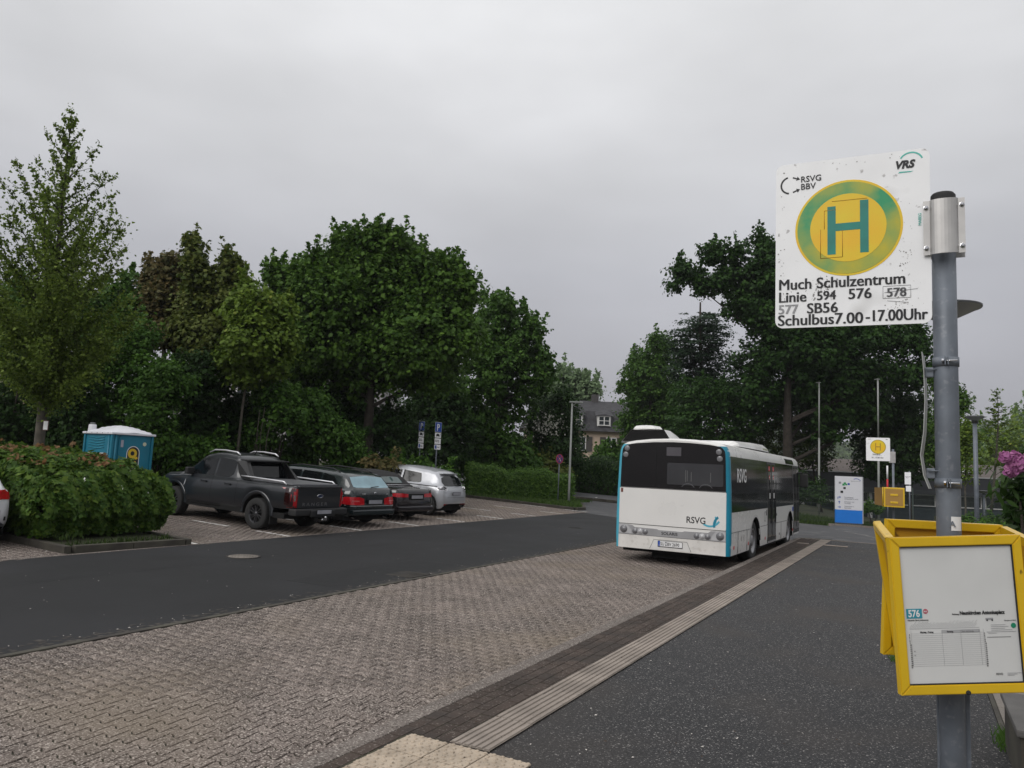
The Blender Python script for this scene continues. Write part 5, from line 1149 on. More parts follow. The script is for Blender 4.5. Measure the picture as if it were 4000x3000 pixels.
MB().add([(-.25, -.30, 1.22), (-.46, -.05, 1.24), (-.46, -.05, 1.70), (-.25, -.30, 1.71)], [(0, 1, 2, 3)]).build('side_panel', mat('dull side panel', (.20, .12, .04), .5, var=.1), bx)
MB().tube([(-.26, -.305, 1.2), (-.26, -.305, 1.72)], .012, 6).build('edge_trim', M_yel, bx)
t = empty('marker_post', (-.66, 25.2, .15), label='thin red and white marker post behind the distant stop', cat='post')
MB().tube([(0, 0, 0), (0, 0, .75)], .025, 10).build('white_section', M_wink, t); MB().tube([(0, 0, 1.95), (0, 0, 2.35)], .025, 10).build('white_section', M_wink, t); MB().tube([(0, 0, 1.5), (0, 0, 1.95)], .026, 10).build('red_section', M_redp, t); MB().tube([(0, 0, .75), (0, 0, 1.5)], .024, 10).build('shaft', M_galv, t)
t = empty('bollard', (-.46, 25.4, .12), label='short white bollard with a red band under the small yellow timetable box', cat='bollard')
MB().lathe([(.06, 0), (.055, .62), (.04, .66), (.001, .67)], 16).build('post', M_wink, t); MB().lathe([(.059, .40), (.057, .50)], 16, Matrix.Diagonal((1.03, 1.03, 1, 1))).build('red_band', M_redp, t)

# ================================================================ street furniture
def face_x(o): return frameM(o, (0, 1, 0), (0, 0, 1))      # faces +X
def parking_sign(x, y, rz, lab):
    t = empty('parking_sign', (x, y, gz(x)), rz, lab, 'parking sign', 'blue parking signs behind the parked cars')
    MB().tube([(-.03, 0, -.1), (-.03, 0, 3.33)], .03, 10).build('post', M_galv, t)
    def pl_(z0, h, m, w_=.40, nm='plate'): return MB().prism(rrect(-w_ / 2, z0, w_ / 2, z0 + h, .02), 0, .004, face_x((.008, 0, 0))).build(nm, m, t)
    rim = pl_(2.90, .43, M_wink, .43, 'plate_rim'); MB().prism(rrect(-.205, 2.912, .205, 3.318, .02), .004, .006, face_x((.008, 0, 0))).build('blue_field', mat('traffic blue', (.006, .06, .36), .45, var=.05), rim)
    text('letter_p', 'P', .40, M_wink, face_x((.0165, -.11, 2.97)), rim, .001, .010, .95)
    a = pl_(2.66, .21, M_signw); c_ = face_x((.008, 0, 0))
    MB().prism([(-.12, 2.70), (-.09, 2.70), (-.09, 2.72), (.06, 2.72), (.06, 2.70), (.09, 2.70), (.09, 2.78), (.05, 2.83), (-.08, 2.83), (-.12, 2.78)], .004, .006, c_).build('car_symbol', M_ink, a); MB().prism([(.12, 2.72), (.14, 2.72), (.16, 2.84), (.13, 2.84)], .004, .006, c_).build('plug_symbol', M_ink, a)
    a = pl_(2.39, .24, M_signw); text('lettering', 'während des\nLadevorgangs', .058, M_ink, face_x((.0145, -.185, 2.53)), a, .001, .0012, .88)
    a = pl_(2.15, .21, M_signw); MB().prism([(-.17, 2.18), (-.06, 2.18), (-.06, 2.33), (-.17, 2.33)], .004, .006, c_).build('disc_symbol', M_blue, a); text('lettering', '4 Std.', .085, M_ink, face_x((.0145, -.04, 2.22)), a, .001, .001, .9)
    return t
parking_sign(-18.95, 27.35, .0, 'blue P parking sign with three white plates, nearer of the pair'); parking_sign(-18.08, 27.3 + .05, -.12, 'blue P parking sign with three white plates, farther and nearer the charging post')
t = empty('charging_post', (-17.1, 26.4, gz(-17.1)), .2, 'pale grey rounded charging post behind the silver hatchback', 'charging post')
MB().bbox((-.10, -.14, 0), (.10, .14, 1.30), .05).lathe([(.14, -.10), (.14, .10)], 20, frameM((0, 0, 1.36), (0, 1, 0), (0, 0, 1))).prism(circ(0, 0, .14, 20), -.10, .10, frameM((0, 0, 1.36), (0, 1, 0), (0, 0, 1))).build('housing', mat('pale grey housing', (.50, .51, .52), .35, var=.03), t)
MB().prism(rrect(-.05, .0, .05, .22, .04), .10, .106, frameM((0, -.03, 1.15), (0, 1, 0), (0, 0, 1))).build('socket_panel', M_blk, t)
text('lettering', 'e', .12, mat('dark teal print', (.02, .10, .12), .5), frameM((.112, .03, 1.2), (0, 1, 0), (0, 0, 1)), t, .002)
MB().tube([(.12, -.12, 1.2), (.18, -.16, .9), (.14, -.12, .7), (.12, -.08, 1.0)], .012, 6).build('cable', M_rub, t)
t = empty('no_stopping_sign', (-14.87, 33.05, .27), label='round blue and red no stopping sign over the hedge beside the lamp post', cat='sign')
MB().tube([(0, 0, 0), (0, 0, 2.4)], .025, 10).build('post', M_galv, t); nf = frameM((.025, -.03, 2.18), (.43, .90, 0), (0, 0, 1))
q = MB().prism(circ(0, 0, .225, 32), 0, .004, nf).build('red_rim', mat('faded red', (.36, .03, .07), .5, var=.1), t); MB().prism(circ(0, 0, .185, 32), .004, .006, nf).build('blue_field', mat('faded blue', (.035, .03, .16), .5, var=.1), q)
for a_ in (45, 135): MB().box((-.19, -.022, .006), (.19, .022, .008), nf @ Matrix.Rotation(math.radians(a_), 4, 'Z')).build('cross_bar', mat('faded red', (.36, .03, .07), .5), q)
for x, y in ((.03, -.05), (.06, -.09), (0, .02)): MB().prism(rrect(x - .015, y - .02, x + .015, y + .02, .004), .008, .009, nf).build('sticker', M_wink, q)
M_lampg = mat('grey green lamp paint', (.26, .27, .255), .5, var=.08, vscale=3)
t = empty('street_lamp', (-14.68, 33.9, .26), label='slim grey street lamp with flat horizontal arm on the verge', cat='street lamp')
MB().tube([(0, 0, -.1), (0, 0, .9), (0, 0, 4.98)], [.06, .055, .042], 16).build('post', M_lampg, t)
MB().bbox((-.14, -.08, 4.96), (.52, .08, 5.03), .02, Matrix.Rotation(.48, 4, 'Z')).build('lamp_head', M_lampg, t); MB().tube([(0, 0, 4.80), (.20, .10, 4.97)], .02, 8).build('brace', M_lampg, t)
MB().bbox((.10, -.05, 4.95), (.48, .05, 4.962), .004, Matrix.Rotation(.48, 4, 'Z')).build('lamp_glass', mat('milky glass', (.4, .4, .4), .2), t)
for x, y, h, lab in ((-5.25, 51.9, 8.3, 'tall bare grey flagpole left of the white info board'), (-1.71, 48.2, 8.0, 'tall bare grey flagpole directly behind the distant stop sign')):
    t = empty('flagpole', (x, y, -.15), label=lab, cat='flagpole', group='bare flagpoles behind the fence')
    z1 = h * .58; MB().tube([(0, 0, 0), (0, 0, z1)], .062, 14).build('lower_tube', M_lampg, t); MB().tube([(0, 0, z1), (0, 0, h + .1)], .045, 14).build('upper_tube', M_lampg, t)
    MB().lathe([(.07, z1 - .05), (.07, z1 + .03)], 14).build('collar', M_lampg, t); MB().lathe([(.11, h + .1), (.11, h + .13), (.001, h + .15)], 12).bbox((-.2, -.02, h + .09), (.1, .02, h + .12), .01).build('truck_cap', M_lampg, t)
# info board
ib = empty('info_board', (-3.10, 37.35, .02), .22, 'white and blue school information board with arrows before the fence', 'sign')
M_bblue = mat('bright blue', (.012, .17, .60), .35, var=.03)
MB().bbox((-.0, -.02, 0), (1.12, .22, .12), .01).build('plinth', mat('grey plinth', (.05, .055, .065), .6), ib)
MB().bbox((0, 0, .12), (1.13, .18, .70), .008).build('blue_base', M_bblue, ib)
wp = MB().bbox((0, 0, .70), (1.13, .18, 2.20), .008).build('white_panel', mat('white board', (.62, .62, .65), .35, var=.02), ib)
MB().bbox((1.132, .0, .12), (1.17, .18, 2.20), .005).build('side_cover', mat('pale grey cover', (.36, .37, .39), .4, var=.03), ib)
FB = lambda x, z, d=-.003: frameM((x, d, z), (1, 0, 0), (0, 0, 1))
for z, a_ in ((1.23, 'a'), (1.03, 'u'), (.82, 'r')):
    ar = MB()
    if a_ == 'u': ar.prism([(-.012, -.06), (.012, -.06), (.012, .03), (.04, .0), (.05, .015), (0, .065), (-.05, .015), (-.04, 0), (-.012, .03)], 0, .003, FB(.17, z))
    else: ar.prism([(-.06, -.012), (.03, -.012), (.0, -.04), (.015, -.05), (.065, 0), (.015, .05), (0, .04), (.03, .012), (-.06, .012)], 0, .003, FB(.17, z + (.03 if a_ == 'a' else 0)))
    if a_ == 'a': ar.box((-.07, -.06, 0), (-.045, .04, .003), FB(.17, z))
    ar.build('arrow', M_blue, wp)
for z, s_ in ((1.24, 'Haupteingang\nGebäudeteil A und B'), (1.04, 'Schwimm- und\nTurnhalle'), (.84, 'Gebäudeteil C\nSporthalle')): text('lettering', s_, .072, mat('slate ink', (.08, .09, .12), .5), FB(.38, z), wp, .001, 0, .95)
for x, z, s_, m in ((.30, 1.78, .10, mat('map green', (.02, .25, .08), .5)), (.36, 1.85, .09, mat('map green', (.02, .25, .08), .5)), (.42, 1.80, .08, mat('map green', (.02, .25, .08), .5)), (.52, 1.82, .09, M_blue), (.34, 1.63, .10, M_ink), (.22, 1.45, .11, M_ink), (.15, 1.86, .10, mat('map grey', (.25, .25, .27), .5))): MB().prism([(0, 0), (s_, 0), (s_, s_ * .9), (0, s_ * .9)], 0, .003, FB(x, z)).build('map_block', m, wp)
MB().prism(arcband(.88, 1.90, .20, .225, 35, 120), 0, .003, FB(0, 0)).build('emblem_arc', M_blue, wp); text('lettering', 'B E R G  M U C H', .05, M_ink, FB(.66, 1.98), wp, .001)
# wire mesh fence
M_fence = mat('dark green fence wire', (.03, .045, .04), .6, var=.1)
fe = empty('mesh_fence', (0, 38.7, 0), label='dark green double-wire mesh fence with posts across the back of the forecourt', cat='fence')
for k in range(-4, 7):
    x0 = k * 2.5; z0 = -.12
    MB().bbox((x0 - .03, -.02, z0 - .1), (x0 + .03, .04, z0 + 1.95), .006).build('fence_post', M_fence, fe)
    m_ = MB()
    for i in range(1, 50): xx = x0 + i * .05; m_.add([(xx - .003, 0, z0 + .05), (xx + .003, 0, z0 + .05), (xx + .003, 0, z0 + 1.85), (xx - .003, 0, z0 + 1.85)], [(0, 1, 2, 3)])
    for j in range(10): zz = z0 + .05 + j * .2; m_.box((x0, -.006, zz - .004), (x0 + 2.5, .006, zz + .004))
    m_.build('mesh_panel', M_fence, fe)
# dish lamps
def dish(x, y, z0, z1, lab, r=.31, pr=.045):
    t = empty('dish_lamp', (x, y, z0), label=lab, cat='street lamp', group='grey post-top dish lamps'); h = z1 - z0
    MB().tube([(0, 0, -.2), (0, 0, h - .13)], [pr * 1.15, pr], 16).build('post', M_galv, t); MB().lathe([(pr * 1.4, h - .20), (pr * 1.5, h - .12), (pr * 1.2, h - .11)], 16).build('collar', M_blk, t)
    MB().lathe([(pr * 1.2, h - .13), (r * .45, h - .09), (r * .98, h - .01)], 28).build('lamp_glass', mat('grey diffuser', (.26, .27, .27), .4, var=.1), t); MB().lathe([(r * .99, h - .012), (r, h + .005), (r * .6, h + .035), (.001, h + .05)], 28).build('lamp_cover', mat('dark lamp cover', (.04, .042, .045), .5), t)
dish(.275, 7.92, .0, 3.60, 'near grey dish lamp whose head sticks out behind the stop pole'); dish(1.77, 28.03, 0, 4.20, 'dish lamp on its own grey post right of the stop pole', .30, .062); dish(3.74, 53.3, -.4, 1.80, 'small low dish lamp in front of the school windows', .45, .06)
# small sign post left of the pole
t = empty('notice_post', (-.12, 36.9, .0), label='slim post with two small white notices seen left of the stop pole', cat='sign')
MB().tube([(0, 0, 0), (0, 0, 2.55)], .03, 10).build('post', M_galv, t)
for z0, h, w_ in ((1.98, .52, .24), (1.68, .24, .20)): q = MB().bbox((-w_ + .06, -.045, z0), (.06, -.03, z0 + h), .003).build('notice', M_signw, t)
text('lettering', 'Feuerwehr\nzufahrt', .05, M_ink, frameM((-.16, -.047, 2.3), (1, 0, 0), (0, 0, 1)), q, .001)

# ================================================================ portable toilet
M_pt = mat('teal moulded plastic', (0.004, 0.155, 0.235), 0.42, var=0.07, vscale=3)
t = empty('portable_toilet', (-17.59, 12.02, gz(-17.59)), 1.5555, 'teal portable toilet with white domed roof behind the maple bush', 'portable toilet')
# local: x along the door face, y backwards along the vented face
Wd = 1.10
b = MB().bbox((0, 0, .08), (Wd, Wd, 1.98), .03); b.build('cabin', M_pt, t)
MB().bbox((-.02, -.02, 0), (Wd + .02, Wd + .02, .10), .02).build('base', M_blk, t)
for x, y in ((.0, .0), (Wd, .0), (0, Wd)): MB().bbox((x - .035, y - .035, .08), (x + .035, y + .035, 1.98), .02).build('corner_post', M_pt, t)
door = MB().prism([(.17, .12), (.93, .12), (.93, 1.86), (.80, 1.95), (.55, 1.99), (.30, 1.95), (.17, 1.86)], 0, .022, frameM((0, -.001, 0), (1, 0, 0), (0, 0, 1))).build('door', M_pt, t)
DF = frameM((0, -.024, 0), (1, 0, 0), (0, 0, 1))
MB().prism(rrect(.22, 1.62, .29, 1.80, .01), 0, .006, DF).build('door_lock', mat('pale lock plate', (.35, .35, .42), .4), door); MB().prism(circ(.88, 1.72, .05, 20), 0, .006, DF).build('round_badge', mat('pale yellow badge', (.5, .52, .38), .5, var=.1), door)
def arch(x0, x1, y0, y1, r_): c_ = (x0 + x1) / 2; R_ = (x1 - x0) / 2; return [(x0, y0), (x1, y0), (x1, y1 - R_)] + [(c_ + R_ * math.cos(a), y1 - R_ + R_ * math.sin(a)) for a in [PI * i / 12 for i in range(1, 12)]] + [(x0, y1 - R_)]
ad_ = MB().prism(arch(.40, .76, .60, 1.66, .2), 0, .002, DF).build('door_banner', M_wink, door); MB().prism(arch(.42, .74, .61, 1.64, .2), .002, .004, DF).build('banner_field', M_ink, ad_)
M_by = mat('banner yellow', (.62, .42, .02), .5, var=.06)
MB().prism(circ(.56, 1.47, .125, 28), .004, .006, DF).prism([(.60, 1.36), (.70, 1.40), (.72, 1.34), (.65, 1.32)], .004, .006, DF).build('round_letter', M_by, ad_); MB().prism(circ(.56, 1.475, .055, 20), .006, .0075, DF).build('letter_hole', M_ink, ad_)
MB().prism([(.50, 1.28), (.55, 1.28), (.55, 1.08), (.59, 1.04), (.61, 1.08), (.61, 1.28), (.67, 1.28), (.67, 1.06), (.63, .99), (.58, .97), (.52, .99), (.50, 1.06)], .004, .006, DF).build('letter_u', M_by, ad_)
text('lettering', '18320', .05, M_wink, DF @ Matrix.Translation((.735, .95, .006)) @ Matrix.Rotation(PI / 2, 4, 'Z'), ad_, .001, .001)
VF = frameM((-.001, Wd, 0), (0, -1, 0), (0, 0, 1))   # vented face looks along -x, text runs towards the front corner
for i in range(5):
    z = 1.86 - i * .065; MB().tube([VF @ Vector((.16, z, .004)), VF @ Vector((.5, z - .03, .012)), VF @ Vector((.80, z, .004))], .011, 6).build('vent_slat', mat('lighter teal edge', (.02, .24, .33), .4), t)
lb = MB().prism(rrect(.12, 1.10, .88, 1.46, .05), 0, .003, VF).build('side_banner', M_wink, t); MB().prism(rrect(.14, 1.12, .86, 1.44, .045), .003, .005, VF).build('banner_field', M_ink, lb)
text('lettering', 'QUIXX24.DE', .135, M_by, VF @ Matrix.Translation((.16, 1.30, .006)), lb, .001, .003, .90); text('lettering', '02241-163210', .125, M_by, VF @ Matrix.Translation((.15, 1.16, .006)), lb, .001, .003, .86)
MB().tube([VF @ Vector((.98, .1, .0)), VF @ Vector((.98, 1.95, .0))], .03, 8).tube([Vector((.08, -.01, .1)), Vector((.08, -.01, 1.95))], .03, 8).build('rib', M_pt, t)
rf = MB(); V = []; n_ = 12
for j in range(n_ + 1):
    for i in range(n_ + 1):
        x, y = -.06 + 1.22 * i / n_, -.07 + 1.22 * j / n_; e_ = max(abs(i / n_ - .5), abs(j / n_ - .5)) * 2
        z = 1.99 + .11 * (1 - e_ ** 2.2) + (.05 if e_ < .55 else 0) * (1 - e_) + .05 * math.exp(-((i / n_ - .5) / .28) ** 2) * (1 if j < 3 else .6) - (.045 if e_ == 1 else 0)
        V.append((x, y, z))
rf.add(V, [(j * (n_ + 1) + i, j * (n_ + 1) + i + 1, (j + 1) * (n_ + 1) + i + 1, (j + 1) * (n_ + 1) + i) for j in range(n_) for i in range(n_)], True)
M_ptr = mat('white moulded roof', (.68, .68, .72), .45, var=.03); roof_ = rf.build('roof', M_ptr, t)
MB().bbox((-.065, -.07, 1.93), (1.165, 1.16, 1.985), .015).build('roof_rim', M_ptr, roof_)
MB().lathe([(.10, 1.98), (.09, 2.16), (.085, 2.17)], 12, Matrix.Translation((.10, 1.02, 0))).build('vent_hood', M_ptr, roof_); MB().lathe([(.06, 2.17), (.06, 2.22), (.001, 2.22)], 12, Matrix.Translation((.10, 1.02, 0))).build('vent_cap', mat('grey cap', (.12, .13, .13), .6), roof_)
for i in range(5): MB().lathe([(.012, 0), (.001, .006)], 8, frameM((-.066, .1 + i * .22, 1.957), (0, -1, 0), (0, 0, 1))).build('roof_bolt', M_blk, roof_)

# ================================================================ buildings beyond
ux, uy = Vector((.885, .465, 0)), Vector((-.465, .885, 0))
def place_b(name, px, depth, z, lab, cat='house', rot=0.0):
    cxp = (px - 2000) / FPX * depth; X = MW[0][0] * cxp + MW[0][2] * depth; Y = MW[1][0] * cxp + MW[1][2] * depth
    return empty(name, (X, Y, z), math.atan2(.465, .885) + rot, lab, cat)
hs = place_b('house', 2370, 85, .6, 'cream house with dark hipped roof and white dormer windows beyond the bus')
M_cream = mat('cream render', (.46, .36, .28), .9, var=.05, vscale=1, bump=.3); M_slate = mat('dark slate roof', (.030, .029, .033), .8, var=.3, vscale=2, bump=.8, bscale=8, speck=[(4, .62, .7, (.07, .065, .06), .6)])
M_wfr = mat('white window frame', (.66, .65, .64), .5, var=.03); M_win = mat('house window glass', (.03, .035, .04), .08, var=.3); M_shut = mat('dark shutter', (.05, .045, .04), .7, var=.1)
MB().box((-9, 0, -1), (7, 9, 5.9)).build('wall', M_cream, hs)
MB().add([(-9.6, -.6, 5.75), (7.6, -.6, 5.75), (7.6, 9.6, 5.75), (-9.6, 9.6, 5.75), (-8.6, .9, 8.1), (6.2, .9, 8.1), (6.2, 8, 8.1), (-8.6, 8, 8.1), (-6.0, 4.4, 9.55), (4.0, 4.4, 9.55)],
         [(0, 1, 5, 4), (1, 2, 6, 5), (2, 3, 7, 6), (3, 0, 4, 7), (4, 5, 9, 8), (5, 6, 9), (6, 7, 8, 9), (7, 4, 8), (3, 2, 1, 0)]).build('roof', M_slate, hs)
def win(parent, x, z, w_, h, y=-.06, n=(2, 2), shut=False):
    f_ = MB().box((x - w_ / 2, y - .05, z), (x + w_ / 2, y, z + h)).build('window', M_win, parent)
    a = MB().box((x - w_ / 2 - .08, y - .10, z - .08), (x + w_ / 2 + .08, y - .02, z)).box((x - w_ / 2 - .08, y - .10, z + h), (x + w_ / 2 + .08, y - .02, z + h + .08)).box((x - w_ / 2 - .08, y - .10, z), (x - w_ / 2, y - .02, z + h)).box((x + w_ / 2, y - .10, z), (x + w_ / 2 + .08, y - .02, z + h))
    for i in range(1, n[0]): q_ = x - w_ / 2 + w_ * i / n[0]; a.box((q_ - .05, y - .09, z), (q_ + .05, y - .055, z + h))
    for i in range(1, n[1]): q_ = z + h * i / n[1]; a.box((x - w_ / 2, y - .088, q_ - .03), (x + w_ / 2, y - .054, q_ + .03))
    a.build('frame', M_wfr, f_)
    if shut:
        for s_ in (-1, 1): MB().box((x + s_ * (w_ / 2 + .45) - .32, y - .12, z - .1), (x + s_ * (w_ / 2 + .45) + .32, y - .05, z + h + .1)).build('shutter', M_shut, f_)
for x in (-5.9, -3.3, -.2, 2.9):
    d = MB().add([(x - .75, -.35, 6.35), (x + .75, -.35, 6.35), (x + .75, 2.0, 6.35), (x - .75, 2.0, 6.35), (x - .75, -.35, 7.5), (x + .75, -.35, 7.5), (x + .75, 2.2, 7.5), (x - .75, 2.2, 7.5)], [(0, 1, 5, 4), (1, 2, 6, 5), (3, 0, 4, 7)]).build('dormer', M_wfr, hs)
    MB().add([(x - 1.0, -.55, 7.48), (x + 1.0, -.55, 7.48), (x + .9, 2.4, 8.6), (x - .9, 2.4, 8.6), (x, -.4, 7.75)], [(0, 1, 4), (1, 2, 4), (2, 3, 4), (3, 0, 4)]).build('dormer_roof', M_slate, d)
    win(hs, x, 6.5, 1.1, .9, -.38)
for x in (-6.0, -2.7, .7, 4.0): win(hs, x, 3.6, 1.0, 1.45, -.02, (2, 2), True); win(hs, x, .6, 1.0, 1.5, -.02, (2, 2), True)
MB().box((-1.2, 4, 9.0), (-.4, 4.8, 10.3)).build('chimney', mat('grey chimney', (.06, .055, .055), .9), hs)
h2 = place_b('house', 2560, 98, 1.5, 'steep dark gable of a second house rising right behind the cream one')
MB().box((-6, 0, -2), (6, 10, 6)).build('wall', M_cream, h2); MB().add([(-6.6, -.4, 5.8), (6.6, -.4, 5.8), (6.6, 10.4, 5.8), (-6.6, 10.4, 5.8), (0, -.4, 12.2), (0, 10.4, 12.2)], [(0, 1, 4), (1, 2, 5, 4), (2, 3, 5), (3, 0, 4, 5), (3, 2, 1, 0)]).build('roof', M_slate, h2)
h3 = place_b('house', -500, 40, 6.0, 'dark house roof peeping over the trees at the far left edge')
MB().box((-7, 0, -7), (5, 8, 3.8)).build('wall', M_cream, h3); MB().add([(-7.5, -.4, 3.7), (5.5, -.4, 3.7), (5.5, 8.4, 3.7), (-7.5, 8.4, 3.7), (-5.5, 4, 5.9), (2.6, 4, 5.9)], [(0, 1, 5, 4), (1, 2, 5), (2, 3, 4, 5), (3, 0, 4), (3, 2, 1, 0)]).build('roof', M_slate, h3); MB().box((-1, 3.6, 5.6), (-.4, 4.2, 6.6)).build('chimney', M_dkerb, h3)
h4 = place_b('apartment_building', 1130, 52, 1.2, 'pale flat building glimpsed through gaps under the big maple', 'building')
MB().box((-8, 0, -1), (6.5, 8, 10.6)).build('wall', mat('grey render', (.30, .29, .29), .9, var=.06), h4); MB().add([(-8.4, -.4, 10.5), (6.9, -.4, 10.5), (6.9, 8.4, 10.5), (-8.4, 8.4, 10.5), (-8.4, 4, 13.0), (6.9, 4, 13.0)], [(0, 1, 5, 4), (1, 2, 5), (2, 3, 4, 5), (3, 0, 4), (3, 2, 1, 0)]).build('roof', M_slate, h4)
for i in range(4):
    for j in range(3): win(h4, -6.2 + i * 3.6, 1.4 + 3 * j, 1.8, 1.5, -.02, (2, 1))
# school behind the fence
sc = place_b('school_building', 3700, 62, -1.35, 'long low school building with dark overhanging roof and white window frames', 'school'); sc.scale = (1.107,) * 3
M_sroof = mat('brown flat roof', (.085, .068, .06), .9, var=.2, vscale=2, bump=.4, bscale=10); M_fasc = mat('dark fascia boards', (.028, .029, .034), .75, var=.12, vscale=3); M_swall = mat('blue grey wall', (.035, .048, .058), .8, var=.12)
MB().box((-16, .8, -1), (14, 14, 2.5)).build('wall', M_swall, sc)
MB().add([(-16.5, 0, 3.75), (14.5, 0, 3.75), (14.5, 9, 4.95), (-16.5, 9, 4.95), (-16.5, 9, 3.5), (14.5, 9, 3.5)], [(0, 1, 2, 3), (1, 5, 2), (0, 3, 4)]).build('roof', M_sroof, sc)
MB().box((-16.5, 0, 2.35), (14.5, .3, 3.72)).build('fascia', M_fasc, sc); MB().box((-16.5, -.04, 3.70), (14.5, .0, 3.78)).build('roof_edge', mat('pale metal edge', (.35, .35, .36), .5), sc)
for i in range(7): win(sc, -5.6 + i * 3.4, 1.55, 3.0, .75, .78, (1 if i % 2 else 2, 1))
for i in range(9): MB().box((-15.6 + i * 1.25, .55, -.6), (-15.35 + i * 1.25, .78, 2.3)).build('white_pillar', M_wfr, sc)
MB().box((-15.8, .5, 1.5), (-5, .74, 1.68)).build('window_rail', M_wfr, sc); MB().box((-15.8, .5, .2), (-10, .74, .34)).build('window_rail', M_wfr, sc)
MB().lathe([(1.0, 0), (.9, .18), (.5, .32), (.001, .38)], 16, Matrix.Translation((3.0, 3, 4.1))).build('skylight', mat('white skylight', (.7, .7, .7), .4), sc)
# steps with railing beyond the cross street
t = empty('garden_steps', (-20.2, 47.0, .5), .48, 'grey garden steps with a sloping handrail across the street', 'steps')
for i in range(5): MB().bbox((.0 + i * .32, 0, 0), (.32 + i * .32, 1.4, 1.0 - i * .2), .01).build('step', M_dkerb, t)
MB().tube([(-.2, -.05, 0), (-.2, -.05, 1.9)], .03).tube([(-.2, -.05, 1.9), (1.7, -.05, .8)], .03).tube([(1.7, -.05, 0), (1.7, -.05, .8)], .03).build('handrail', M_galv, t)
t = empty('garden_wall', (-19.6, 46.4, .42), .06, 'low dark garden wall along the far pavement', 'wall')
for i in range(10): MB().bbox((i * 1.0 + .005, 0, 0), (i * 1.0 + .995, .25, .75), .02).build('wall_block', M_dkerb, t)
# ================================================================ trees, shrubs and hedges
def at(px, py, d):
    a, b = (px - 2000) / FPX * d, (py - 1500) / FPX * d
    return Vector((MW[0][0] * a + MW[0][1] * b + MW[0][2] * d, MW[1][0] * a + MW[1][1] * b + MW[1][2] * d, EYE + MW[2][0] * a + MW[2][1] * b + MW[2][2] * d))
KITE = np.array([(0, -.5, 0), (.42, .05, .06), (0, .55, -.04), (-.42, .05, .06)])
MAPLE = np.array([(0, -.45, 0), (.24, -.30, .02), (.52, -.10, .05), (.24, .06, .03), (.34, .36, .02), (.08, .26, 0), (0, .58, -.07), (-.08, .26, 0), (-.34, .36, .02), (-.24, .06, .03), (-.52, -.10, .05), (-.24, -.30, .02)])
OVAL = np.array([(0, -.5, 0), (.30, -.22, .04), (.32, .12, .03), (0, .55, -.05), (-.32, .12, .03), (-.30, -.22, .04)])
def leaves(name, P_, Nn, size, m, rv, parent, shape=KITE, r=rng, vary=.48, roll=True):
    """one leaf per point, lying on the given normals"""
    n = len(P_); Nn = Nn / np.maximum(1e-6, np.linalg.norm(Nn, axis=1, keepdims=True))
    t = r.normal(size=(n, 3)); t[:, 2] -= .7; t -= (t * Nn).sum(1, keepdims=True) * Nn; t /= np.maximum(1e-6, np.linalg.norm(t, axis=1, keepdims=True)); b = np.cross(Nn, t)
    s = size * r.uniform(1 - vary, 1 + vary, n); K = shape.shape[0]
    V = P_[:, None, :] + s[:, None, None] * (shape[None, :, 0:1] * b[:, None, :] + shape[None, :, 1:2] * t[:, None, :] + shape[None, :, 2:3] * Nn[:, None, :])
    return npmesh(name, V.reshape(-1, 3), np.arange(n * K).reshape(n, K), m, np.clip(rv, 0, 1), parent)
def cloud(lobes, n, cr=.28, per=26, flat=.6, surf=(.55, 1.04), r=rng, up=.7, spire=0.0):
    """points and normals of leaf clumps set through and over a group of lobes"""
    C = np.array([l[0] for l in lobes]); R = np.array([l[1] for l in lobes]); w_ = R ** 2.1; w_ /= w_.sum(); nc = max(1, n // per)
    idx = r.choice(len(lobes), nc, p=w_); d = r.normal(size=(nc, 3)); d /= np.linalg.norm(d, axis=1, keepdims=True)
    rad = R[idx] * np.where(r.random(nc) < .78, r.uniform(surf[0] + .25, surf[1], nc), r.uniform(.15, surf[0] + .2, nc)) * (1 + .16 * np.sin(d[:, 0] * 7 + idx) * np.cos(d[:, 2] * 6 + idx * 2))
    cc = C[idx] + d * rad[:, None] * np.array([1, 1, .92]); inside = (rad / R[idx])
    crn = cr * r.uniform(.5, 1.4, nc); q = r.normal(size=(nc, per, 3)) * crn[:, None, None] * np.array([1, 1, flat]) * .62
    P_ = cc[:, None, :] + q; dn = d[:, None, :] * .55 + r.normal(size=(nc, per, 3)) * .5 + q / crn[:, None, None] * .35; dn[..., 2] += up
    rv = r.random(nc)[:, None] * .5 + r.random((nc, per)) * .5
    P_, dn, rv = P_.reshape(-1, 3), dn.reshape(-1, 3), rv.reshape(-1)
    if spire:
        top = np.array(sorted(range(nc), key=lambda i: -cc[i, 2]))[: int(nc * .5)]; ns = int(nc * spire); pick = r.choice(top, ns); base = cc[pick]; h = r.uniform(.35, 1.0, ns) * cr * 3.0; t = r.random((ns, 34)); wd = (1 - t) * cr * .42 + .03
        lean = r.normal(0, .22, (ns, 1, 2)); sp = base[:, None, :] + np.concatenate([r.normal(size=(ns, 34, 2)) * wd[..., None] + lean * (t * h[:, None])[..., None], (t * h[:, None])[..., None]], -1)
        sn = r.normal(size=(ns, 34, 3)) * .6; sn[..., 2] += .5; P_ = np.concatenate([P_, sp.reshape(-1, 3)]); dn = np.concatenate([dn, sn.reshape(-1, 3)]); rv = np.concatenate([rv, r.random(ns * 34)])
    return P_, dn, rv
M_bark = mat('grey bark', (.085, .075, .06), .92, var=.3, vscale=6, bump=.7, bscale=25)
M_dbark = mat('dark bark', (.035, .028, .022), .95, var=.3, vscale=6, bump=.7, bscale=25)
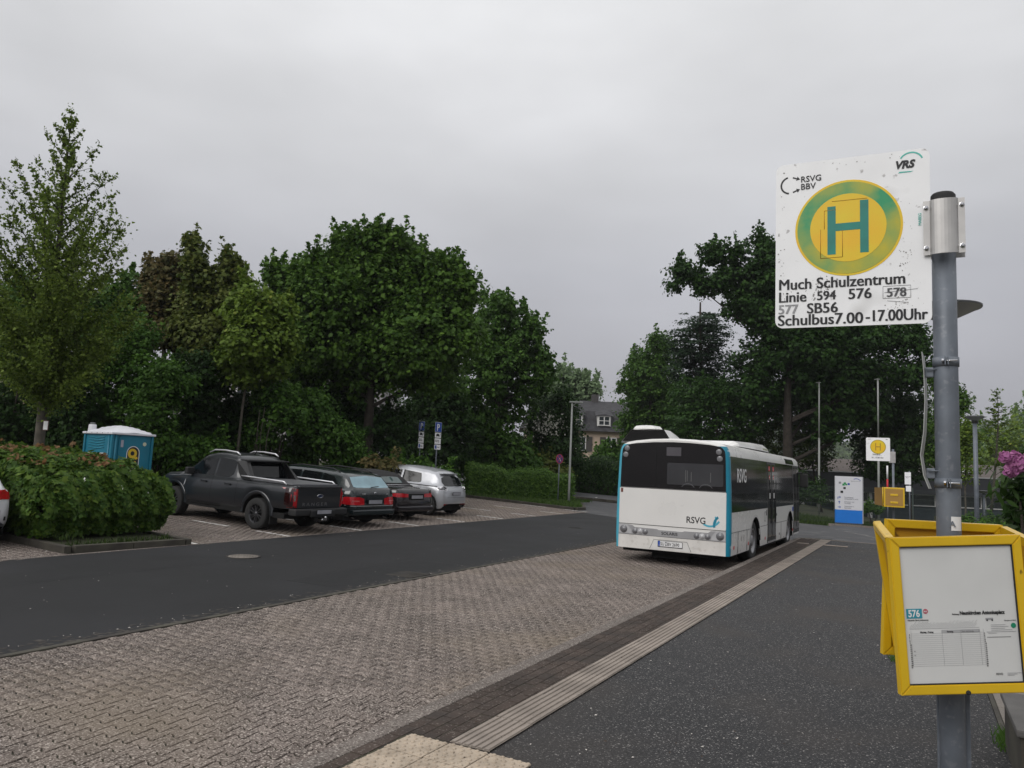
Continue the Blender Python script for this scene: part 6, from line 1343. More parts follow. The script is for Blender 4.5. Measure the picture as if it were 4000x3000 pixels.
def limbs(name, base, tips, r0, m, parent, bend=.35, r=rnd, trunk_top=None, n=8):
    """tapered trunk, then a limb to every tip; joined into one branch part"""
    a = MB(); base = Vector(base); tt = Vector(trunk_top) if trunk_top is not None else sum((Vector(t) for t in tips), Vector()) / len(tips)
    pts = [base + (tt - base) * f + Vector((r.gauss(0, .03), r.gauss(0, .03), 0)) * (tt - base).length * .25 * f for f in (0, .12, .3, .5, .7, .85, 1)]
    tr = MB().tube(pts, [r0 * 1.25, r0, r0 * .9, r0 * .78, r0 * .62, r0 * .45, r0 * .28], n).build('trunk', m, parent)
    for t in tips:
        t = Vector(t); hd_ = (t - base).xy.length; f = min(.95, max(.28, (t.z - base.z - .55 * hd_) / max(.1, (tt - base).z) + r.uniform(-.08, .05))); s = base + (tt - base) * f; mid = s + (t - s) * .5 + Vector((0, 0, -(t - s).length * .12 * bend)); rr = r0 * (.55 - .35 * f)
        a.tube([s, s + (mid - s) * .5 + Vector((r.gauss(0, .05), r.gauss(0, .05), .05)), mid, t], [rr, rr * .8, rr * .6, rr * .2], 6)
    a.build('branch', m, parent)['kind'] = 'stuff'
def tree(name, lab, depth, lob, n, size, m, trunk=None, cat='tree', group=None, r0=.18, cr=.3, shape=KITE, seed=1, spire=.15, back=.9, bark=None, zb=None, up=.7, flat=.6, per=26, surf=(.55, 1.04), lstep=0):
    """lob: (px, py, radius px[, depth offset]) read off the picture and turned into places in the scene"""
    r = np.random.default_rng(seed); L3 = []
    for l in lob:
        R = l[2] / FPX * depth; dd = l[3] if len(l) > 3 else r.uniform(-.5, .5) * R; c = at(l[0], l[1], depth + dd); L3.append((np.array(c), R))
        if back and R > .5: c2 = at(l[0] + r.uniform(-20, 20), l[1] + r.uniform(-10, 20), depth + dd + R * 1.5); L3.append((np.array(c2), R * back))
    cen = sum((Vector(l[0]) for l in L3), Vector()) / len(L3); bp = at(*trunk[0], depth) if trunk else Vector((cen.x, cen.y, 0)); gzv = zb if zb is not None else land(bp.x, bp.y)
    t = empty(name, (bp.x, bp.y, gzv), label=lab, cat=cat, group=group); off = np.array(t.location)
    L3 = [(c - off, R) for c, R in L3]; P_, dn, rv = cloud(L3, n, cr, per, flat, surf, r, up, spire)
    k = P_[:, 2] > .05; leaves('crown' if trunk else 'foliage', P_[k], dn[k], size, m, rv[k], t, shape, r)
    if trunk:
        tt = at(*trunk[1], depth) - Vector(off); limbs('branch', (0, 0, -.1), [Vector(c) for c, R in L3[::(lstep or (2 if back else 1))]], r0, bark or M_bark, t, trunk_top=tt, r=random.Random(seed))
    else:
        st = MB(); rr = random.Random(seed)
        for i in range(5): c = L3[i % len(L3)][0]; st.tube([(rr.gauss(0, .2), rr.gauss(0, .2), -.05), (c[0] * .5, c[1] * .5, c[2] * .45), tuple(c)], [.05, .035, .012], 6)
        st.build('stem', M_dbark, t)['kind'] = 'stuff'
    return t
LM_maple = leafmat('maple leaf', (.022, .050, .010), (.085, .140, .025), (.13, .19, .038))
LM_maple2 = leafmat('fresh maple leaf', (.024, .055, .012), (.075, .13, .028), (.12, .19, .05))
LM_copper = leafmat('copper maple leaf', (.045, .052, .020), (.135, .090, .046), (.18, .11, .055))
LM_olive = leafmat('olive maple leaf', (.04, .060, .016), (.125, .125, .034), (.17, .12, .05))
LM_yell = leafmat('yellow green leaf', (.045, .075, .012), (.14, .18, .03), (.21, .21, .045))
LM_dark = leafmat('dark shrub leaf', (.011, .025, .009), (.034, .064, .017), (.06, .10, .028))
LM_mid = leafmat('mid green shrub leaf', (.022, .052, .011), (.072, .13, .024), (.11, .17, .035))
LM_hedge = leafmat('hedge leaf', (.03, .065, .012), (.09, .15, .028), (.14, .20, .045))
LM_oak = leafmat('dark tree leaf', (.012, .030, .009), (.038, .075, .017), (.06, .11, .025))
LM_gink = leafmat('ginkgo leaf', (.05, .075, .014), (.135, .165, .034), (.17, .20, .05))
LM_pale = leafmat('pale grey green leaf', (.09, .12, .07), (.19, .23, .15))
LM_ced = leafmat('blue grey needles', (.014, .028, .017), (.035, .055, .035))

# ---- the tall ginkgo
gt = at(155, 1745, 20); gz0 = land(gt.x, gt.y); gk = empty('ginkgo_tree', (gt.x, gt.y, gz0), label='tall slender light green tree with ascending branches and bare grey trunk', cat='tree')
ro = random.Random(11); topz = at(280, 440, 20) - Vector((gt.x, gt.y, gz0)); Hh = topz.z; tr = lambda f: Vector((topz.x * f, topz.y * f, Hh * f))
MB().tube([tr(-.02), tr(.12), tr(.3), tr(.5), tr(.7), tr(.88), tr(1)], [.15, .125, .11, .08, .05, .022, .006], 12).build('trunk', M_bark, gk)
br = MB(); GP = []
def prof_len(f): return max(.25, lerp([(0.24, 1.2), (.34, 2.4), (.45, 2.75), (.6, 2.35), (.75, 1.5), (.88, .85), (1, .2)], f))
for i in range(74):
    f = .24 + .74 * (i + ro.random()) / 74; a = i * 2.39996 + ro.uniform(-.4, .4); ln = prof_len(f) * ro.uniform(.75, 1.25); el = math.radians(lerp([(.2, 12), (.4, 28), (.7, 45), (1, 62)], f) + ro.uniform(-8, 10))
    p = tr(f); pts = [p]; d = Vector((math.cos(a) * math.cos(el), math.sin(a) * math.cos(el), math.sin(el))); ns = max(3, int(ln / .3))
    for k in range(ns): d = (d + Vector((ro.gauss(0, .06), ro.gauss(0, .06), .075))).normalized(); pts.append(pts[-1] + d * (ln / ns))
    br.tube(pts, [.028 * (1 - f * .5) * (1 - .85 * k / ns) for k in range(ns + 1)], 5)
    for k in range(ns):
        for q in range(int(7 * ln / ns / .3) + 3):
            GP.append(pts[k].lerp(pts[k + 1], ro.random()))
        if k > 0 and ro.random() < .75:
            sd_ = (d + Vector((ro.gauss(0, .7), ro.gauss(0, .7), ro.gauss(0.1, .3)))).normalized(); sl = ln * .30 * ro.uniform(.5, 1.2) * (1 - k / ns * .5); e_ = pts[k] + sd_ * sl; br.tube([pts[k], e_], [.010, .003], 4)
            for q in range(int(sl / .045)): GP.append(pts[k].lerp(e_, ro.random()))
br.build('branch', M_dbark, gk)['kind'] = 'stuff'
GP = np.array(GP); r_ = np.random.default_rng(3); GP = GP[r_.random(len(GP)) < np.where(GP[:, 2] > Hh * .5, .42, .75)]; GP = np.repeat(GP, 5, 0) + r_.normal(size=(len(GP) * 5, 3)) * .045
GP = np.concatenate([GP] + [(lambda q_: q_ + r_.normal(size=q_.shape) * .15)(GP[r_.random(len(GP)) < np.clip((.80 * Hh - GP[:, 2]) / (.42 * Hh), 0, 1)]) for _ in range(3)])
FAN = np.array([(0, -.5, 0), (.5, .28, .05), (.18, .42, 0), (-.18, .42, 0), (-.5, .28, .05)])
leaves('crown', GP, r_.normal(size=(len(GP), 3)) + np.array([0, 0, .5]), .072, LM_gink, r_.random(len(GP)), gk, FAN, r_)
ts = empty('tree_notice', tuple(at(179, 1662, 19.7)), label='small white notice with dark frame fixed to the ginkgo trunk', cat='notice')
MB().bbox((-.07, -.01, -.13), (.07, .01, .13), .004, Matrix.Rotation(.5, 4, 'Z')).build('frame', mat('brown frame', (.12, .07, .06), .6), ts); MB().box((-.055, -.013, -.11), (.055, -.0105, .11), Matrix.Rotation(.5, 4, 'Z')).build('paper', M_wink, ts)

# ---- the belt of trees on the left
tree('maple_tree', 'copper-red maple between the ginkgo and the olive maple', 28.5, [(655, 1075, 52), (672, 1015, 28), (600, 1060, 24), (590, 1110, 45), (640, 1170, 75), (710, 1190, 55), (600, 1240, 70), (680, 1300, 80)], 21000, .135, LM_copper, ((640, 1720), (650, 1150)), r0=.12, shape=MAPLE, seed=21, spire=.3, cr=.24)
tree('maple_tree', 'mid green tree filling the gap between the ginkgo and the copper maple', 29, [(520, 1120, 50), (470, 1200, 75), (560, 1190, 60), (400, 1230, 85), (540, 1290, 90), (450, 1330, 95), (340, 1300, 85), (250, 1200, 80), (180, 1260, 80), (80, 1180, 75)], 22000, .13, LM_maple2, ((470, 1750), (470, 1200)), r0=.13, shape=MAPLE, seed=28, spire=.3, cr=.28, bark=M_dbark)
tree('maple_tree', 'olive-brown maple with pointed leaders, right of the copper one', 27, [(752, 965, 22), (760, 1015, 34), (775, 1070, 52), (850, 1110, 52), (893, 1005, 22), (900, 1060, 36), (905, 1110, 50), (800, 1180, 85), (900, 1220, 95), (830, 1330, 105), (760, 1280, 80)], 30000, .135, LM_olive, ((800, 1730), (800, 1120)), r0=.13, shape=MAPLE, seed=22, spire=.3, cr=.24)
tree('maple_tree', 'young yellow-green maple on a thin pale trunk', 25.5, [(960, 1130, 28), (985, 1170, 45), (1010, 1230, 70), (1080, 1230, 60), (940, 1230, 60), (1110, 1330, 55), (1000, 1330, 95), (930, 1400, 75), (1060, 1420, 70), (960, 1470, 55)], 20000, .14, LM_yell, ((925, 1760), (985, 1250)), r0=.055, shape=MAPLE, seed=23, spire=.2, cr=.24, back=.7)
tree('maple_tree', 'biggest dark green broad maple in the middle of the tree belt', 32, [(1345, 960, 42), (1445, 935, 45), (1500, 960, 45), (1560, 970, 48), (1400, 1050, 90), (1500, 1060, 100), (1620, 1040, 80), (1290, 1070, 85), (1190, 1130, 85), (1085, 1090, 48), (1105, 1170, 70), (1290, 1180, 125), (1430, 1190, 140), (1580, 1180, 140), (1720, 1090, 70), (1760, 1060, 30), (1800, 1130, 60), (1750, 1210, 110), (1160, 1280, 115), (1300, 1330, 140), (1460, 1340, 150), (1620, 1330, 150), (1780, 1320, 115), (1200, 1420, 110), (1380, 1450, 110), (1560, 1440, 110), (1700, 1440, 110)], 86000, .17, LM_maple, ((1440, 1780), (1450, 1180)), r0=.24, shape=MAPLE, seed=24, spire=.55, cr=.35, bark=M_dbark, back=.75)
tree('maple_tree', 'lighter green maple leaning right at the end of the tree belt', 43, [(1985, 1190, 45), (1930, 1230, 70), (2010, 1270, 75), (2080, 1290, 48), (1880, 1320, 100), (2030, 1370, 90), (2120, 1390, 55), (1950, 1440, 115), (2080, 1480, 75), (2140, 1470, 35), (1870, 1500, 100), (2010, 1570, 95), (1830, 1620, 90), (1930, 1650, 90), (1740, 1560, 80)], 30000, .18, LM_maple2, ((1930, 1800), (1950, 1350)), r0=.18, shape=KITE, seed=25, spire=.35, cr=.30, bark=M_dbark)
tree('yew_tree', 'dense dark conifer-like tree behind the no stopping sign', 46, [(2150, 1640, 90), (2190, 1600, 60), (2215, 1690, 62), (2180, 1740, 90), (2110, 1760, 90), (2225, 1800, 62), (2195, 1560, 38)], 26000, .14, LM_dark, ((2190, 1880), (2190, 1600)), r0=.2, seed=26, spire=.1, cr=.35, bark=M_dbark)
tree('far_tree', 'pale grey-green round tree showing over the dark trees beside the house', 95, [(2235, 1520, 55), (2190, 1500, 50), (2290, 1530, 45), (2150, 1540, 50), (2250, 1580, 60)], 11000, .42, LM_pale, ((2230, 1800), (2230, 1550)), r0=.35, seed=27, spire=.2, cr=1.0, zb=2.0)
# understorey: single shrubs
US = [('shrub', 'dark laurel-like shrub at the far left behind the maple bush', 24, [(40, 1560, 130), (90, 1400, 110), (10, 1680, 110), (120, 1690, 95), (10, 1300, 90)], 17000, LM_dark), ('shrub', 'bushy mid green shrub just right of the ginkgo trunk', 25, [(420, 1420, 110), (520, 1330, 100), (560, 1500, 120), (400, 1560, 100), (480, 1680, 110), (330, 1650, 80)], 17000, LM_mid),
      ('shrub', 'dark yew-like shrub left of the ginkgo trunk under its crown', 23.5, [(260, 1500, 90), (220, 1650, 80), (300, 1620, 70), (300, 1720, 75), (230, 1750, 70), (370, 1740, 70)], 15000, LM_dark), ('shrub', 'yellowish green shrub above the portable toilet roof', 23.5, [(600, 1620, 90), (650, 1500, 90), (640, 1720, 90), (560, 1750, 60)], 12000, LM_mid),
      ('shrub', 'almost black shrub below the copper maple', 26, [(760, 1480, 120), (830, 1600, 120), (740, 1680, 110), (860, 1430, 80)], 15000, LM_dark), ('shrub', 'green shrub behind the pickup cab', 24, [(720, 1790, 70), (830, 1780, 70), (640, 1820, 60)], 9000, LM_mid),
      ('shrub', 'leafy shrub with pale bare stems behind the pickup bed', 26, [(1070, 1560, 85), (1120, 1620, 70), (1010, 1700, 70)], 10000, LM_mid), ('shrub', 'dark low shrub beneath the young yellow-green maple', 27, [(950, 1640, 90), (900, 1740, 80), (1010, 1780, 70)], 9000, LM_dark),
      ('shrub', 'mid green shrub behind the estate car roof', 28, [(1250, 1700, 95), (1160, 1770, 80), (1330, 1740, 90), (1220, 1610, 80)], 15000, LM_mid), ('shrub', 'deep green shrub filling the space under the big maple', 33, [(1400, 1640, 130), (1520, 1700, 120), (1300, 1600, 110), (1480, 1790, 90), (1360, 1790, 90), (1230, 1520, 100)], 17000, LM_dark),
      ('shrub', 'dark shrub behind the two parking signs', 41, [(1660, 1620, 120), (1620, 1740, 100), (1760, 1720, 110), (1720, 1560, 80)], 15000, LM_dark), ('shrub', 'wide green shrub behind the trimmed hedge', 43, [(1880, 1740, 90), (1960, 1760, 80), (1830, 1810, 70), (2040, 1800, 75), (1940, 1850, 60)], 13000, LM_mid),
      ('shrub', 'rust-tinged small shrub in front of the belt behind the estate car', 26, [(1460, 1815, 32), (1500, 1835, 28), (1530, 1825, 28)], 1500, LM_copper), ('shrub', 'low green shrub along the bank behind the convertible', 29, [(1420, 1850, 55), (1560, 1850, 50), (1640, 1850, 45), (1740, 1880, 45)], 8000, LM_mid),
      ('shrub', 'brownish shrub in front of the dark conifer by the lamp', 44, [(2120, 1830, 45), (2180, 1850, 40)], 4000, LM_olive), ('shrub', 'dark green shrub right of the lamp post, before the house', 58, [(2340, 1860, 50), (2400, 1860, 55), (2290, 1880, 38), (2410, 1800, 40), (2360, 1800, 30)], 16000, LM_mid)]
for i, (nm, lab, dp, lo, n_, mt_) in enumerate(US): tree(nm, lab, dp, lo, n_, .12 * dp / 27, mt_, None, 'shrub', 'shrubs in the belt behind the parking rows', seed=40 + i, spire=.12, cr=.24 * dp / 27, back=.8, zb=None)
# white blossoms on the dark tree by the lamp
r_ = np.random.default_rng(8); pts = np.array([at(2140 + r_.normal(0, 35), 1660 + r_.normal(0, 25), 44) for i in range(240)]); leaves('blossoms', pts, r_.normal(size=(240, 3)), .12, mat('pale blossom', (.42, .42, .36), .8), r_.random(240), None, KITE, r_)
tag(bpy.data.objects['blossoms'], 'pale blossoms scattered over the dark tree left of the lamp post', 'blossom', kind='stuff')
# bare pale stems behind the pickup
bs_ = empty('sapling', tuple(at(1000, 1780, 25.5).xy) + (land(-18, 20),), label='cluster of thin pale bare stems behind the pickup bed', cat='sapling')
o_ = Vector(bs_.location)
for (x0, y0, x1, y1) in ((1005, 1790, 1015, 1600), (1015, 1790, 1035, 1590), (1035, 1790, 1060, 1640), (985, 1790, 1030, 1650)): MB().tube([at(x0, y0, 25.5) - o_ - Vector((0, 0, .3)), at((x0 + x1) / 2 - 6, (y0 + y1) / 2, 25.5) - o_, at(x1, y1, 25.5) - o_], [.022, .016, .008], 6).build('stem', M_bark, bs_)

# ---- trees on the right
tree('plane_tree', 'largest dark tree on the right with layered limbs behind the stop sign', 50, [(2655, 1060, 42), (2640, 1110, 30), (2700, 1090, 40), (2790, 985, 48), (2760, 1010, 30), (2840, 1000, 30), (2905, 985, 40), (2975, 935, 40), (2990, 1000, 50), (2850, 1090, 60), (2930, 1110, 90), (2760, 1110, 50), (3010, 1080, 90), (3000, 1200, 110), (2900, 1200, 70), (3090, 1180, 110), (3200, 1200, 110), (3300, 1240, 110), (3050, 1330, 120), (3180, 1350, 120), (3310, 1350, 110), (3420, 1290, 85), (3500, 1330, 70), (3580, 1300, 55), (3600, 1350, 45), (3160, 1460, 110), (3300, 1470, 110), (2950, 1420, 90), (3440, 1450, 90), (3560, 1460, 70), (3620, 1450, 50), (3190, 1560, 95, 1), (3310, 1580, 90, 1), (3080, 1520, 85, 2), (2960, 1520, 85), (3230, 1660, 80, 1), (3360, 1520, 80, 1), (3250, 1480, 90, 1), (3400, 1600, 70, 1)], 110000, .21, LM_oak, ((3078, 1830), (3080, 1330)), r0=.36, seed=61, spire=.12, cr=.40, bark=M_dbark, back=.7, surf=(.45, 1.05), lstep=7)
tree('cedar_tree', 'spiky blue-grey conifer left of the big dark tree', 57, [(2700, 1270, 60), (2760, 1240, 50), (2660, 1330, 55), (2730, 1340, 80), (2800, 1320, 60), (2690, 1420, 90), (2790, 1430, 80), (2740, 1510, 90)], 22000, .16, LM_ced, ((2740, 1780), (2730, 1180)), r0=.22, seed=62, spire=.0, cr=.45, flat=.22, bark=M_dbark, per=40, up=1.4)
tree('beech_tree', 'fresh green loose tree partly hiding the cream house', 66, [(2560, 1350, 45), (2520, 1410, 50), (2480, 1450, 45), (2590, 1430, 70), (2530, 1490, 75), (2470, 1540, 60), (2570, 1570, 95), (2510, 1620, 75), (2470, 1640, 50), (2640, 1600, 90), (2520, 1700, 80), (2620, 1700, 80)], 32000, .20, LM_maple2, ((2540, 1850), (2540, 1500)), r0=.22, seed=63, spire=.3, cr=.42)
tree('hornbeam_tree', 'dark green tree between the cedar and the bus roof', 52, [(2700, 1560, 90), (2800, 1560, 90), (2900, 1560, 90), (2680, 1660, 80), (2790, 1660, 90), (2900, 1660, 90), (2980, 1600, 80)], 24000, .18, LM_oak, ((2800, 1850), (2800, 1600)), r0=.18, seed=64, spire=.1, cr=.35, bark=M_dbark)
tree('hazel_tree', 'low olive-green tree with thin arching branches behind the bus front', 54, [(3050, 1640, 80), (3150, 1600, 80), (3000, 1720, 70), (3120, 1720, 85), (3220, 1680, 75), (3290, 1620, 60), (3080, 1800, 60), (3200, 1790, 60)], 15000, .15, leafmat('olive leaf', (.022, .035, .010), (.065, .080, .020)), ((3210, 1960), (3150, 1680)), r0=.09, seed=65, spire=.1, cr=.4, bark=M_dbark, back=.6)
tree('lime_tree', 'very dark round tree in front of the school, left of the stop pole', 53, [(3380, 1600, 90), (3480, 1580, 95), (3560, 1620, 90), (3420, 1700, 100), (3530, 1720, 100), (3480, 1810, 90), (3570, 1820, 70), (3400, 1800, 70), (3600, 1740, 60)], 32000, .165, LM_dark, ((3570, 2030), (3500, 1700)), r0=.12, seed=66, spire=.1, cr=.34, bark=M_dbark)
tree('lime_tree', 'dark green tree edge just right of the stop pole', 46, [(3690, 1500, 45), (3720, 1590, 55), (3700, 1680, 60), (3740, 1560, 30), (3690, 1770, 55), (3730, 1800, 30)], 9000, .15, LM_maple, ((3690, 2010), (3690, 1600)), r0=.12, seed=67, spire=.2, cr=.34, bark=M_dbark)
tree('acacia_tree', 'light yellow-green feathery tree between stop pole and dish lamp', 42, [(3770, 1690, 40), (3760, 1760, 45), (3790, 1830, 30), (3740, 1720, 35), (3770, 1860, 28)], 3500, .12, LM_yell, ((3770, 2000), (3770, 1750)), r0=.06, seed=68, spire=.2, cr=.4, flat=.25, back=.5)
# young tree with layered sparse sprays
yt = at(3872, 2003, 40); y0 = empty('young_tree', (yt.x, yt.y, yt.z), label='thin pale-stemmed young tree with sparse layered yellow-green sprays', cat='tree'); O_ = Vector(y0.location); ro = random.Random(5); YP = []
tp = [at(3872, 2003, 40) - O_, at(3885, 1860, 40) - O_, at(3897, 1700, 40) - O_, at(3900, 1600, 40) - O_, at(3893, 1525, 40) - O_]
MB().tube(tp, [.075, .06, .04, .02, .008], 8).build('trunk', M_bark, y0); yb = MB()
for i in range(30):
    f = i / 29; k = min(3, int(f * 2.999) + 1); p = tp[1].lerp(tp[4], f) if f > .02 else tp[1]; ln = lerp([(0, 1.3), (.35, 1.5), (.6, .9), (.8, .35), (1, .12)], f) * ro.uniform(.7, 1.2); a = i * 2.4; d = Vector((math.cos(a), math.sin(a), ro.uniform(.35, 1.1))).normalized(); e_ = p + d * ln; yb.tube([p, e_], [.012, .004], 4)
    for q in range(int(ln * 17) + 4): t_ = ro.uniform(.25, 1.02); YP += [p.lerp(e_, t_) + Vector((ro.gauss(0, .09), ro.gauss(0, .09), ro.gauss(0, .03))) for _ in range(3)]
yb.build('branch', M_dbark, y0)['kind'] = 'stuff'; r_ = np.random.default_rng(9); YP = np.array(YP); leaves('crown', YP, r_.normal(size=(len(YP), 3)) * .4 + np.array([0, 0, 1.0]), .13, LM_yell, r_.random(len(YP)), y0, KITE, r_)
rb = empty('raised_bed', (yt.x - .6, yt.y - .4, -.5), .45, 'low stone raised bed round the young tree by the school', 'raised bed')
for i in range(4): MB().bbox((-1.6 + i * 1.1, -1, 0), (-.52 + i * 1.1, -.8, .95), .02).build('stone', mat('brown stone', (.10, .08, .07), .9, var=.2), rb)
MB().box((-1.6, -.8, 0), (2.8, 1.4, .85)).build('soil', M_soil, rb); MB().bbox((-1.65, -1.04, .95), (2.85, -.74, 1.0), .01).build('coping', M_dkerb, rb)
tree('shrub', 'dark shrubs with white flower specks behind the bus front and fence', 44, [(3090, 1900, 50), (3150, 1920, 45), (3040, 1910, 45), (3200, 1930, 35), (2980, 1900, 45)], 12000, .10, LM_dark, None, 'shrub', seed=70, cr=.25)
tree('shrub', 'green shrub in front of the school windows right of the pole', 33, [(3830, 2050, 30), (3880, 2060, 32), (3940, 2065, 34), (3990, 2060, 34), (3780, 2040, 25)], 6000, .08, LM_mid, None, 'shrub', seed=71, cr=.18, zb=-.1)
tree('shrub', 'low leafy ground shrub behind the rear yellow frame', 15, [(3860, 2100, 60), (3960, 2110, 70), (4040, 2110, 70)], 5000, .05, LM_mid, None, 'shrub', seed=72, cr=.12, zb=.1)
tree('shrub', 'grey-leaved shrub just right of the info board base', 38.5, [(3390, 1985, 18), (3430, 1990, 18)], 1500, .08, LM_mid, None, 'shrub', seed=73, cr=.15)
# trimmed hedge
def hedge(lab, p, q, wdt, h0, h1, n_, m, size, seed, cat='hedge'):
    p, q = Vector(p), Vector(q); r = np.random.default_rng(seed); t = empty('hedge', (p.x, p.y, p.z), label=lab, cat=cat); d = q - p; L_ = d.xy.length; dx = np.array([d.x, d.y]) / L_; nx_ = np.array([-dx[1], dx[0]])
    u = r.random(n_) * L_; ph = r.random(n_); hz = h0 + (h1 - h0) * u / L_ + .10 * np.sin(u * 2.3) + .07 * np.sin(u * 5.1 + 1); s = r.uniform(0, 1, n_)
    a = s * PI; rr = np.where(r.random(n_) < .85, r.uniform(.85, 1.05, n_), r.uniform(.4, .85, n_)); co = np.sign(np.cos(a)) * np.abs(np.cos(a)) ** .45; si = np.abs(np.sin(a)) ** .5
    X = co * wdt / 2 * rr; Z = si * hz * rr * 1.0 * np.where(s < 2, 1, 1); Z = np.where(r.random(n_) < .5, r.uniform(0, 1, n_) * hz, Z); X = np.where(Z < hz * .8, np.sign(X) * wdt / 2 * np.clip(rr, .7, 1.05), X)
    P_ = np.stack([dx[0] * u + nx_[0] * X, dx[1] * u + nx_[1] * X, Z + d.z * u / L_], 1) + r.normal(size=(n_, 3)) * .05; nn = np.stack([nx_[0] * X, nx_[1] * X, np.where(Z > hz * .75, .9, .25)], 1) + r.normal(size=(n_, 3)) * .4
    leaves('foliage', P_, nn, size, m, r.random(n_), t, KITE, r); return t
hedge('trimmed green hedge behind the far end of the parking rows', (-19.4, 32.2, .45), (-15.3, 35.4, .32), 1.9, 1.5, 1.4, 30000, LM_hedge, .075, 81)
hedge('dark rough hedge across the street left of the bus', (-21.5, 47.2, .4), (-9, 47.6, .2), 2.2, 2.6, 2.2, 22000, LM_dark, .13, 82)

# ---- rhododendron at the right edge
rt_ = at(4040, 1950, 5.4); rh = empty('rhododendron', (rt_.x, rt_.y, .15), label='rhododendron with bright pink blossom heads at the right edge', cat='shrub'); O_ = Vector(rh.location); r_ = np.random.default_rng(12)
lob = [(np.array(at(px, py, 5.4 + dz) - O_), rr / FPX * 5.4) for px, py, rr, dz in ((4010, 1900, 80, 0), (4060, 1990, 110, .1), (3985, 1960, 60, -.05), (4030, 1830, 70, .1), (4000, 2030, 60, .1), (4120, 1900, 150, .2))]
P_, dn, rv = cloud(lob, 1500, .07, 12, .5, r=r_, up=.5); RL = np.array([(0, -.5, 0), (.13, -.2, .02), (.15, .15, .02), (0, .5, -.04), (-.15, .15, .02), (-.13, -.2, .02)])
leaves('foliage', P_, dn, .10, leafmat('rhododendron leaf', (.012, .028, .010), (.045, .075, .022), rough=.35), rv, rh, RL, r_)
st = MB(); 
for c, R_ in lob: st.tube([(.05, 0, 0), (c[0] * .5, c[1] * .5, c[2] * .5), tuple(c)], [.03, .02, .008], 6)
st.build('stem', M_dbark, rh)['kind'] = 'stuff'
PET = np.array([(0, -.5, 0), (.42, -.1, .12), (.34, .38, .02), (0, .5, -.08), (-.34, .38, .02), (-.42, -.1, .12)])
for px, py, rr, n_ in ((3975, 1812, 30, 260), (3925, 1785, 16, 110), (3950, 1835, 22, 150), (3965, 1785, 18, 90), (4030, 1800, 30, 200)):
    c = np.array(at(px, py, 5.25) - O_); d = r_.normal(size=(n_, 3)); d /= np.linalg.norm(d, axis=1, keepdims=True); leaves('blossom', c + d * (rr / FPX * 5.3 * r_.uniform(.7, 1.15, (n_, 1))), d + r_.normal(size=(n_, 3)) * .9, .032, leafmat('pink petal', (.30, .085, .27), (.50, .20, .44), tr=.3), r_.random(n_), rh, PET, r_)

# ---- the maple bush in its kerbed bed
mb_ = empty('maple_bush', (-15.4, 9.1, gz(-15.4) + .09), label='dense maple bush with reddish shoot tips in the kerbed island', cat='bush'); r_ = np.random.default_rng(14)
LM_bush = leafmat('bush maple leaf', (.026, .052, .010), (.085, .125, .022), (.13, .165, .035)); LM_tip = leafmat('reddish shoot leaf', (.10, .055, .028), (.20, .095, .055)); LM_oval = leafmat('bush small leaf', (.022, .052, .010), (.068, .115, .022))
n_ = 36000; u = r_.uniform(-2.9, 2.1, n_); v = r_.uniform(-1.25, 1.2, n_); f = r_.random(n_)
def htop(u, v): return 1.38 - .05 * np.clip(u + 1, 0, 4) + .05 * np.sin(u * 3.1 + v * 2) + .06 * np.sin(u * 7 + v * 5) - .20 * np.clip((u - 1.1) / 1.0, 0, 1.2) ** 2 - .30 * np.clip(np.abs(v) - .85, 0, 1) / .35 - .05 * np.clip(-u - 2, 0, 1)
ht = htop(u, v); P_ = np.stack([u, v, ht + r_.normal(size=n_) * .05], 1); nn = np.stack([u * .15, v * .25, np.ones(n_)], 1) + r_.normal(size=(n_, 3)) * .45
m2 = 48000; w2 = r_.random(m2); q = r_.random(m2); side_ = np.where(w2 < .52, 0, np.where(w2 < .86, 1, 2))   # front (-y) , road end (+x), back
bul = lambda z: .12 * np.sin(z * 4.0) + .08 * np.sin(q * 40)
zf = r_.random(m2) ** .9; uu = np.where(side_ == 1, 2.20, q * 5.15 - 2.95); vv = np.where(side_ == 0, -1.22, np.where(side_ == 1, q * 2.5 - 1.25, 1.22)); H2 = htop(np.clip(uu, -3, 2.0), np.clip(vv, -1.0, 1.0)) ; zz = zf * H2 + .02
dpt = np.abs(r_.normal(0, .09, m2)) + .10 * (zz < .35) ; bulge = .16 * np.sin(np.clip(zz / H2, 0, 1) * PI) + .06 * np.sin(q * 31 + zz * 5)
uu = uu + np.where(side_ == 1, bulge - dpt, r_.normal(0, .02, m2)); vv = vv + np.where(side_ == 0, -bulge + dpt, np.where(side_ == 2, bulge - dpt, 0))
P2 = np.stack([uu, vv, zz], 1) + r_.normal(size=(m2, 3)) * .02; n2 = np.stack([np.where(side_ == 1, 1.0, 0), np.where(side_ == 0, -1.0, np.where(side_ == 2, 1.0, 0)), np.full(m2, .55)], 1) + r_.normal(size=(m2, 3)) * .38
big = (r_.random(m2) < .38) | ((uu < -.4) & (r_.random(m2) < .5))
k1 = r_.random(n_) < .45
leaves('large_leaves', np.concatenate([P_[k1], P2[big & (r_.random(m2) < .45)]]), np.concatenate([nn[k1], n2[big & (r_.random(m2) < 2)][:0]]) if False else np.concatenate([nn[k1], r_.normal(size=(0, 3))]), .14, LM_bush, r_.random(10), mb_, MAPLE, r_) if False else None
sb = big & (r_.random(m2) < .5)
leaves('large_leaf_mass', np.concatenate([P_[k1], P2[sb]]), np.concatenate([nn[k1], n2[sb]]), .115, LM_bush, r_.random(k1.sum() + sb.sum()), mb_, MAPLE, r_)
leaves('small_leaf_mass', np.concatenate([P_[~k1], P2[~big]]), np.concatenate([nn[~k1], n2[~big]]), .062, LM_oval, r_.random((~k1).sum() + (~big).sum()), mb_, OVAL, r_)
tips = []
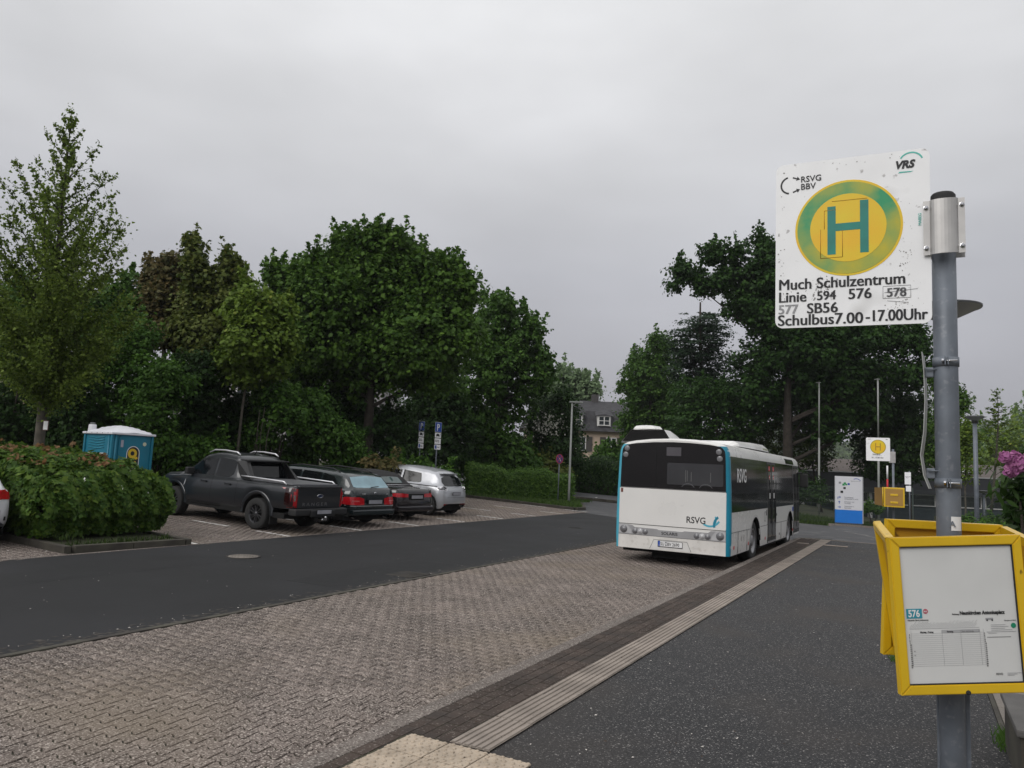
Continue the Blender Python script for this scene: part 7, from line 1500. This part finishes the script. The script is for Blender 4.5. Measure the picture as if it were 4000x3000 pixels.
for i in range(90):
    a, b = r_.uniform(-2.9, 1.9), r_.uniform(-1.1, 1.1); h = htop(np.array([a]), np.array([b]))[0]; L_ = r_.uniform(.02, .17) * (1.3 if r_.random() < .3 else 1)
    for q_ in range(9): tips.append((a + r_.normal() * .055, b + r_.normal() * .055, h + L_ * r_.random() ** .5 + .03))
for i in range(46):
    a = r_.uniform(-2.8, .8); h = r_.uniform(.8, 1.35)
    for q_ in range(6): tips.append((a + r_.normal() * .06, -1.38 + r_.normal() * .04, h + r_.normal() * .05))
T_ = np.array(tips); leaves('red_shoots', T_, r_.normal(size=(len(T_), 3)) * .5 + np.array([0, -.4, .8]), .10, LM_tip, r_.random(len(T_)), mb_, MAPLE, r_)['kind'] = 'stuff'
pts = np.array([(r_.uniform(-1, 2.6), -1.42 + r_.normal() * .03, r_.uniform(.1, 1.3)) for i in range(5)] + [(2.36, r_.uniform(-1, 1), r_.uniform(.6, 1.2)) for i in range(4)] + [(-2.0 + r_.normal() * .25, -1.45, .12 + abs(r_.normal()) * .08) for i in range(9)])
leaves('white_blossoms', np.repeat(pts, 3, 0) + r_.normal(size=(len(pts) * 3, 3)) * .02, r_.normal(size=(len(pts) * 3, 3)) + np.array([0, -1, .3]), .045, mat('white petal', (.65, .65, .62), .7), r_.random(len(pts) * 3), mb_, OVAL, r_)['kind'] = 'stuff'
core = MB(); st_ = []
core.bbox((-2.7, -1.0, 0), (1.85, 1.0, .85), .2); core.build('shade_core', mat('painted bush shade', (.020, .022, .010), .95, var=.5, vscale=9, bump=.8, bscale=30), mb_)  # solid block coloured near-black for the shade inside the bush
gp = [(r_.uniform(-18.4, -12.7), 7.98 + abs(r_.normal()) * .18, gz(-15.5) - .02 + .09) for i in range(500)] + [(-12.62 - abs(r_.normal()) * .12, r_.uniform(8.05, 10.1), gz(-12.6) + .09) for i in range(250)]
blades('grass', gp, .12, leafmat('dull long grass', (0.018, 0.030, 0.010), (0.05, 0.07, 0.022)), seed=15, wd=.012, lab='weedy grass along the kerb under the maple bush')
# ================================================================ far hills and their woods
def hill(name, lab, px0, px1, depth, ytop, m, seed, base=-12):
    r = random.Random(seed); n = 40; V = []; fx = [px0 + (px1 - px0) * i / n for i in range(n + 1)]
    for k, (dd, f) in enumerate(((0.80, 0.0), (.87, .4), (.94, .8), (1.0, 1.0), (1.15, .9), (1.5, .2))):
        for x in fx:
            e_ = math.sin(PI * (x - px0) / (px1 - px0)) ** .4 if 0 < (x - px0) < (px1 - px0) else 0
            p = at(x, ytop(x), depth); h = p.z * e_; q = at(x, 1800, depth * dd); V.append((q.x, q.y, base + (h - base) * f + r.gauss(0, .9) * (1 if f > .3 else 0)))
    k = n + 1; F = [(j * k + i, j * k + i + 1, (j + 1) * k + i + 1, (j + 1) * k + i) for j in range(5) for i in range(n)]
    return tag(MB().add(V, F, True).build(name, m), kind='structure')
M_hill = mat('wooded hill', (.045, .07, .03), .95, var=.5, vscale=.02, col2=(.09, .12, .045), bump=1.0, bscale=.3, coords='Object')
hl = hill('hills', '', 2500, 5200, 620, lambda x: 1700 + 25 * math.sin(x / 170.0) - (x - 3700) * .02, M_hill, 4)
# woods standing on that hillside
r_ = np.random.default_rng(31); lob = []
for i in range(210):
    px = r_.uniform(2900, 4300); f = r_.random(); d = 620 * (.86 + .14 * f); y = 1860 - (1860 - (1700 + 25 * math.sin(px / 170.0))) * f; lob.append((np.array(at(px, y, d)), r_.uniform(5, 10)))
P_, dn, rv = cloud(lob, 42000, 2.6, 20, .7, r=r_, spire=0); w_ = leaves('far_woods', P_, dn, 2.6, leafmat('far wood leaf', (.03, .055, .02), (.10, .13, .045)), rv, None, KITE, r_)
tag(w_, 'misty wooded hillside on the horizon right of the stop pole', 'woods', kind='stuff')
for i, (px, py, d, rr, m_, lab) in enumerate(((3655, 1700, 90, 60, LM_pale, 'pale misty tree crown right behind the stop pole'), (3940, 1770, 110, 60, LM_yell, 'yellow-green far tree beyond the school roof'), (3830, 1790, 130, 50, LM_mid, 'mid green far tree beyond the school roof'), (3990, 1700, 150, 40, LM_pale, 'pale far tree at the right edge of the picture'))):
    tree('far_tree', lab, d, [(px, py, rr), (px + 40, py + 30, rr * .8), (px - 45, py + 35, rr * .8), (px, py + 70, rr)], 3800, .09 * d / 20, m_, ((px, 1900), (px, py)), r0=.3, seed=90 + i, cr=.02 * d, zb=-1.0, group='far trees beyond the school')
# the damp air between
hz = MB().box((-900, -60, -14), (1400, 1150, 75)).build('haze', None)
hm = bpy.data.materials.new('thin haze'); hm.use_nodes = True; hn = hm.node_tree.nodes; hn.clear(); ho = hn.new('ShaderNodeOutputMaterial'); hv_ = hn.new('ShaderNodeVolumePrincipled')
hv_.inputs['Color'].default_value = (.86, .88, .92, 1); hv_.inputs['Density'].default_value = .00028; hv_.inputs['Anisotropy'].default_value = .2
hm.node_tree.links.new(hv_.outputs[0], ho.inputs['Volume']); hz.data.materials.clear(); hz.data.materials.append(hm); tag(hz, 'thin pale haze over the whole place', 'haze', kind='stuff')
